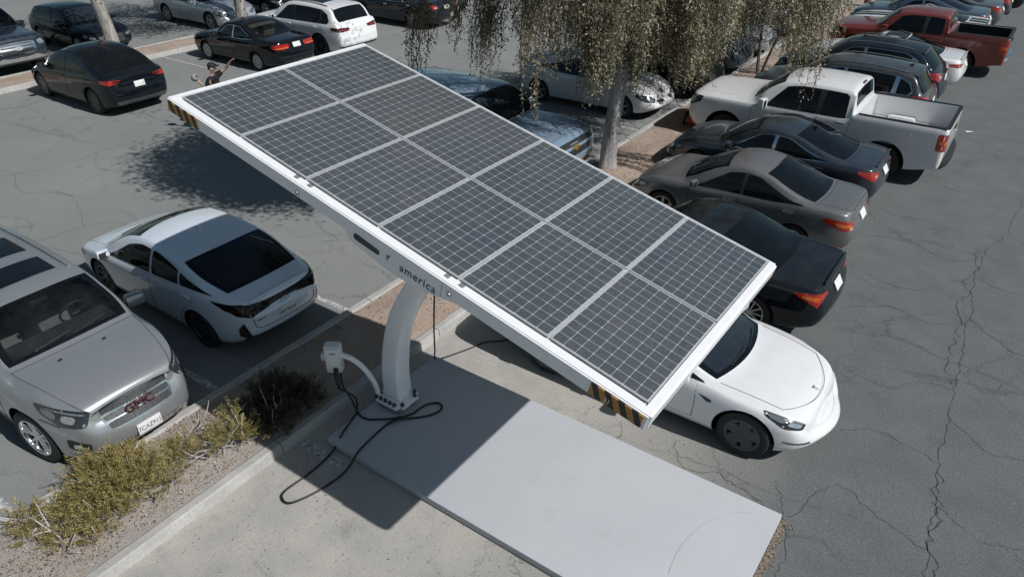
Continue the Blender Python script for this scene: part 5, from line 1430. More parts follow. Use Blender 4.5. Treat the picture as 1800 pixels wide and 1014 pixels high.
# side fascia along the long near edge, deeper in the middle where the column meets it
mb = MB(); y0_, y1_ = lo - .012, lo + .05
def zb_(x): return -lerp(.128, .138, (x - xA) / AL)
poly = [(xA, -.002), (xD, -.002), (xD, zb_(xD))]
poly += [(1.06, zb_(1.06)), (.85, -.19), (.66, -.24), (.33, -.276), (0, -.240), (-.15, -.230), (-.205, -.214), (-.24, -.185), (-.262, -.15), (-.284, zb_(-.284))]
poly += [(xA, zb_(xA))]
mb.prism(poly, y0_, y1_, 'y'); arr(mb); fas = st_build(mb, 'side_fascia', white_steel)
mb = MB(); mb.prism([(xA, -.002), (xD, -.002), (xD, -.125), (xA, -.125)], hi - .03, hi + .012, 'y'); arr(mb); st_build(mb, 'side_fascia', white_steel)
mb = MB(); mb.box((xD + .008, AY, -.067), (.024, AW - .03, .128)); arr(mb); st_build(mb, 'end_fascia', white_steel)
mb = MB(); mb.box((xA - .008, AY, -.062), (.024, AW - .03, .118)); arr(mb); st_build(mb, 'end_fascia', white_steel)
mb = MB(); mb.prism([(.98, -.09), (-.25, -.09), (-.23, -.18), (-.12, -.222), (.33, -.268), (.85, -.18), (.98, -.13)], lo + .055, hi - .9, 'y'); arr(mb); st_build(mb, 'battery_housing', white_steel)
# panels
def cell_mat():
    m = NT('solar_cells'); oc = m.obj(); sp = m.n('ShaderNodeSeparateXYZ'); m.l(oc, sp.inputs[0])
    nx, ny = 8, 12; mg = .004
    def axis(o, size, n):
        u = m.math('MULTIPLY', m.math('ADD', m.math('DIVIDE', o, size - 2 * mg), .5), n)
        f = m.math('ABSOLUTE', m.math('SUBTRACT', m.math('FRACT', u), .5))      # .5 on a cell border
        return u, m.math('SUBTRACT', .5, f)
    pu, pv = pw - .036, ph - .038
    u, du = axis(sp.outputs[0], pu, nx); v, dv = axis(sp.outputs[1], pv, ny)
    su = pu / nx; sv_ = pv / ny
    lu = m.ramp(m.math('MULTIPLY', du, su), .0006, .0024, 1, 0); lv = m.ramp(m.math('MULTIPLY', dv, sv_), .0006, .0024, 1, 0)
    dia = m.ramp(m.math('ADD', m.math('MULTIPLY', du, su), m.math('MULTIPLY', dv, sv_)), .008, .010, 1, 0)
    grid = m.math('MAXIMUM', m.math('MAXIMUM', lu, lv), dia)
    # cell to cell tone
    fl = m.n('ShaderNodeCombineXYZ'); m.l(m.math('FLOOR', u), fl.inputs[0]); m.l(m.math('FLOOR', v), fl.inputs[1])
    wn = m.n('ShaderNodeTexWhiteNoise'); m.l(fl.outputs[0], wn.inputs['Vector'])
    info = m.n('ShaderNodeObjectInfo')
    dust = m.noise(m.geo(), 34, 5, .75); cloud = m.noise(m.geo(), 1.4, 5, .6)
    cell = m.mix(m.ramp(wn.outputs['Value'], 0, 1), (.046, .059, .071), (.058, .072, .084))
    cell = m.mix(m.math('MULTIPLY', info.outputs['Random'], .45), cell, (.075, .080, .084))
    cell = m.mix(m.ramp(dust, .42, .72, 0, .38), cell, (.15, .16, .165))
    cell = m.mix(m.ramp(cloud, .4, .75, 0, .25), cell, (.13, .13, .13))
    edge = m.math('MAXIMUM', m.ramp(m.math('ABSOLUTE', sp.outputs[0]), pu / 2 - mg, pu / 2 - mg + .001), m.ramp(m.math('ABSOLUTE', sp.outputs[1]), pv / 2 - mg, pv / 2 - mg + .001))
    grid = m.math('MAXIMUM', grid, edge)
    m.l(m.mix(grid, cell, (.46, .49, .51)), m.b.inputs['Base Color'])
    m.l(m.ramp(dust, .3, .7, .22, .5), m.b.inputs['Roughness']); m.b.inputs['Coat Weight'].default_value = .35; m.b.inputs['Coat Roughness'].default_value = .12
    m.b.inputs['Specular IOR Level'].default_value = .35
    return m.m
cells = cell_mat()
pmesh = None
for i in range(6):
    for j in range(2):
        if pmesh is None:
            b = MB(); b.box((0, 0, 0), (pw - .016, ph - .018, .03), 1, bevel=.003)
            b.add([(-(pw - .036) / 2, -(ph - .038) / 2, .0165), ((pw - .036) / 2, -(ph - .038) / 2, .0165), ((pw - .036) / 2, (ph - .038) / 2, .0165), (-(pw - .036) / 2, (ph - .038) / 2, .0165)], [(0, 1, 2, 3)], 0)
            o = b.build('solar_panel', [cells, simple('anodised_frame', (.50, .51, .52), .4, .3)], ST); pmesh = o.data
        else:
            o = link(bpy.data.objects.new('solar_panel', pmesh), ST)
        o.matrix_local = Matrix.Translation(-S0) @ AM @ Matrix.Translation((px0 + (i + .5) * pw, py0 + (j + .5) * ph, -.012))
# hazard plates at both ends of the near edge
def hazard_mat():
    m = NT('hazard_stripes'); oc = m.obj(); sp = m.n('ShaderNodeSeparateXYZ'); m.l(oc, sp.inputs[0])
    a = m.math('ADD', sp.outputs[0], m.math('MULTIPLY', sp.outputs[2], .55))
    f = m.math('FRACT', m.math('MULTIPLY', a, 8.2)); k = m.ramp(f, .49, .51)
    n1 = m.ramp(m.noise(oc, 40, 5), .3, .7, .7, 1.15)
    c = m.mix(k, (.012, .013, .014), (.50, .25, .05)); m.l(m.mix(1.0, c, n1, 'MULTIPLY'), m.b.inputs['Base Color']); m.set(Roughness=.5); return m.m
hz = hazard_mat()
for (x0, x1) in ((xD - .50, xD - .03), (xA + .02, xA + .50)):
    xc = (x0 + x1) / 2; mb = MB()
    h0, h1 = -.012, zb_(xc) + .006
    sl = zb_(x1) - zb_(x0)
    mb.prism([(x0 - xc, h0), (x1 - xc, h0), (x1 - xc, h1 + sl / 2), (x0 - xc, h1 - sl / 2)], -.004, .004, 'y')
    o = mb.build('hazard_plate', hz, ST); o.matrix_local = Matrix.Translation(-S0) @ AM @ Matrix.Translation((xc, lo - .018, 0))
    if x0 > 0:
        tm = text_mesh('31', .06, .001); tm.materials.append(frame_white)
        t_ = link(bpy.data.objects.new('plate_number', tm), o); t_.matrix_local = Matrix.Translation((-.07, -.006, -.085)) @ Matrix.Rotation(PI / 2, 4, 'X')
# lettering, slot and bolts on the fascia
ink = simple('lettering_black', (.02, .02, .022), .5)
fo_ = lambda nm, mb, mt: st_build(arr(mb), nm, mt, fas)
tm = text_mesh('america', .119, .001, spacing=1.12); tm.materials.append(ink)
t_ = link(bpy.data.objects.new('lettering', tm), fas); t_.matrix_local = Matrix.Translation(-S0) @ AM @ Matrix.Translation((.606, lo - .0145, -.147)) @ Matrix.Rotation(PI / 2, 4, 'X')
mb = MB(); mb.prism([(.235, -.112), (.285, -.10), (.245, -.172)], lo - .015, lo - .0125, 'y'); fo_('arrow_mark', mb, simple('olive_mark', (.22, .21, .13), .6))
mb = MB(); sl = [(-.135 + .034 * math.cos(a), -.137 + .034 * math.sin(a)) for a in np.linspace(PI / 2, 3 * PI / 2, 9)] + [(.125 + .028 * math.cos(a), -.147 + .028 * math.sin(a)) for a in np.linspace(-PI / 2, PI / 2, 9)]
mb.prism(sl, lo - .016, lo - .0125, 'y'); fo_('service_slot', mb, simple('slot_shadow', (.045, .05, .045), .6, vary=.4))
for x in (.957, -.911):
    mb = MB(); mb.lathe([(.001, -.03), (.016, -.028), (.022, -.012), (.027, -.012)], 'y', 16, (x, lo, -.085)); fo_('bolt', mb, gal)
mb = MB(); mb.prism([(.87, -.02), (.87, -.17), (.873, -.17), (.873, -.02)], lo - .0135, lo - .0125, 'y'); fo_('joint_seam', mb, seam_mat)
for x in (.86, 1.02, -1.0, -.82):
    mb = MB(); mb.box((x, lo + .06, .012), (.05, .04, .014), bevel=.004); arr(mb); st_build(mb, 'bracket', gal)
# charger box on its curved arm
mb = MB(); arm = smooth_path([(.06, -1.22, .22), (.04, -1.24, .42), (-.03, -1.32, .68), (-.13, -1.40, .84), (-.24, -1.46, .90), (-.32, -1.5, .90)], 6)
mb.tube(arm, .036, 12); st_build(mb, 'charger_arm', white_steel, smooth=60)
EB = Matrix.Translation((-.36, -1.52, .86)) @ Matrix.Rotation(R(-58), 4, 'Z')
mb = MB(); mb.box((0, 0, 0), (.15, .22, .43), bevel=.045); mb.xf(EB); eb = st_build(mb, 'charger_box', simple('charger_white', (.72, .725, .73), .35, 0, .3, .03), smooth=50)
mb = MB(); mb.box((.065, 0, 0), (.06, .18, .375), bevel=.02); mb.xf(EB); st_build(mb, 'charger_cover', simple('charger_white', (.72, .725, .73)), eb, smooth=50)
mb = MB(); mb.box((-.05, -.15, -.03), (.07, .07, .10), bevel=.012); mb.xf(EB); st_build(mb, 'cable_hook', simple('charger_white', (.72, .725, .73)), eb, smooth=50)
mb = MB(); mb.box((.097, .02, .12), (.004, .08, .014)); mb.xf(EB); st_build(mb, 'badge', bolt_m, eb)
q0 = EB @ Vector((.09, .03, -.12)); q1 = EB @ Vector((.16, .05, -.17)); q2 = EB @ Vector((.20, .07, -.27)); q3 = EB @ Vector((.20, .08, -.36))
mb = MB(); mb.tube([q0, q1, q2, q3], [.034, .032, .028, .02], 10); st_build(mb, 'plug', cable_m, smooth=60)
zp, zg = .118, .022
c1 = [tuple(q3), (-.02, -1.55, .36), (.02, -1.60, .16), (.0, -1.62, zp), (.03, -1.7, zp), (.12, -1.95, zp), (.18, -2.2, zg), (.22, -2.6, zg), (.20, -2.95, zg), (.26, -3.06, zg), (.40, -3.05, zg), (.52, -2.75, zg), (.56, -2.35, zg), (.52, -2.05, zp), (.48, -1.75, zp), (.47, -1.52, zp), (.50, -1.30, zp)]
mb = MB(); mb.tube(smooth_path(c1, 7), .0135, 8); st_build(mb, 'charging_cable', cable_m, smooth=60)
q4 = EB @ Vector((.02, .06, -.23))
c2 = [tuple(q4), (-.30, -1.50, .40), (-.16, -1.50, .22), (.0, -1.56, zp), (.17, -1.58, zp), (.33, -1.48, zp), (.50, -1.36, zp + .02), (.60, -1.16, zp), (.62, -.96, zp), (.70, -.82, zp), (.80, -.80, zp), (.86, -.90, zp), (.80, -1.06, zp), (.66, -1.22, zp), (.55, -1.38, zp + .03), (.48, -1.5, zp + .01)]
mb = MB(); mb.tube(smooth_path(c2, 7), .0135, 8); st_build(mb, 'charging_cable', cable_m, smooth=60)
jc = AM @ Vector((-.02, -.36, -.60))
c3 = [tuple(jc), (jc.x - .03, jc.y - .02, jc.z - .15), (.72, -.74, 1.4), (.40, -.42, .6), (.10, -.12, .18), (.06, .02, .05), (.12, .22, zg), (.24, .50, zg), (.34, .78, zg), (.55, .98, zg), (.62, 1.15, .05), (.62, 1.4, .3)]
mb = MB(); mb.tube(smooth_path(c3, 7), .011, 8); mb.box(Vector(jc) + Vector((0, 0, -.10)), (.05, .05, .14), bevel=.015); st_build(mb, 'charging_cable', cable_m, smooth=60)

# ------------------------------------------------------------------ traffic cone lying on the island
tc = thing('traffic_cone', 'orange traffic cone lying on its side in front of the white pickup', 'traffic cone', (-1.12, 11.55, .17), R(-10))
mb = MB(); mb.lathe([(.16, .03), (.15, .05), (.04, .62), (.03, .64), (.001, .64)], 'x', 24); mb.xf(Matrix.Rotation(R(9), 4, 'Y') @ Matrix.Translation((0, 0, .12)))
mb.build('cone_body', simple('cone_orange', (.62, .10, .03), .55, vary=.25), tc, 50)
mb = MB(); mb.box((0, 0, 0), (.035, .38, .38), bevel=.01); mb.xf(Matrix.Rotation(R(9), 4, 'Y') @ Matrix.Translation((0, 0, .14))); mb.build('cone_base', rubber, tc, 40)
# concrete block and far posts on the island
mb = MB(); mb.box((-.72, 16.1, .17), (.45, .22, .14), bevel=.015, rot=Matrix.Rotation(R(25), 3, 'Z')); tag(mb.build('concrete_block', kerb_mat), 'pale concrete block lying on the dirt island under the tree', 'block')
# ------------------------------------------------------------------ foliage
def leaf_mat(name, cols, trans=.35, rough=.6):
    m = NT(name); at = m.n('ShaderNodeAttribute', attribute_name='tone')
    cr = m.n('ShaderNodeValToRGB'); el = cr.color_ramp.elements
    el[0].position = 0; el[0].color = (*cols[0], 1); el[1].position = 1; el[1].color = (*cols[-1], 1)
    for i, c in enumerate(cols[1:-1]):
        e = el.new((i + 1) / (len(cols) - 1)); e.color = (*c, 1)
    m.l(at.outputs['Fac'], cr.inputs[0])
    m.l(cr.outputs[0], m.b.inputs['Base Color']); m.set(Roughness=rough); m.b.inputs['Specular IOR Level'].default_value = .35
    tr = m.n('ShaderNodeBsdfTranslucent'); m.l(cr.outputs[0], tr.inputs[0])
    mx = m.n('ShaderNodeMixShader'); mx.inputs[0].default_value = trans; m.l(m.b.outputs[0], mx.inputs[1]); m.l(tr.outputs[0], mx.inputs[2]); m.l(mx.outputs[0], m.out.inputs[0])
    return m.m

def unit(a): return a / np.maximum(np.linalg.norm(a, axis=-1, keepdims=True), 1e-9)

def leaf_mesh(name, P, D, N, ln, wd, tone, mat, parent, fold=.0):
    """one rhombic leaf per row: base P, direction D, face normal near N"""
    n = len(P); D = unit(D); S = unit(np.cross(D, N)); U = np.cross(S, D)
    ln = np.broadcast_to(ln, (n,))[:, None]; wd = np.broadcast_to(wd, (n,))[:, None]
    V = np.empty((n, 4, 3))
    V[:, 0] = P; V[:, 1] = P + D * ln * .45 + S * wd * .5 + U * wd * fold; V[:, 2] = P + D * ln; V[:, 3] = P + D * ln * .45 - S * wd * .5 + U * wd * fold
    me = bpy.data.meshes.new(name)
    me.vertices.add(n * 4); me.vertices.foreach_set('co', V.reshape(-1).astype(np.float32))
    me.loops.add(n * 4); me.loops.foreach_set('vertex_index', np.arange(n * 4, dtype=np.int32))
    me.polygons.add(n); me.polygons.foreach_set('loop_start', np.arange(n, dtype=np.int32) * 4)
    at = me.attributes.new('tone', 'FLOAT', 'FACE'); at.data.foreach_set('value', np.clip(tone, 0, 1).astype(np.float32))
    me.materials.append(mat); me.update(calc_edges=True); me.validate()
    o = bpy.data.objects.new(name, me); return link(o, parent)

def weeping_crown(root, cx, cy, boughs, mat, rg, per=3, leaf=.066, wid=.025, step=.04, name='foliage', twigs=True):
    """boughs: rows of x, y, z_top, z_tip, spread; each is a bunch of drooping strands with short side twigs carrying the leaves"""
    P = []; T = []; W = []; stems = MB()
    for (x, y, zt, zl, spd) in boughs:
        out = unit(np.array([[x - cx, y - cy]]))[0]
        k = max(int(round(per * rg.uniform(.6, 1.4))), 1); shade = rg.normal(0, .25)  # random tone per bough, painting in lit and dark clumps
        for s_ in range(k):
            l = (zt - zl) * (1.0 if s_ == 0 else rg.uniform(.4, .95)); m = max(int(l / step), 5); t = np.linspace(0, 1, m)
            a = rg.uniform(0, 6.28); sp = spd * rg.uniform(.2, 1.0); ph = rg.uniform(0, 6.28, 2); am = rg.uniform(.02, .06)
            bx = x + rg.normal(0, spd * .35) - out[0] * .25; by = y + rg.normal(0, spd * .35) - out[1] * .25
            sx = bx + (out[0] * .25 + sp * math.cos(a) * .5) * (1 - (1 - t) ** 2) + am * np.sin(t * 6 + ph[0])
            sy = by + (out[1] * .25 + sp * math.sin(a) * .5) * (1 - (1 - t) ** 2) + am * np.sin(t * 5 + ph[1])
            sz = zt - l * t
            st = np.stack([sx, sy, sz], 1); stems.tube(st[::3], list(np.linspace(.007, .003, len(st[::3]))), 3, caps=False) if len(st[::3]) > 1 else None; P.append(st); T.append(np.gradient(st, axis=0)); W.append(np.full(m, shade))
            # side twigs
            for q in range(0, m, 2):
                if rg.random() < .25: continue
                tl = spd * rg.uniform(.35, 1.15) * (1.15 - .75 * t[q]); kk = max(int(tl / .027), 2); u = np.linspace(.1, 1, kk)
                an = rg.uniform(0, 6.28); dz = rg.uniform(-.75, .05)
                tw = st[q] + np.stack([u * tl * math.cos(an), u * tl * math.sin(an), dz * u * tl - .45 * tl * u * u], 1)
                P.append(tw); T.append(np.gradient(tw, axis=0)); W.append(np.full(kk, shade))
    tw_ = stems.build('hanging_twigs', twig_m, root, 0, False); tw_['kind'] = 'stuff'
    P = np.concatenate(P); T = unit(np.concatenate(T)); W = np.concatenate(W); n = len(P)
    side = np.where(np.arange(n) % 2 == 0, 1., -1.)[:, None]
    perp = unit(np.cross(T, unit(rg.normal(size=(n, 3)) + np.array([0, 0, 1.2]))))
    D = unit(T * .7 + perp * side * rg.uniform(.6, 1.1, (n, 1)) + np.array([0, 0, -.25]) + rg.normal(0, .22, (n, 3)))
    keep = rg.random(n) < .9; P, D, W = P[keep], D[keep], W[keep]; m = len(P)
    N = unit(rg.normal(size=(m, 3)) + np.array([.45, 0, .7]))
    cl = .5 + .5 * np.sin(P[:, 0] * 2.3 + P[:, 2] * 1.2) * np.sin(P[:, 1] * 2.1 + P[:, 2] * .9)
    tone = rg.beta(1.6, 2.0, m) * .62 + cl * .33 + W
    return leaf_mesh(name, P, D, N, leaf * rg.uniform(.6, 1.2, m), wid * rg.uniform(.7, 1.25, m), tone, mat, root, .12)

def bark_mat(name, a, b, scale=5):
    m = NT(name); oc = m.obj(); mp = m.n('ShaderNodeMapping'); mp.inputs['Scale'].default_value = (1, 1, .28); m.l(oc, mp.inputs[0])
    n1 = m.noise(mp.outputs[0], scale, 7, .7); n2 = m.noise(mp.outputs[0], scale * 5, 5, .7)
    c = m.mix(m.ramp(n1, .38, .64), a, b); c = m.mix(1.0, c, m.ramp(n2, .25, .75, .65, 1.25), 'MULTIPLY')
    m.l(c, m.b.inputs['Base Color']); m.set(Roughness=.95); m.b.inputs['Specular IOR Level'].default_value = .1; m.bump(n2, .8, .03); return m.m
bark_grey = bark_mat('grey_bark', (.27, .265, .262), (.42, .41, .40), 4)
bark_pale = bark_mat('pale_mottled_bark', (.20, .185, .17), (.52, .49, .46), 4)
bark_dark = bark_mat('dark_bark', (.10, .085, .07), (.2, .17, .14), 6)
twig_m = simple('twig_brown', (.09, .07, .05), .9)

def trunk(root, path, radii, mat, n=20, name='trunk'):
    P = smooth_path(path, 8); k = len(P); rs = np.interp(np.linspace(0, 1, k), np.linspace(0, 1, len(radii)), radii)
    mb = MB(); V = []; F = []
    for i, p in enumerate(P):
        for j in range(n):
            a = 2 * PI * j / n
            r = rs[i] * (1 + .06 * math.sin(3 * a + i * .25) + .04 * math.sin(5 * a - i * .4) + (.25 * max(0, 1 - i / 5) * max(0, math.sin(4 * a)) if i < 5 else 0))
            V.append((p.x + r * math.cos(a), p.y + r * math.sin(a), p.z))
    for i in range(k - 1):
        for j in range(n): j2 = (j + 1) % n; F.append((i * n + j, i * n + j2, (i + 1) * n + j2, (i + 1) * n + j))
    mb.add(V, F); o = mb.build(name, mat, root, 60); return o

def limbs(root, base, tips, r0, mat, rg, name='limb'):
    for t in tips:
        b = Vector(base); t = Vector(t); mid = b.lerp(t, .5) + Vector((rg.normal(0, .15), rg.normal(0, .15), .45))
        P = smooth_path([b, b.lerp(mid, .5) + Vector((0, 0, .12)), mid, t], 6); k = len(P)
        MB().tube(P, list(np.linspace(r0, .018, k)), 8).build(name, mat, root, 60)

# main weeping tree on the island: coordinates are local to its base
leaf_main = leaf_mat('weeping_leaf', [(.05, .052, .038), (.145, .137, .09), (.31, .28, .18), (.54, .48, .34)], .26)
TB = (-1.38, 7.72)
tree = thing('weeping_tree', 'large tree with grey trunk and drooping olive foliage on the dirt island', 'tree', (TB[0], TB[1], .12))
trunk(tree, [(0, 0, -.15), (.0, .02, .3), (.04, .06, 1.2), (.08, .14, 2.2), (.12, .2, 3.1)], [.25, .19, .165, .155, .15], bark_grey)
rg = np.random.default_rng(5)
tips = [(3.2 * math.cos(a), 3.2 * math.sin(a), 4.6 + rg.uniform(-.5, .8)) for a in np.linspace(0, 2 * PI, 12)[:-1] + .3] + [(1.3, .5, 5.8), (-1.2, .8, 6.0), (-.3, -1.3, 5.9)]
limbs(tree, (.12, .2, 2.75), tips + [(-1.0, -3.4, 5.6), (-2.2, -3.0, 5.8), (.3, -3.6, 5.6)], .11, bark_grey, rg)
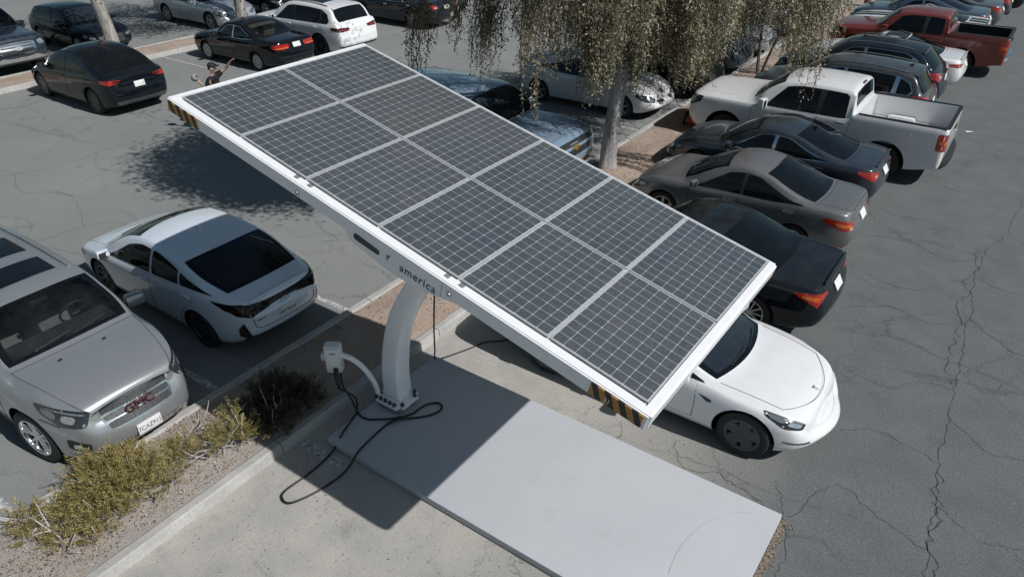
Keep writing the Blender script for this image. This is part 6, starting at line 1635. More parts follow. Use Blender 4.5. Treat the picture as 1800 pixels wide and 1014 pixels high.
bo = [tuple(map(float, q.split(','))) for q in ('0.16,2.74,4.43,1.87,0.36;0.25,5.55,4.42,1.89,0.38;-1.20,-4.65,4.67,4.07,0.20;0.49,0.64,4.46,2.50,0.41;1.24,2.16,4.83,1.62,0.30;1.00,4.52,4.64,2.21,0.32;0.00,-1.14,4.24,3.49,0.23;0.12,-0.14,4.58,2.44,0.38;1.36,0.22,4.15,2.24,0.30;-0.44,6.63,4.76,0.74,0.45;-2.41,4.62,4.52,1.16,0.30;0.96,1.74,4.38,1.65,0.44;-2.27,3.45,4.52,1.90,0.44;-1.78,3.83,4.55,0.97,0.28;-0.01,2.56,4.35,2.21,0.30;0.25,-0.07,4.26,2.20,0.37;-0.06,0.32,4.88,2.36,0.29;-3.47,-0.11,4.69,1.95,0.35;-1.44,0.96,4.27,2.79,0.31;-1.60,4.67,4.49,0.94,0.29;-0.62,1.01,4.53,2.22,0.39;0.60,-2.29,4.34,3.19,0.31;0.97,1.95,4.39,1.79,0.33;0.89,-2.93,4.40,3.09,0.24;-2.63,4.50,4.66,0.88,0.26;-0.53,5.53,4.79,0.93,0.29;-2.81,-2.81,4.67,3.34,0.27;0.08,-0.07,4.87,2.40,0.31;-1.13,3.96,4.78,1.29,0.35;-0.29,5.19,4.61,0.98,0.33;-0.30,2.99,4.39,1.88,0.36;0.12,-3.37,4.47,2.22,0.31;-2.28,0.36,4.63,2.00,0.34;-0.92,2.75,4.42,0.94,0.45;0.92,5.17,4.66,2.27,0.26;-0.61,-1.12,4.75,2.91,0.27;-0.97,4.13,4.32,1.31,0.31;-0.02,3.33,4.36,1.68,0.42;-0.16,0.70,4.42,2.82,0.39;0.71,0.18,4.24,2.27,0.37;0.09,6.30,4.32,1.59,0.28;1.06,3.98,4.71,2.25,0.33;-0.11,6.43,4.50,1.75,0.46;-1.86,0.93,4.58,2.55,0.32;-1.46,4.77,4.75,1.25,0.29;-0.40,6.11,4.80,0.80,0.30;0.07,4.72,4.62,0.99,0.42;-0.89,6.04,4.17,0.69,0.42;-2.32,4.29,4.23,0.87,0.43;-1.94,4.55,4.39,1.48,0.36;-2.63,3.99,4.84,0.85,0.27;-1.48,2.20,4.53,1.51,0.28;-0.86,-0.21,4.19,2.50,0.28;-1.52,-3.29,4.36,3.68,0.23;0.42,1.25,4.81,2.19,0.40;-1.42,5.97,4.78,0.89,0.43;0.66,0.73,4.66,2.27,0.27;-2.33,3.66,4.34,1.75,0.27;-0.78,6.33,4.40,1.25,0.43;-0.28,-0.62,4.50,1.80,0.24;-0.44,-2.27,4.13,3.01,0.36;-0.58,3.32,4.14,1.61,0.27;0.91,0.28,4.10,3.04,0.39;-0.57,1.62,4.50,1.61,0.42;-0.40,5.00,4.17,0.71,0.42;-3.22,2.03,4.85,1.92,0.31;-3.15,0.27,4.30,2.58,0.25;-0.10,4.58,4.87,0.90,0.41;-2.13,2.42,4.74,1.37,0.27;-1.92,4.81,4.46,1.17,0.29;-2.19,1.57,4.51,2.52,0.22;-2.51,1.24,4.32,2.45,0.31;-0.88,0.13,4.47,2.07,0.29;0.33,2.67,4.32,2.18,0.44;-0.66,2.07,4.49,1.65,0.29;-1.41,3.07,4.23,1.44,0.46;0.01,-1.50,4.24,2.59,0.23;-1.36,6.77,4.67,1.55,0.36;0.13,0.30,4.34,2.14,0.32;0.64,3.48,4.86,1.51,0.45;-1.42,3.19,4.85,1.43,0.36;-1.81,0.93,4.19,3.34,0.21;-2.55,-1.39,4.25,1.96,0.27;-2.27,-2.54,4.61,2.82,0.32;-0.03,3.56,4.78,1.44,0.31;0.57,1.28,4.17,2.26,0.39;-2.97,5.06,4.39,0.92,0.35;-1.46,2.96,4.33,1.71,0.39;-0.34,-3.97,4.30,3.19,0.32;-2.72,-2.90,4.27,2.96,0.31;1.51,1.41,4.10,2.10,0.44;-0.12,2.72,4.23,1.86,0.38;-1.46,5.68,4.43,1.71,0.32;-1.34,-3.56,4.48,3.56,0.26;0.07,4.90,4.16,0.86,0.27;0.79,-0.53,4.48,2.13,0.46;-2.01,4.47,4.60,1.17,0.27;-2.32,3.98,4.10,1.17,0.33;-0.59,1.10,4.10,1.90,0.46;0.10,4.58,4.31,1.94,0.34;-1.66,5.09,4.86,0.92,0.37;1.14,4.40,4.82,2.04,0.40;-1.52,4.72,4.84,1.37,0.27;0.44,-3.32,4.66,3.40,0.22;1.21,3.10,4.16,2.26,0.33;1.69,1.78,4.45,2.56,0.33;-3.09,4.92,4.21,0.78,0.41;-0.05,-0.78,4.76,2.50,0.36;-3.22,-0.99,4.27,3.20,0.30;-1.24,-3.62,4.35,3.75,0.28;-2.83,1.45,4.86,1.92,0.35;0.82,3.59,4.61,2.01,0.38;-1.71,2.82,4.10,0.92,0.32;-0.99,5.95,4.68,1.07,0.39;-2.43,3.93,4.39,0.79,0.38;-3.34,3.54,4.27,1.12,0.36;-0.48,6.70,4.53,0.77,0.30;-2.21,5.60,4.50,1.02,0.30;-3.07,4.67,4.40,0.74,0.45;-1.91,6.49,4.67,0.72,0.38;-0.51,6.43,4.42,1.23,0.30;-0.92,4.26,4.39,1.45,0.45;1.22,-0.77,4.12,2.71,0.26;0.41,2.63,4.56,1.39,0.43;-2.27,0.02,4.75,1.01,0.30;-0.65,2.86,4.20,1.34,0.38;-1.95,6.11,4.54,0.84,0.44;1.60,1.80,4.47,2.69,0.40;0.20,5.55,4.44,2.40,0.33;1.13,-2.21,4.47,3.28,0.33;0.69,2.62,4.83,2.32,0.40;-1.01,4.93,4.59,1.74,0.33;-1.32,5.73,4.81,1.14,0.37;-0.97,-1.16,4.56,3.58,0.33;-1.24,4.20,4.73,1.67,0.39;0.68,-0.21,4.28,2.25,0.33;-0.45,4.36,4.12,0.97,0.45;0.41,4.23,4.79,0.98,0.28;-0.51,5.28,4.51,1.58,0.35;0.93,2.13,4.54,1.61,0.45;0.29,1.05,4.11,2.06,0.32;1.11,-1.23,4.24,2.61,0.30;1.06,3.06,4.69,1.97,0.30;-3.04,0.61,4.20,2.48,0.31;0.52,3.49,4.79,1.40,0.28;-0.41,2.64,4.24,1.94,0.35;-1.63,5.67,4.08,0.86,0.42;-0.11,-3.49,4.53,3.55,0.27;1.62,0.14,4.76,2.41,0.44;-0.99,-0.57,4.52,2.52,0.36;-0.93,3.47,4.57,1.25,0.31;1.26,1.80,4.20,1.90,0.34;-1.57,5.82,4.73,1.70,0.46;-0.60,7.09,4.27,0.68,0.35;1.22,-1.50,4.44,2.96,0.40;-1.62,6.81,4.82,1.12,0.44;0.24,0.30,4.17,1.96,0.35;1.31,3.09,4.42,2.69,0.34;-1.11,4.70,4.44,1.42,0.44;0.09,-0.29,4.51,2.75,0.41;0.90,1.71,4.51,1.55,0.38;-3.07,3.38,4.49,1.04,0.33;0.13,6.32,4.69,1.55,0.26;-2.34,2.65,4.20,1.87,0.35;-1.71,6.38,4.40,0.80,0.45;-1.02,4.36,4.16,1.55,0.31;0.15,2.96,4.52,1.41,0.42;-1.43,4.86,4.17,1.08,0.26;0.67,-2.02,4.54,2.76,0.35;1.63,1.23,4.28,1.93,0.45;-1.35,3.47,4.13,0.74,0.29;-0.16,-0.35,4.77,1.68,0.28;-1.47,-1.90,4.73,3.70,0.33;-0.95,5.28,4.17,0.82,0.44;0.76,0.29,4.71,3.49,0.41;1.25,3.03,4.36,2.25,0.37;-2.33,4.74,4.09,1.46,0.38;-0.79,0.04,4.39,2.73,0.25;0.89,2.07,4.48,1.73,0.31;-1.23,3.76,4.71,0.73,0.33;-0.05,1.15,4.65,1.40,0.26;-2.99,-0.26,4.63,2.68,0.28;0.06,4.67,4.51,1.97,0.44;-0.61,1.34,4.34,1.99,0.37;-0.41,2.97,4.09,1.94,0.26;-0.89,-2.48,4.46,3.31,0.22;-0.68,2.75,4.13,2.08,0.32;-1.50,6.97,4.47,0.70,0.43;-1.54,4.34,4.37,0.74,0.44;-0.79,4.77,4.86,1.07,0.33;-2.50,4.54,4.87,1.34,0.45;-2.06,0.09,4.79,2.98,0.34;-1.09,5.71,4.15,0.92,0.39;1.60,1.87,4.65,2.54,0.30;-2.03,-4.14,4.78,2.52,0.22;-0.28,2.40,4.11,1.84,0.35;-0.19,3.16,4.35,2.22,0.43;-1.35,0.61,4.15,2.31,0.22;-2.31,4.95,4.32,0.70,0.44;-0.29,2.06,4.32,1.71,0.32;-1.36,3.61,4.10,0.70,0.45;-2.10,-2.92,4.64,3.88,0.33;0.39,2.07,4.29,2.36,0.34;1.66,0.37,4.28,2.45,0.35;1.18,2.90,4.67,2.12,0.46;0.82,5.56,4.69,1.61,0.33;-0.46,4.67,4.81,1.05,0.42;-2.79,-1.71,4.69,3.19,0.36;-0.46,7.02,4.29,1.02,0.41;-2.06,4.22,4.57,1.00,0.27;-0.27,0.72,4.17,2.17,0.44;0.25,3.76,4.39,1.26,0.43;-0.81,3.00,4.12,0.97,0.27;0.54,4.08,4.83,1.34,0.41;1.11,-2.28,4.85,2.63,0.31;1.30,0.60,4.15,2.09,0.42;1.57,2.47,4.22,2.51,0.28;-1.49,2.45,4.53,1.84,0.31;-2.83,-1.96,4.31,3.71,0.31;-2.03,2.57,4.74,0.79,0.41;-0.03,5.88,4.81,1.36,0.33;-1.34,-0.88,4.57,3.16,0.26;0.18,-0.70,4.27,1.99,0.44;0.37,-0.86,4.67,2.35,0.30;-0.50,1.61,4.59,2.58,0.27;-2.34,-2.97,4.49,3.54,0.25;0.19,2.18,4.84,2.82,0.30;-1.23,5.60,4.18,0.94,0.44;1.40,0.21,4.87,2.34,0.40;0.44,4.32,4.47,2.35,0.42;0.60,1.82,4.09,1.83,0.32;-1.85,-2.48,4.20,2.56,0.27;0.09,4.97,4.74,1.24,0.41;-3.01,-2.15,4.86,3.20,0.27;-0.82,-3.33,4.17,3.11,0.21;-1.14,0.15,4.29,2.34,0.21;0.95,-1.15,4.14,2.90,0.29;0.15,-0.96,4.13,1.83,0.38;-1.58,0.56,4.22,2.12,0.27;-2.11,1.77,4.82,2.49,0.30;-2.56,5.41,4.48,0.71,0.33;-0.78,3.12,4.71,1.49,0.39;-3.29,3.58,4.54,1.29,0.32;0.59,2.56,4.77,1.31,0.42;0.30,5.90,4.21,1.66,0.31;-1.03,3.04,4.87,0.84,0.26;-2.70,1.14,4.29,1.75,0.27;-0.05,2.15,4.65,1.94,0.31;-1.54,5.76,4.29,1.13,0.34;1.42,2.71,4.85,3.28,0.27;0.27,-0.60,4.38,2.94,0.37;-1.51,3.91,4.12,0.74,0.27;-0.67,0.50,4.61,1.36,0.37;-2.51,3.02,4.88,2.52,0.24;-1.18,-1.43,4.22,2.32,0.26;-0.64,-0.88,4.15,2.95,0.28;-2.77,5.71,4.70,1.54,0.39;-0.48,0.11,4.36,1.63,0.31;-1.14,2.30,4.11,1.71,0.29;-1.79,1.92,4.61,1.35,0.31;-0.60,2.36,4.44,1.07,0.33;0.04,2.33,4.57,1.91,0.31;0.93,0.02,4.87,3.02,0.33;-1.57,-3.95,4.62,4.02,0.25;-1.59,6.41,4.61,0.76,0.32;-0.28,-2.30,4.86,3.02,0.29;0.26,0.50,4.62,2.27,0.38;1.54,0.64,4.29,2.09,0.45;-2.08,1.30,4.67,1.90,0.20;-3.12,2.63,4.52,1.61,0.20;-1.70,-0.17,4.82,3.46,0.22;-1.46,3.74,4.73,0.74,0.45;-2.04,5.36,4.20,1.30,0.27;0.18,0.22,4.13,2.39,0.37;0.35,4.56,4.19,1.52,0.45;-1.12,2.94,4.26,1.08,0.41;-1.38,7.00,4.82,0.78,0.35;1.02,1.92,4.73,1.91,0.41;-0.97,5.79,4.14,0.68,0.28;0.09,2.21,4.12,2.44,0.30;0.66,1.54,4.74,2.06,0.41;-2.54,-0.68,4.23,2.86,0.33;0.06,3.59,4.14,1.52,0.28;0.06,2.18,4.83,1.89,0.45;-0.87,4.45,4.60,1.79,0.29;-0.73,5.89,4.18,0.79,0.31;-0.53,4.22,4.63,1.17,0.29;-0.49,5.78,4.15,1.09,0.36;0.48,5.14,4.46,2.02,0.31;-1.82,4.81,4.61,1.51,0.40;0.70,2.03,4.78,1.93,0.32;1.15,2.26,4.25,2.44,0.41;-0.35,0.70,4.25,2.11,0.44;-2.42,4.87,4.33,1.05,0.26;0.44,1.27,4.12,2.77,0.32;-2.53,4.98,4.75,1.16,0.45;-1.89,3.56,4.82,1.45,0.27;0.68,3.70,4.31,1.87,0.43;-0.10,2.48,4.13,1.94,0.42;-2.38,0.17,4.13,1.33,0.29;0.40,-3.04,4.19,2.85,0.26;-2.85,1.83,4.76,1.77,0.33;0.60,-0.23,4.39,1.92,0.32;-0.24,6.69,4.64,2.90,0.40;-0.34,-0.81,4.62,3.25,0.22;-3.36,1.57,4.68,1.09,0.22;0.62,0.02,4.13,1.82,0.37;0.81,-1.70,4.42,2.60,0.44;-2.09,3.59,4.77,1.31,0.28;-2.69,-1.04,4.83,2.51,0.34;-0.68,6.43,4.86,0.75,0.27;-1.49,-1.35,4.60,2.27,0.28;-0.61,-1.88,4.47,3.70,0.21;-3.12,2.97,4.62,2.23,0.26;0.11,3.17,4.68,2.16,0.39;1.04,2.50,4.44,1.58,0.36;0.65,3.55,4.32,1.61,0.28;-2.40,3.73,4.76,0.68,0.36;-1.37,-2.82,4.50,2.43,0.20;0.67,5.68,4.61,1.64,0.43;0.59,4.59,4.38,2.38,0.39;-1.34,5.64,4.68,1.47,0.28;-1.34,-0.11,4.87,2.46,0.24;0.11,-1.22,4.13,1.87,0.31;-0.75,-2.55,4.86,4.26,0.31;1.45,-0.35,4.12,3.21,0.46;-0.29,4.47,4.17,0.73,0.42;-1.62,3.37,4.32,1.46,0.32;-2.07,4.61,4.16,0.94,0.27;-2.70,5.76,4.47,1.17,0.27;-1.36,-4.82,4.08,2.61,0.20;-1.52,-4.52,4.08,3.04,0.20;-1.37,-4.32,4.08,3.21,0.20;-0.97,-4.12,4.08,3.33,0.20;-1.04,-3.92,4.27,3.57,0.20;-0.36,-4.32,4.08,2.93,0.20;-0.38,-4.12,4.08,3.12,0.20;-0.14,-4.22,4.08,3.09,0.20;-0.49,-3.52,4.08,2.99,0.20;-0.27,-3.32,4.11,3.41,0.20;0.64,-4.22,4.08,2.23,0.20;0.53,-4.02,4.08,2.76,0.20;0.33,-3.82,4.08,3.26,0.20;0.53,-3.42,4.08,2.91,0.20;0.52,-3.12,4.08,2.74,0.20;0.74,-3.12,4.08,3.12,0.20;3.72,0.58,4.08,2.38,0.20;3.88,0.88,4.08,1.86,0.20;3.83,1.18,4.08,2.03,0.20;3.34,1.08,4.08,2.37,0.20;3.90,1.28,4.08,2.36,0.20;3.55,0.48,4.08,2.82,0.20;2.06,0.28,4.08,2.30,0.20;1.97,-0.32,4.08,2.31,0.20;1.05,-0.72,4.08,2.08,0.20;1.10,-2.82,4.08,2.38,0.20;1.13,-2.72,4.08,2.31,0.20;1.07,-2.42,4.08,2.66,0.20;0.92,-2.72,4.08,3.01,0.20').split(';')]
bo += [(q[0] + rg.normal(0, .16), q[1] + rg.normal(0, .16), q[2], q[3] + rg.uniform(-.1, .35), q[4]) for q in bo[-6:] for _ in range(3)]
weeping_crown(tree, 0, 0, [q for q in bo if q[0] * .81 + q[1] * .58 < -.9], leaf_main, rg, 4.3)
weeping_crown(tree, 0, 0, [q for q in bo if q[0] * .81 + q[1] * .58 >= -.9], leaf_main, rg, 7.5)
# upper crown (above the frame, but it throws the shade)
n = 70000
c1 = unit(rg.normal(size=(240, 3))) * (rg.random((240, 1)) ** .4) * np.array([2.9, 2.3, 1.3]) + np.array([-1.1, -3.5, 6.0])
c2 = rg.uniform(-1, 1, (130, 3)) * np.array([3.4, 4.4, 1.2]) + np.array([-2.7, .8, 6.6])
c3 = rg.uniform(-1, 1, (70, 3)) * np.array([1.9, 2.0, .5]) + np.array([-1.0, 1.2, 4.9])
cen = np.concatenate([c1, c2, c3]); wts = np.concatenate([np.full(240, 1.0), np.full(130, .14), np.full(70, .02)]); wts /= wts.sum()
P = cen[rg.choice(len(cen), n, p=wts)] + rg.normal(0, .32, (n, 3)) * np.array([1.1, 1.1, .9])
P = P[P[:, 2] > 4.25]; n = len(P)
leaf_mesh('upper_foliage', P, unit(rg.normal(size=(n, 3)) + np.array([0, 0, -.8])), unit(rg.normal(size=(n, 3)) + np.array([0, 0, .6])), .12, .055, rg.beta(1.6, 2, n), leaf_main, tree, .1)

def plain_tree(name, label, loc, path, radii, bark, cz, cr, n, group=None, leafm=None, blobs=60, leaf=.13):
    t = thing(name, label, 'tree', loc, 0, group); rg = np.random.default_rng(int(abs(loc[1]) * 10))
    trunk(t, path, radii, bark, 16); top = path[-1]
    limbs(t, (top[0], top[1], top[2] - .3), [(top[0] + cr * .6 * math.cos(q), top[1] + cr * .6 * math.sin(q), cz + rg.uniform(-.6, .6)) for q in np.linspace(0, 2 * PI, 8)[:-1]], radii[-1] * .55, bark, rg)
    c = rg.normal(size=(blobs, 3)); c = unit(c) * (rg.random((blobs, 1)) ** .4) * np.array([cr, cr, cr * .45]) + np.array([top[0], top[1], cz])
    P = c[rg.integers(0, blobs, n)] + rg.normal(0, .38, (n, 3))
    leaf_mesh('foliage', P, unit(rg.normal(size=(n, 3)) + np.array([0, 0, -.6])), unit(rg.normal(size=(n, 3)) + np.array([0, 0, .6])), leaf, leaf * .45, rg.beta(1.6, 2, n), leafm or leaf_main, t, .1)
    return t
plain_tree('pale_tree', 'pale mottled trunk standing in front of the black hatchback', (-20.2, 6.72, .1), [(0, 0, -.15), (-.03, -.03, .6), (-.12, -.12, 2.0), (-.2, -.22, 3.6), (-.2, -.2, 4.6)], [.27, .22, .20, .18, .15], bark_pale, 6.2, 4.2, 15000, 'pale barked trees on the far island')
plain_tree('pale_tree', 'straight pale trunk standing in front of the silver sedan', (-20.2, 12.0, .1), [(0, 0, -.15), (0, 0, .6), (.02, .02, 2.0), (0, .05, 3.6), (0, 0, 4.8)], [.26, .21, .20, .18, .15], bark_pale, 6.3, 4.4, 15000, 'pale barked trees on the far island')
plain_tree('far_tree', 'dark thin trunk on the island beyond the red pickup', (-.95, 30.6, .1), [(0, 0, -.15), (0, 0, .8), (.05, .02, 2.4), (0, .05, 4)], [.16, .13, .12, .09], bark_dark, 5.2, 2.6, 6000)
# slim twin-stemmed tree beyond the main one
t2 = thing('young_tree', 'slim tree with two thin leaning stems under drooping foliage beyond the big tree', 'tree', (-1.2, 17.2, .12))
trunk(t2, [(0, 0, -.1), (-.1, .1, .9), (-.18, .3, 2.0), (-.2, .5, 3.2)], [.06, .045, .038, .03], bark_dark, 10)
trunk(t2, [(.05, .15, -.1), (.25, .25, .8), (.55, .45, 1.8), (.8, .5, 3.0)], [.05, .04, .035, .025], bark_dark, 10)
rg2 = np.random.default_rng(9)
weeping_crown(t2, 0, 0, [tuple(map(float, q.split(','))) for q in ('-0.81,0.84,3.52,0.67,0.32;-1.87,-1.30,3.26,0.52,0.29;1.67,-1.68,3.68,0.63,0.36;-0.54,-2.64,3.47,0.67,0.32;0.68,-1.48,3.21,2.52,0.31;-1.92,-2.08,3.95,1.01,0.27;-0.52,-1.13,3.53,1.65,0.30;-0.15,-1.08,3.32,1.48,0.36;-1.95,-0.38,3.34,0.64,0.27;-0.54,-1.81,3.80,1.37,0.31;-0.99,1.55,3.61,0.86,0.29;-1.65,-3.33,3.56,1.94,0.41;1.30,-2.45,4.05,1.32,0.36;-1.12,-1.50,3.97,0.55,0.29;-0.19,-0.24,3.52,0.80,0.36;-0.93,-3.92,4.01,1.59,0.29;-2.33,-1.05,3.72,1.60,0.27;0.39,-1.94,3.79,1.20,0.39;0.65,0.21,3.64,0.62,0.40;-0.55,-3.45,3.52,0.67,0.26;0.99,0.40,3.51,0.92,0.38;1.39,-4.15,4.03,1.81,0.32;1.69,-2.08,3.90,1.74,0.34;2.50,-2.31,3.78,1.98,0.33;-1.64,-2.88,3.41,1.36,0.34;1.57,-1.21,3.35,0.62,0.37;1.08,-3.95,3.22,1.70,0.29;1.96,-0.80,3.81,1.27,0.27;0.20,-2.84,3.88,1.51,0.41;0.15,-1.10,3.91,1.28,0.34;-0.13,-3.48,3.14,1.42,0.26;1.79,0.37,3.25,1.29,0.37;-0.63,0.99,3.55,0.83,0.40;-1.03,0.37,3.72,0.72,0.38;-0.21,-1.38,3.82,2.42,0.40;-2.00,-2.58,3.93,1.65,0.33;1.59,-0.54,3.49,0.61,0.26;-1.37,-3.05,3.51,0.68,0.35;0.58,1.91,3.52,1.60,0.31;1.38,1.41,3.95,0.56,0.36;2.27,-2.29,3.14,1.33,0.39;1.58,1.21,3.11,1.44,0.34;2.59,-2.22,3.77,2.38,0.39;-0.87,-0.91,3.13,0.92,0.33;1.81,0.64,3.60,1.83,0.36;-1.84,1.05,3.15,0.53,0.33;1.33,-1.81,4.01,1.40,0.40;0.03,-2.32,3.90,1.66,0.29;-1.11,0.08,3.45,1.34,0.32;1.51,-4.13,3.26,1.98,0.36;-0.28,0.99,3.28,0.78,0.27;-0.22,-1.57,3.84,1.79,0.37;0.69,-1.66,3.87,1.39,0.29;-1.12,-0.84,3.98,0.65,0.31;0.76,-0.58,3.51,1.11,0.26;-1.84,0.86,3.55,0.52,0.39;1.23,-1.41,3.88,0.69,0.27;-1.11,-2.83,3.97,0.59,0.31;0.48,-4.01,3.13,2.08,0.34;1.02,1.04,3.70,0.75,0.37;-0.33,-1.36,3.49,1.18,0.35;1.95,-0.24,3.79,2.11,0.38;2.12,-2.35,3.87,2.16,0.34;-1.49,0.45,4.07,0.55,0.40;2.09,-3.06,3.84,0.95,0.41;2.48,-1.52,3.13,2.45,0.35;1.44,-1.92,3.26,0.72,0.28;0.04,1.82,3.39,0.98,0.28;-0.09,-1.31,4.02,1.45,0.36;0.44,-0.59,3.74,1.72,0.30;-1.58,-0.60,3.62,0.87,0.27;0.15,-2.49,3.29,2.12,0.38;0.28,-1.07,3.09,1.32,0.37;-0.79,-2.61,3.99,0.52,0.41;2.36,-1.11,3.38,2.07,0.34;0.09,1.42,3.34,0.82,0.42;2.27,-2.27,3.46,1.83,0.31;-0.06,-4.20,3.86,0.98,0.28;-0.02,-3.66,3.62,1.56,0.28;2.35,-1.37,3.27,2.38,0.36;1.25,-1.61,3.57,1.10,0.33;-0.80,1.56,3.57,1.11,0.31;0.96,-0.75,3.63,0.73,0.36;-2.09,-1.72,3.54,1.04,0.39;-0.14,-3.98,3.43,0.70,0.28;-0.75,0.82,3.13,1.04,0.27;-0.62,-2.00,3.34,1.12,0.32;-0.56,-1.65,3.63,1.16,0.36;-0.21,-2.48,4.02,1.61,0.38;-1.25,-1.84,3.34,0.99,0.29;-1.61,0.18,3.63,0.58,0.39;-0.36,-0.53,3.48,0.94,0.35;1.76,-1.82,3.48,0.96,0.32;0.29,-3.29,3.66,1.67,0.32;-0.62,-0.93,3.52,1.01,0.29;-0.94,-2.07,3.72,0.56,0.28;2.09,-0.17,3.62,2.77,0.37;0.57,-3.78,3.40,1.84,0.27;-0.10,-2.83,3.78,2.09,0.30;-0.03,-1.55,3.62,0.99,0.37;-0.72,-2.12,3.32,1.77,0.39;1.65,-3.72,3.59,2.57,0.40;-0.42,-0.05,3.79,1.19,0.35;1.93,-0.21,3.49,1.69,0.33;0.16,2.26,3.50,0.80,0.39;-1.04,1.15,3.38,0.81,0.36;-1.19,1.19,3.19,1.14,0.33;-0.12,-1.95,3.31,1.98,0.41;1.32,-1.07,3.20,0.50,0.26;-0.41,-1.58,3.89,1.55,0.27;0.49,-3.45,3.43,1.69,0.31;-1.31,1.44,3.93,0.57,0.39;-0.33,-0.31,3.08,0.75,0.35;0.25,-4.24,3.49,1.59,0.37;0.16,1.28,3.32,0.86,0.37;0.77,0.53,3.33,0.88,0.30;-0.11,-3.74,3.23,1.53,0.42;-0.65,1.59,4.03,0.99,0.38;-2.00,-2.18,3.40,1.02,0.33;-0.42,0.55,3.75,1.36,0.38;-0.60,1.16,3.80,1.12,0.35;-1.65,0.01,3.85,0.52,0.35;-1.09,1.85,3.98,0.60,0.29;-1.21,-0.98,3.09,1.04,0.36;-0.84,1.85,3.09,0.58,0.36;-1.30,1.54,3.87,0.56,0.28;-0.80,1.32,3.85,1.08,0.37;-0.36,2.15,3.71,0.70,0.33;-1.15,0.70,3.57,0.80,0.30;-1.53,0.16,3.54,0.76,0.40;-2.39,-1.14,3.76,0.49,0.27;1.87,-3.54,3.31,0.97,0.37;-0.06,1.55,3.65,0.82,0.40;-0.20,-0.06,3.67,2.19,0.36;-1.04,-3.61,3.40,0.81,0.35;0.89,0.89,3.77,0.85,0.31;0.43,-3.91,3.81,2.63,0.26;0.32,-3.76,3.79,2.32,0.26;1.20,-0.26,3.62,0.68,0.40;1.04,-1.76,3.47,1.05,0.38;1.94,-2.02,3.93,1.19,0.27;0.75,-3.82,3.37,1.73,0.27;-0.69,-3.54,3.26,0.66,0.41;1.40,-4.27,3.64,1.92,0.33;-0.30,-1.85,3.36,1.52,0.37;0.09,-2.15,3.75,2.59,0.30;1.31,-2.40,3.20,0.91,0.38;2.16,-1.00,3.96,1.73,0.30;-0.90,-1.44,3.60,1.42,0.27;-0.37,0.87,3.53,1.08,0.33').split(';')], leaf_main, rg2, per=4, leaf=.075, wid=.03, step=.05)
limbs(t2, (-.2, .5, 3.0), [(1.2 * math.cos(q), -.6 + 2.2 * math.sin(q), 4.0) for q in np.linspace(0, 2 * PI, 7)[:-1]], .035, bark_dark, rg2)

# junipers
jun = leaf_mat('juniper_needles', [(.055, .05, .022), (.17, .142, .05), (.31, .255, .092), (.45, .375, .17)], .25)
jun_shaded = leaf_mat('shaded_juniper_needles', [(.03, .028, .02), (.06, .054, .032), (.10, .088, .05)], .15)  # shaded copy of the needles: the shade is put into their colour
deadwood = simple('dead_wood_grey', (.42, .40, .385), .9, vary=.3)
def juniper(name, label, clumps, sprays, mat, seed, twigs=24, k=46):
    rg = np.random.default_rng(seed); cx = sum(c[0] for c in clumps) / len(clumps); cy = sum(c[1] for c in clumps) / len(clumps)
    t = thing(name, label, 'shrub', (cx, cy, .12)); Pp = []; Dd = []; To = []
    w = np.array([c[3] ** 2 for c in clumps]); w = w / w.sum()
    for _ in range(sprays):
        c = clumps[rg.choice(len(clumps), p=w)]
        u = unit(rg.normal(size=3)); u[2] = abs(u[2]) * .9
        rr = rg.random() ** .35 * c[3]
        base = np.array([c[0] - cx, c[1] - cy, c[2] - .02]) + u * rr * np.array([1, 1, .75])
        if base[2] < 0: base[2] = rg.uniform(0, .1)
        d = unit(u * .8 + np.array([.1, 0, .55]) + rg.normal(0, .35, 3)); l = rg.uniform(.09, .24)
        tt = rg.random(k); p = base + d * (tt * l)[:, None] + rg.normal(0, .012, (k, 3))
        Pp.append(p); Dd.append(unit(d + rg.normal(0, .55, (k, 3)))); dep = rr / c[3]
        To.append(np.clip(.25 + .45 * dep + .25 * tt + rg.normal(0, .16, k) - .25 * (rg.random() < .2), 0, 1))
    P = np.concatenate(Pp); D = np.concatenate(Dd); To = np.concatenate(To); n = len(P)
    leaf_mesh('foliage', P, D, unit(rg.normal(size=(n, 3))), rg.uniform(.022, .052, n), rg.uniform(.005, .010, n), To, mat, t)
    for _ in range(twigs):
        mb = MB()
        c = clumps[rg.integers(0, len(clumps))]; b = Vector((c[0] - cx + rg.normal(0, c[3] * .4), c[1] - cy + rg.normal(0, c[3] * .4), rg.uniform(.0, .12)))
        e = b + Vector((rg.normal(0, .22), rg.normal(0, .22), rg.uniform(.08, .42))); m_ = b.lerp(e, .5) + Vector((rg.normal(0, .05), rg.normal(0, .05), 0))
        mb.tube(smooth_path([b, m_, e], 4), list(np.linspace(.011, .003, 9)), 5); mb.build('dead_branch', deadwood, t, 60)
    return t
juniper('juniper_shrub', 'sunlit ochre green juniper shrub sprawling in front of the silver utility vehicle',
        [(-1.25, -4.60, .14, .27), (-.98, -4.40, .12, .27), (-1.22, -4.25, .26, .34), (-1.42, -4.22, .32, .28), (-.95, -4.08, .14, .24), (-1.42, -3.95, .22, .20), (-1.15, -3.92, .24, .24), (-.90, -3.72, .10, .16), (-1.12, -3.42, .16, .17), (-1.20, -3.62, .14, .15), (-.88, -3.15, .18, .17), (-.80, -2.90, .22, .19), (-.68, -2.72, .16, .17), (-.86, -2.78, .42, .10), (-1.66, -4.98, .08, .15), (-1.42, -5.05, .06, .13), (-1.10, -4.88, .05, .15), (-.86, -4.70, .04, .12)], 950, jun, 3, 70)
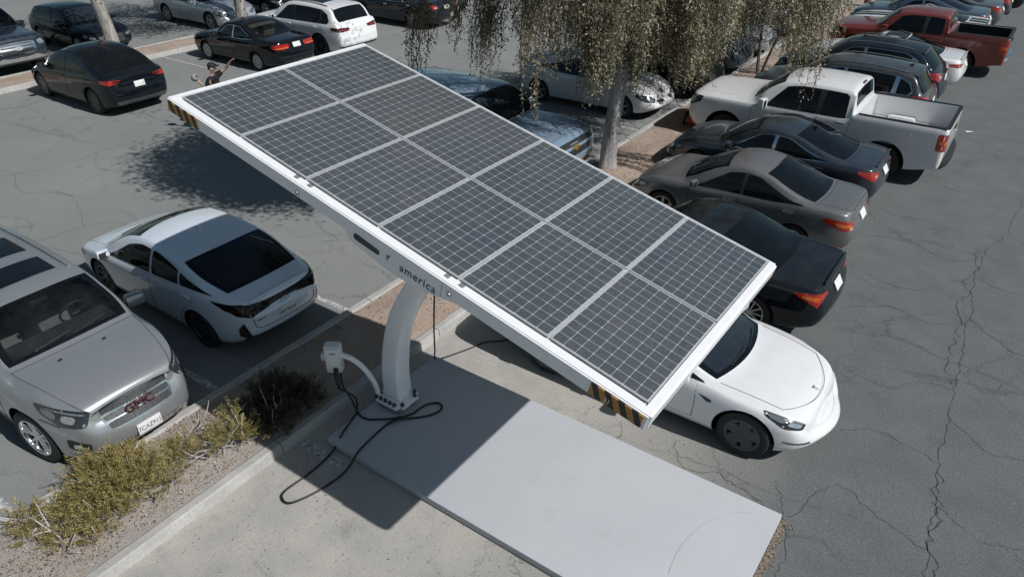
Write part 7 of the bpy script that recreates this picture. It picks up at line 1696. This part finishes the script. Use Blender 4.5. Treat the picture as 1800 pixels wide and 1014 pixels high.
juniper('juniper_shrub', 'dark juniper shrub in the shade between charger and sunlit shrub', [(-.90, -2.34, .10, .30), (-.74, -2.05, .12, .30), (-1.02, -2.10, .16, .30), (-.62, -2.36, .08, .22), (-.72, -1.80, .08, .2), (-1.1, -1.92, .08, .2)], 720, jun_shaded, 8, 30)
# dead twigs standing behind the sunlit shrub
dk = thing('dead_bush', 'bare grey dead branches sticking up behind the sunlit juniper', 'dead bush', (-1.4, -3.1, .1)); rnd = random.Random(4)
for _ in range(7):
    mb = MB()
    b = Vector((rnd.uniform(-.15, .2), rnd.uniform(-.3, .3), .02)); e = b + Vector((rnd.uniform(-.15, .15), rnd.uniform(-.05, .3), rnd.uniform(.15, .42)))
    mb.tube(smooth_path([b, b.lerp(e, .5) + Vector((.03, .02, 0)), e], 4), list(np.linspace(.016, .004, 9)), 6); mb.build('branch', deadwood, dk, 60)

# litter of chips and dry leaves on the beds; gravel by the pad
def litter(name, n, x0, x1, y0, y1, z, size, mat, seed, label=None):
    rg = np.random.default_rng(seed); P = np.stack([rg.uniform(x0, x1, n), rg.uniform(y0, y1, n), z + rg.uniform(0, .012, n)], 1)
    P[:, 2] += .05 * np.sin(PI * np.clip((P[:, 0] + 1.8) / 1.32, 0, 1)) if x1 < 0 and x0 > -3 else 0
    m_ = .5 + .5 * np.sin(P[:, 0] * 2.1 + P[:, 1] * 1.3) * np.sin(P[:, 1] * 2.9)
    P = P[rg.random(n) < .25 + .75 * m_]; n = len(P)
    o = leaf_mesh(name, P, rg.normal(size=(n, 3)) * np.array([1, 1, .18]), np.array([0, 0, 1.]) + rg.normal(0, .35, (n, 3)), size * rg.uniform(.5, 1.5, n), size * .4 * rg.uniform(.5, 1.5, n), rg.random(n), mat, None)
    return tag(o, label, None, None, 'stuff')
chips = leaf_mat('dry_litter', [(.10, .06, .035), (.26, .15, .09), (.42, .34, .26), (.5, .46, .40)], .0, .9)
litter('leaf_litter', 15000, -1.75, -.52, -6.5, 24, .125, .034, chips, 21)
litter('leaf_litter', 5000, -1.78, -.52, -6.0, -2.0, .125, .03, chips, 22)
litter('loose_grit', 2600, -.30, 4.4, -4.5, .9, .004, .022, leaf_mat('grit', [(.08, .07, .06), (.25, .22, .19), (.45, .41, .36)], 0, .9), 23)
rgp = np.random.default_rng(3); mb = MB()
for _ in range(650):
    x = 5.15 + abs(rgp.normal(0, .045)); y = rgp.uniform(-2.2, .05); r = rgp.uniform(.005, .012)
    mb.box((x, y, r * .5), (r * 2, r * 1.6, r * 1.2), rot=Matrix.Rotation(rgp.uniform(0, 3), 3, 'Z'))
tag(mb.build('gravel', simple('gravel_brown', (.24, .18, .13), .9, vary=.5, scale=60)), kind='stuff')
lit = np.random.default_rng(31); nl = 700
nl = 380
Pl = np.stack([lit.uniform(4.2, 7.6, nl), lit.uniform(-1, 14, nl), np.full(nl, .006)], 1)
o = leaf_mesh('blown_leaf_bits', Pl, lit.normal(size=(nl, 3)) * np.array([1, 1, .1]), np.array([[0, 0, 1.]] * nl), lit.uniform(.008, .028, nl), lit.uniform(.004, .009, nl), lit.random(nl) * .6 + .4, chips, None); tag(o, kind='stuff')

# ------------------------------------------------------------------ the ball player
skin = simple('skin', (.50, .31, .23), .55, vary=.06); shirt_m = simple('black_shirt', (.012, .012, .014), .85); shorts_m = simple('dark_shorts', (.02, .022, .028), .85)
shoe_m = simple('white_shoe', (.6, .6, .6), .6); cap_m = simple('black_cap', (.012, .014, .02), .7); hair_m = simple('dark_hair', (.03, .02, .015), .7)
def skin_mesh(name, nodes, edges, mat, parent, root=0, levels=2):
    me = bpy.data.meshes.new(name); me.from_pydata([n[:3] for n in nodes], edges, [])
    o = bpy.data.objects.new(name, me); COL.objects.link(o)
    sk = o.modifiers.new('s', 'SKIN'); sk.use_smooth_shade = True; sk.branch_smoothing = .4
    for i, n in enumerate(nodes):
        r = n[3]; r2 = n[4] if len(n) > 4 else r; d = me.skin_vertices[0].data[i]; d.radius = (r, r2); d.use_root = (i == root)
    sb = o.modifiers.new('u', 'SUBSURF'); sb.levels = levels; sb.render_levels = levels
    dg = bpy.context.evaluated_depsgraph_get(); dg.update()
    m2 = bpy.data.meshes.new_from_object(o.evaluated_get(dg)); COL.objects.unlink(o); bpy.data.objects.remove(o)
    m2.name = name; m2.materials.clear(); m2.materials.append(mat)
    m2.polygons.foreach_set('use_smooth', np.ones(len(m2.polygons), dtype=bool))
    return link(bpy.data.objects.new(name, m2), parent)
pr_ = thing('person', 'person in black shirt and cap throwing a ball out in the left aisle', 'person', (-11.15, 4.42, 0), R(34))
pr_.scale = (1.0, 1.0, 1.0)
N = [(0, 0, .93, .125, .15), (0, 0, 1.08, .115, .14), (.01, 0, 1.24, .105, .145), (.01, 0, 1.36, .065, .11), (.03, 0, 1.48, .045), (.05, 0, 1.56, .055), (.07, 0, 1.63, .088, .08), (.07, 0, 1.71, .075, .07)]
E_ = [(0, 1), (1, 2), (2, 3), (3, 4), (4, 5), (5, 6), (6, 7)]
def chain(start, pts):
    p = start
    for q in pts: N.append(q); E_.append((p, len(N) - 1)); p = len(N) - 1
    return p
# left arm raised forward, right arm back with the ball
lh = chain(3, [(.05, .18, 1.40, .042), (.19, .23, 1.48, .047), (.29, .24, 1.55, .04), (.39, .21, 1.65, .036), (.46, .18, 1.73, .027), (.50, .17, 1.77, .026, .036)])
rh = chain(3, [(-.0, -.18, 1.38, .042), (-.04, -.24, 1.24, .047), (-.05, -.27, 1.11, .041), (-.13, -.29, 1.22, .036), (-.19, -.29, 1.33, .027), (-.21, -.29, 1.37, .026, .034)])
for h, dx, s, yy in ((lh, .035, 1, .20), (rh, -.02, -1, -.30)):
    bx = N[h]
    for k, off in enumerate((-.027, -.009, .009, .027)):
        l = (.075, .085, .082, .065)[k]
        if s > 0: chain(h, [(bx[0] + .03, bx[1] + off, bx[2] + .02, .010), (bx[0] + .03 + l * .5, bx[1] + off * 1.15, bx[2] + .02 + l * .3, .009), (bx[0] + .03 + l * .9, bx[1] + off * 1.2, bx[2] + .02 + l * .35, .007)])
        else: chain(h, [(bx[0] - .02, bx[1] + off, bx[2] + .035, .010), (bx[0] - .035, bx[1] + off * 1.3, bx[2] + .035 + l * .5, .009), (bx[0] - .065, bx[1] + off * 1.4, bx[2] + .035 + l * .85, .007)])
    chain(h, [(bx[0] + .01, bx[1] + .035 * s, bx[2] - .0, .011), (bx[0] + (.03 if s > 0 else -.03), bx[1] + .058 * s, bx[2] + .02, .009)])
for s, kx, fx in ((1, .10, .12), (-1, -.06, -.16)):
    a = chain(0, [(.0, s * .095, .86, .088, .085), (kx * .7, s * .12, .66, .072), (kx, s * .13, .48, .055), (kx * .6 + fx * .4, s * .13, .30, .052), (fx, s * .135, .09, .036), (fx + .02, s * .14, .05, .038), (fx + .15, s * .15, .035, .03)])
skin_mesh('body', N, E_, skin, pr_)
sn = [(0, 0, .84, .145, .17), (0, 0, 1.0, .135, .16), (.01, 0, 1.2, .145, .185), (.02, 0, 1.36, .128, .185), (.03, 0, 1.46, .078), (.05, .18, 1.40, .092), (.13, .21, 1.45, .082), (.20, .23, 1.49, .074), (0, -.18, 1.385, .092), (-.035, -.23, 1.28, .082), (-.055, -.255, 1.18, .074)]
skin_mesh('shirt', sn, [(0, 1), (1, 2), (2, 3), (3, 4), (3, 5), (5, 6), (6, 7), (3, 8), (8, 9), (9, 10)], shirt_m, pr_)
hn = [(0, 0, .90, .14, .165), (.0, .095, .82, .105), (.07, .12, .62, .092), (.08, .125, .54, .088), (.0, -.095, .82, .105), (-.045, -.12, .62, .092), (-.05, -.125, .54, .088)]
skin_mesh('shorts', hn, [(0, 1), (1, 2), (2, 3), (0, 4), (4, 5), (5, 6)], shorts_m, pr_)
for s, fx in ((1, .12), (-1, -.16)):
    mb = MB(); mb.box((fx + .06, s * .142, .045), (.28, .10, .085), bevel=.035); mb.build('shoe', shoe_m, pr_, 60)
# head details
def blob(name, c, r, mat, sub=3, parent=pr_, cut=None):
    bm = bmesh.new(); bmesh.ops.create_icosphere(bm, subdivisions=sub, radius=1)
    for v in bm.verts: v.co = Vector((c[0] + v.co.x * r[0], c[1] + v.co.y * r[1], c[2] + v.co.z * r[2]))
    if cut is not None: bmesh.ops.delete(bm, geom=[v for v in bm.verts if v.co.z < cut(v.co)], context='VERTS')
    me = bpy.data.meshes.new(name); bm.to_mesh(me); bm.free(); return finish(name, me, mat, parent, 180)
blob('hair', (.045, 0, 1.645), (.105, .092, .10), hair_m, cut=lambda p: 1.58 + max(0, p.x - .02) * 1.4)
cp = blob('cap', (.055, 0, 1.69), (.115, .10, .095), cap_m, cut=lambda p: 1.685)
mb = MB(); mb.prism([(.12, -.085), (.20, -.07), (.245, -.03), (.245, .03), (.20, .07), (.12, .085)], 1.69, 1.702, 'z'); mb.build('cap_visor', cap_m, cp)
fc = MB(); fc.box((.158, 0, 1.615), (.035, .026, .04), bevel=.011, rot=Matrix.Rotation(R(18), 3, 'Y')); fc.build('nose', skin, pr_, 60)
for s in (-1, 1):
    blob('eye', (.142, s * .033, 1.645), (.011, .014, .010), simple('eye_white', (.6, .58, .55), .3), 2)
    blob('ear', (.055, s * .088, 1.625), (.026, .012, .036), skin, 2)
mb = MB(); mb.box((.148, 0, 1.572), (.014, .05, .012), bevel=.005); mb.build('mouth', simple('lips', (.35, .14, .11), .5), pr_)
mb = MB(); mb.prism([(-.03, 1.20), (.05, 1.22), (.07, 1.28), (.02, 1.33), (-.04, 1.30)], -.196, -.190, 'y'); mb.build('shirt_print', simple('faded_print', (.22, .09, .05), .8, vary=.5, scale=40), pr_)
# the ball (rests against his hand)
M_ = Matrix.Rotation(R(34), 4, 'Z'); bp_ = Vector((-11.15, 4.42, 0)) + (M_ @ (Vector((-.305, -.29, 1.47)) * 1.0))
def ball_mat():
    m = NT('ball_panels'); oc = m.obj(); sp = m.n('ShaderNodeSeparateXYZ'); m.l(oc, sp.inputs[0])
    k = m.ramp(m.math('SINE', m.math('MULTIPLY', m.math('ADD', sp.outputs[0], m.math('MULTIPLY', sp.outputs[2], .6)), 30)), -.05, .05)
    m.l(m.mix(k, (.025, .027, .035), (.30, .29, .29)), m.b.inputs['Base Color']); m.set(Roughness=.5); return m.m
bm = bmesh.new(); bmesh.ops.create_icosphere(bm, subdivisions=4, radius=.098); me = bpy.data.meshes.new('ball'); bm.to_mesh(me); bm.free()
o = finish('ball', me, ball_mat(), None, 180); o.location = bp_; tag(o, 'dark and grey ball held back in the hand of the throwing person', 'ball')
# ------------------------------------------------------------------ camera, light
cam_d = bpy.data.cameras.new('camera'); cam = bpy.data.objects.new('camera', cam_d); COL.objects.link(cam)
F_PX, YAW, PITCH, ROLL = 1277.32, 2.189685, .555497, -.003728
cam_d.sensor_fit = 'HORIZONTAL'; cam_d.sensor_width = 36; cam_d.lens = F_PX / 1800 * 36; cam_d.clip_end = 800; cam_d.clip_start = .1
fw = Vector((math.cos(YAW) * math.cos(PITCH), math.sin(YAW) * math.cos(PITCH), -math.sin(PITCH)))
rt = Vector((math.sin(YAW), -math.cos(YAW), 0)); up = rt.cross(fw)
r2 = rt * math.cos(ROLL) + up * math.sin(ROLL); u2 = -rt * math.sin(ROLL) + up * math.cos(ROLL)
M = Matrix((r2, u2, -fw)).transposed().to_4x4(); M.translation = Vector((5.921875, -6.34053, 6.597679))
cam.matrix_world = M
scene.camera = cam
AZ, EL = R(4.5), R(45.4)
sun_d = bpy.data.lights.new('sun', 'SUN'); sun = bpy.data.objects.new('sun', sun_d); COL.objects.link(sun)
sun_d.energy = 4.25; sun_d.angle = R(.53); sun_d.color = (1.0, .98, .968)
sv = Vector((math.cos(AZ) * math.cos(EL), math.sin(AZ) * math.cos(EL), math.sin(EL)))
sun.rotation_euler = (-sv).to_track_quat('-Z', 'Y').to_euler(); sun.location = sv * 40
world = bpy.data.worlds.new('World'); scene.world = world; world.use_nodes = True
wt = world.node_tree; bg = wt.nodes['Background']
sky = wt.nodes.new('ShaderNodeTexSky'); sky.sky_type = 'NISHITA'; sky.sun_disc = False
sky.sun_elevation = EL; sky.sun_rotation = PI / 2 - AZ; sky.altitude = 600; sky.air_density = 1.0; sky.dust_density = 1.2
tint = wt.nodes.new('ShaderNodeMix'); tint.data_type = 'RGBA'; tint.blend_type = 'MULTIPLY'; tint.inputs[0].default_value = 1; tint.inputs[7].default_value = (.88, 1.0, .93, 1)
wt.links.new(sky.outputs[0], tint.inputs[6]); wt.links.new(tint.outputs[2], bg.inputs[0]); bg.inputs[1].default_value = .053
scene.view_settings.view_transform = 'Standard'; scene.view_settings.look = 'None'; scene.view_settings.exposure = 0; scene.view_settings.gamma = 1
build_cars()
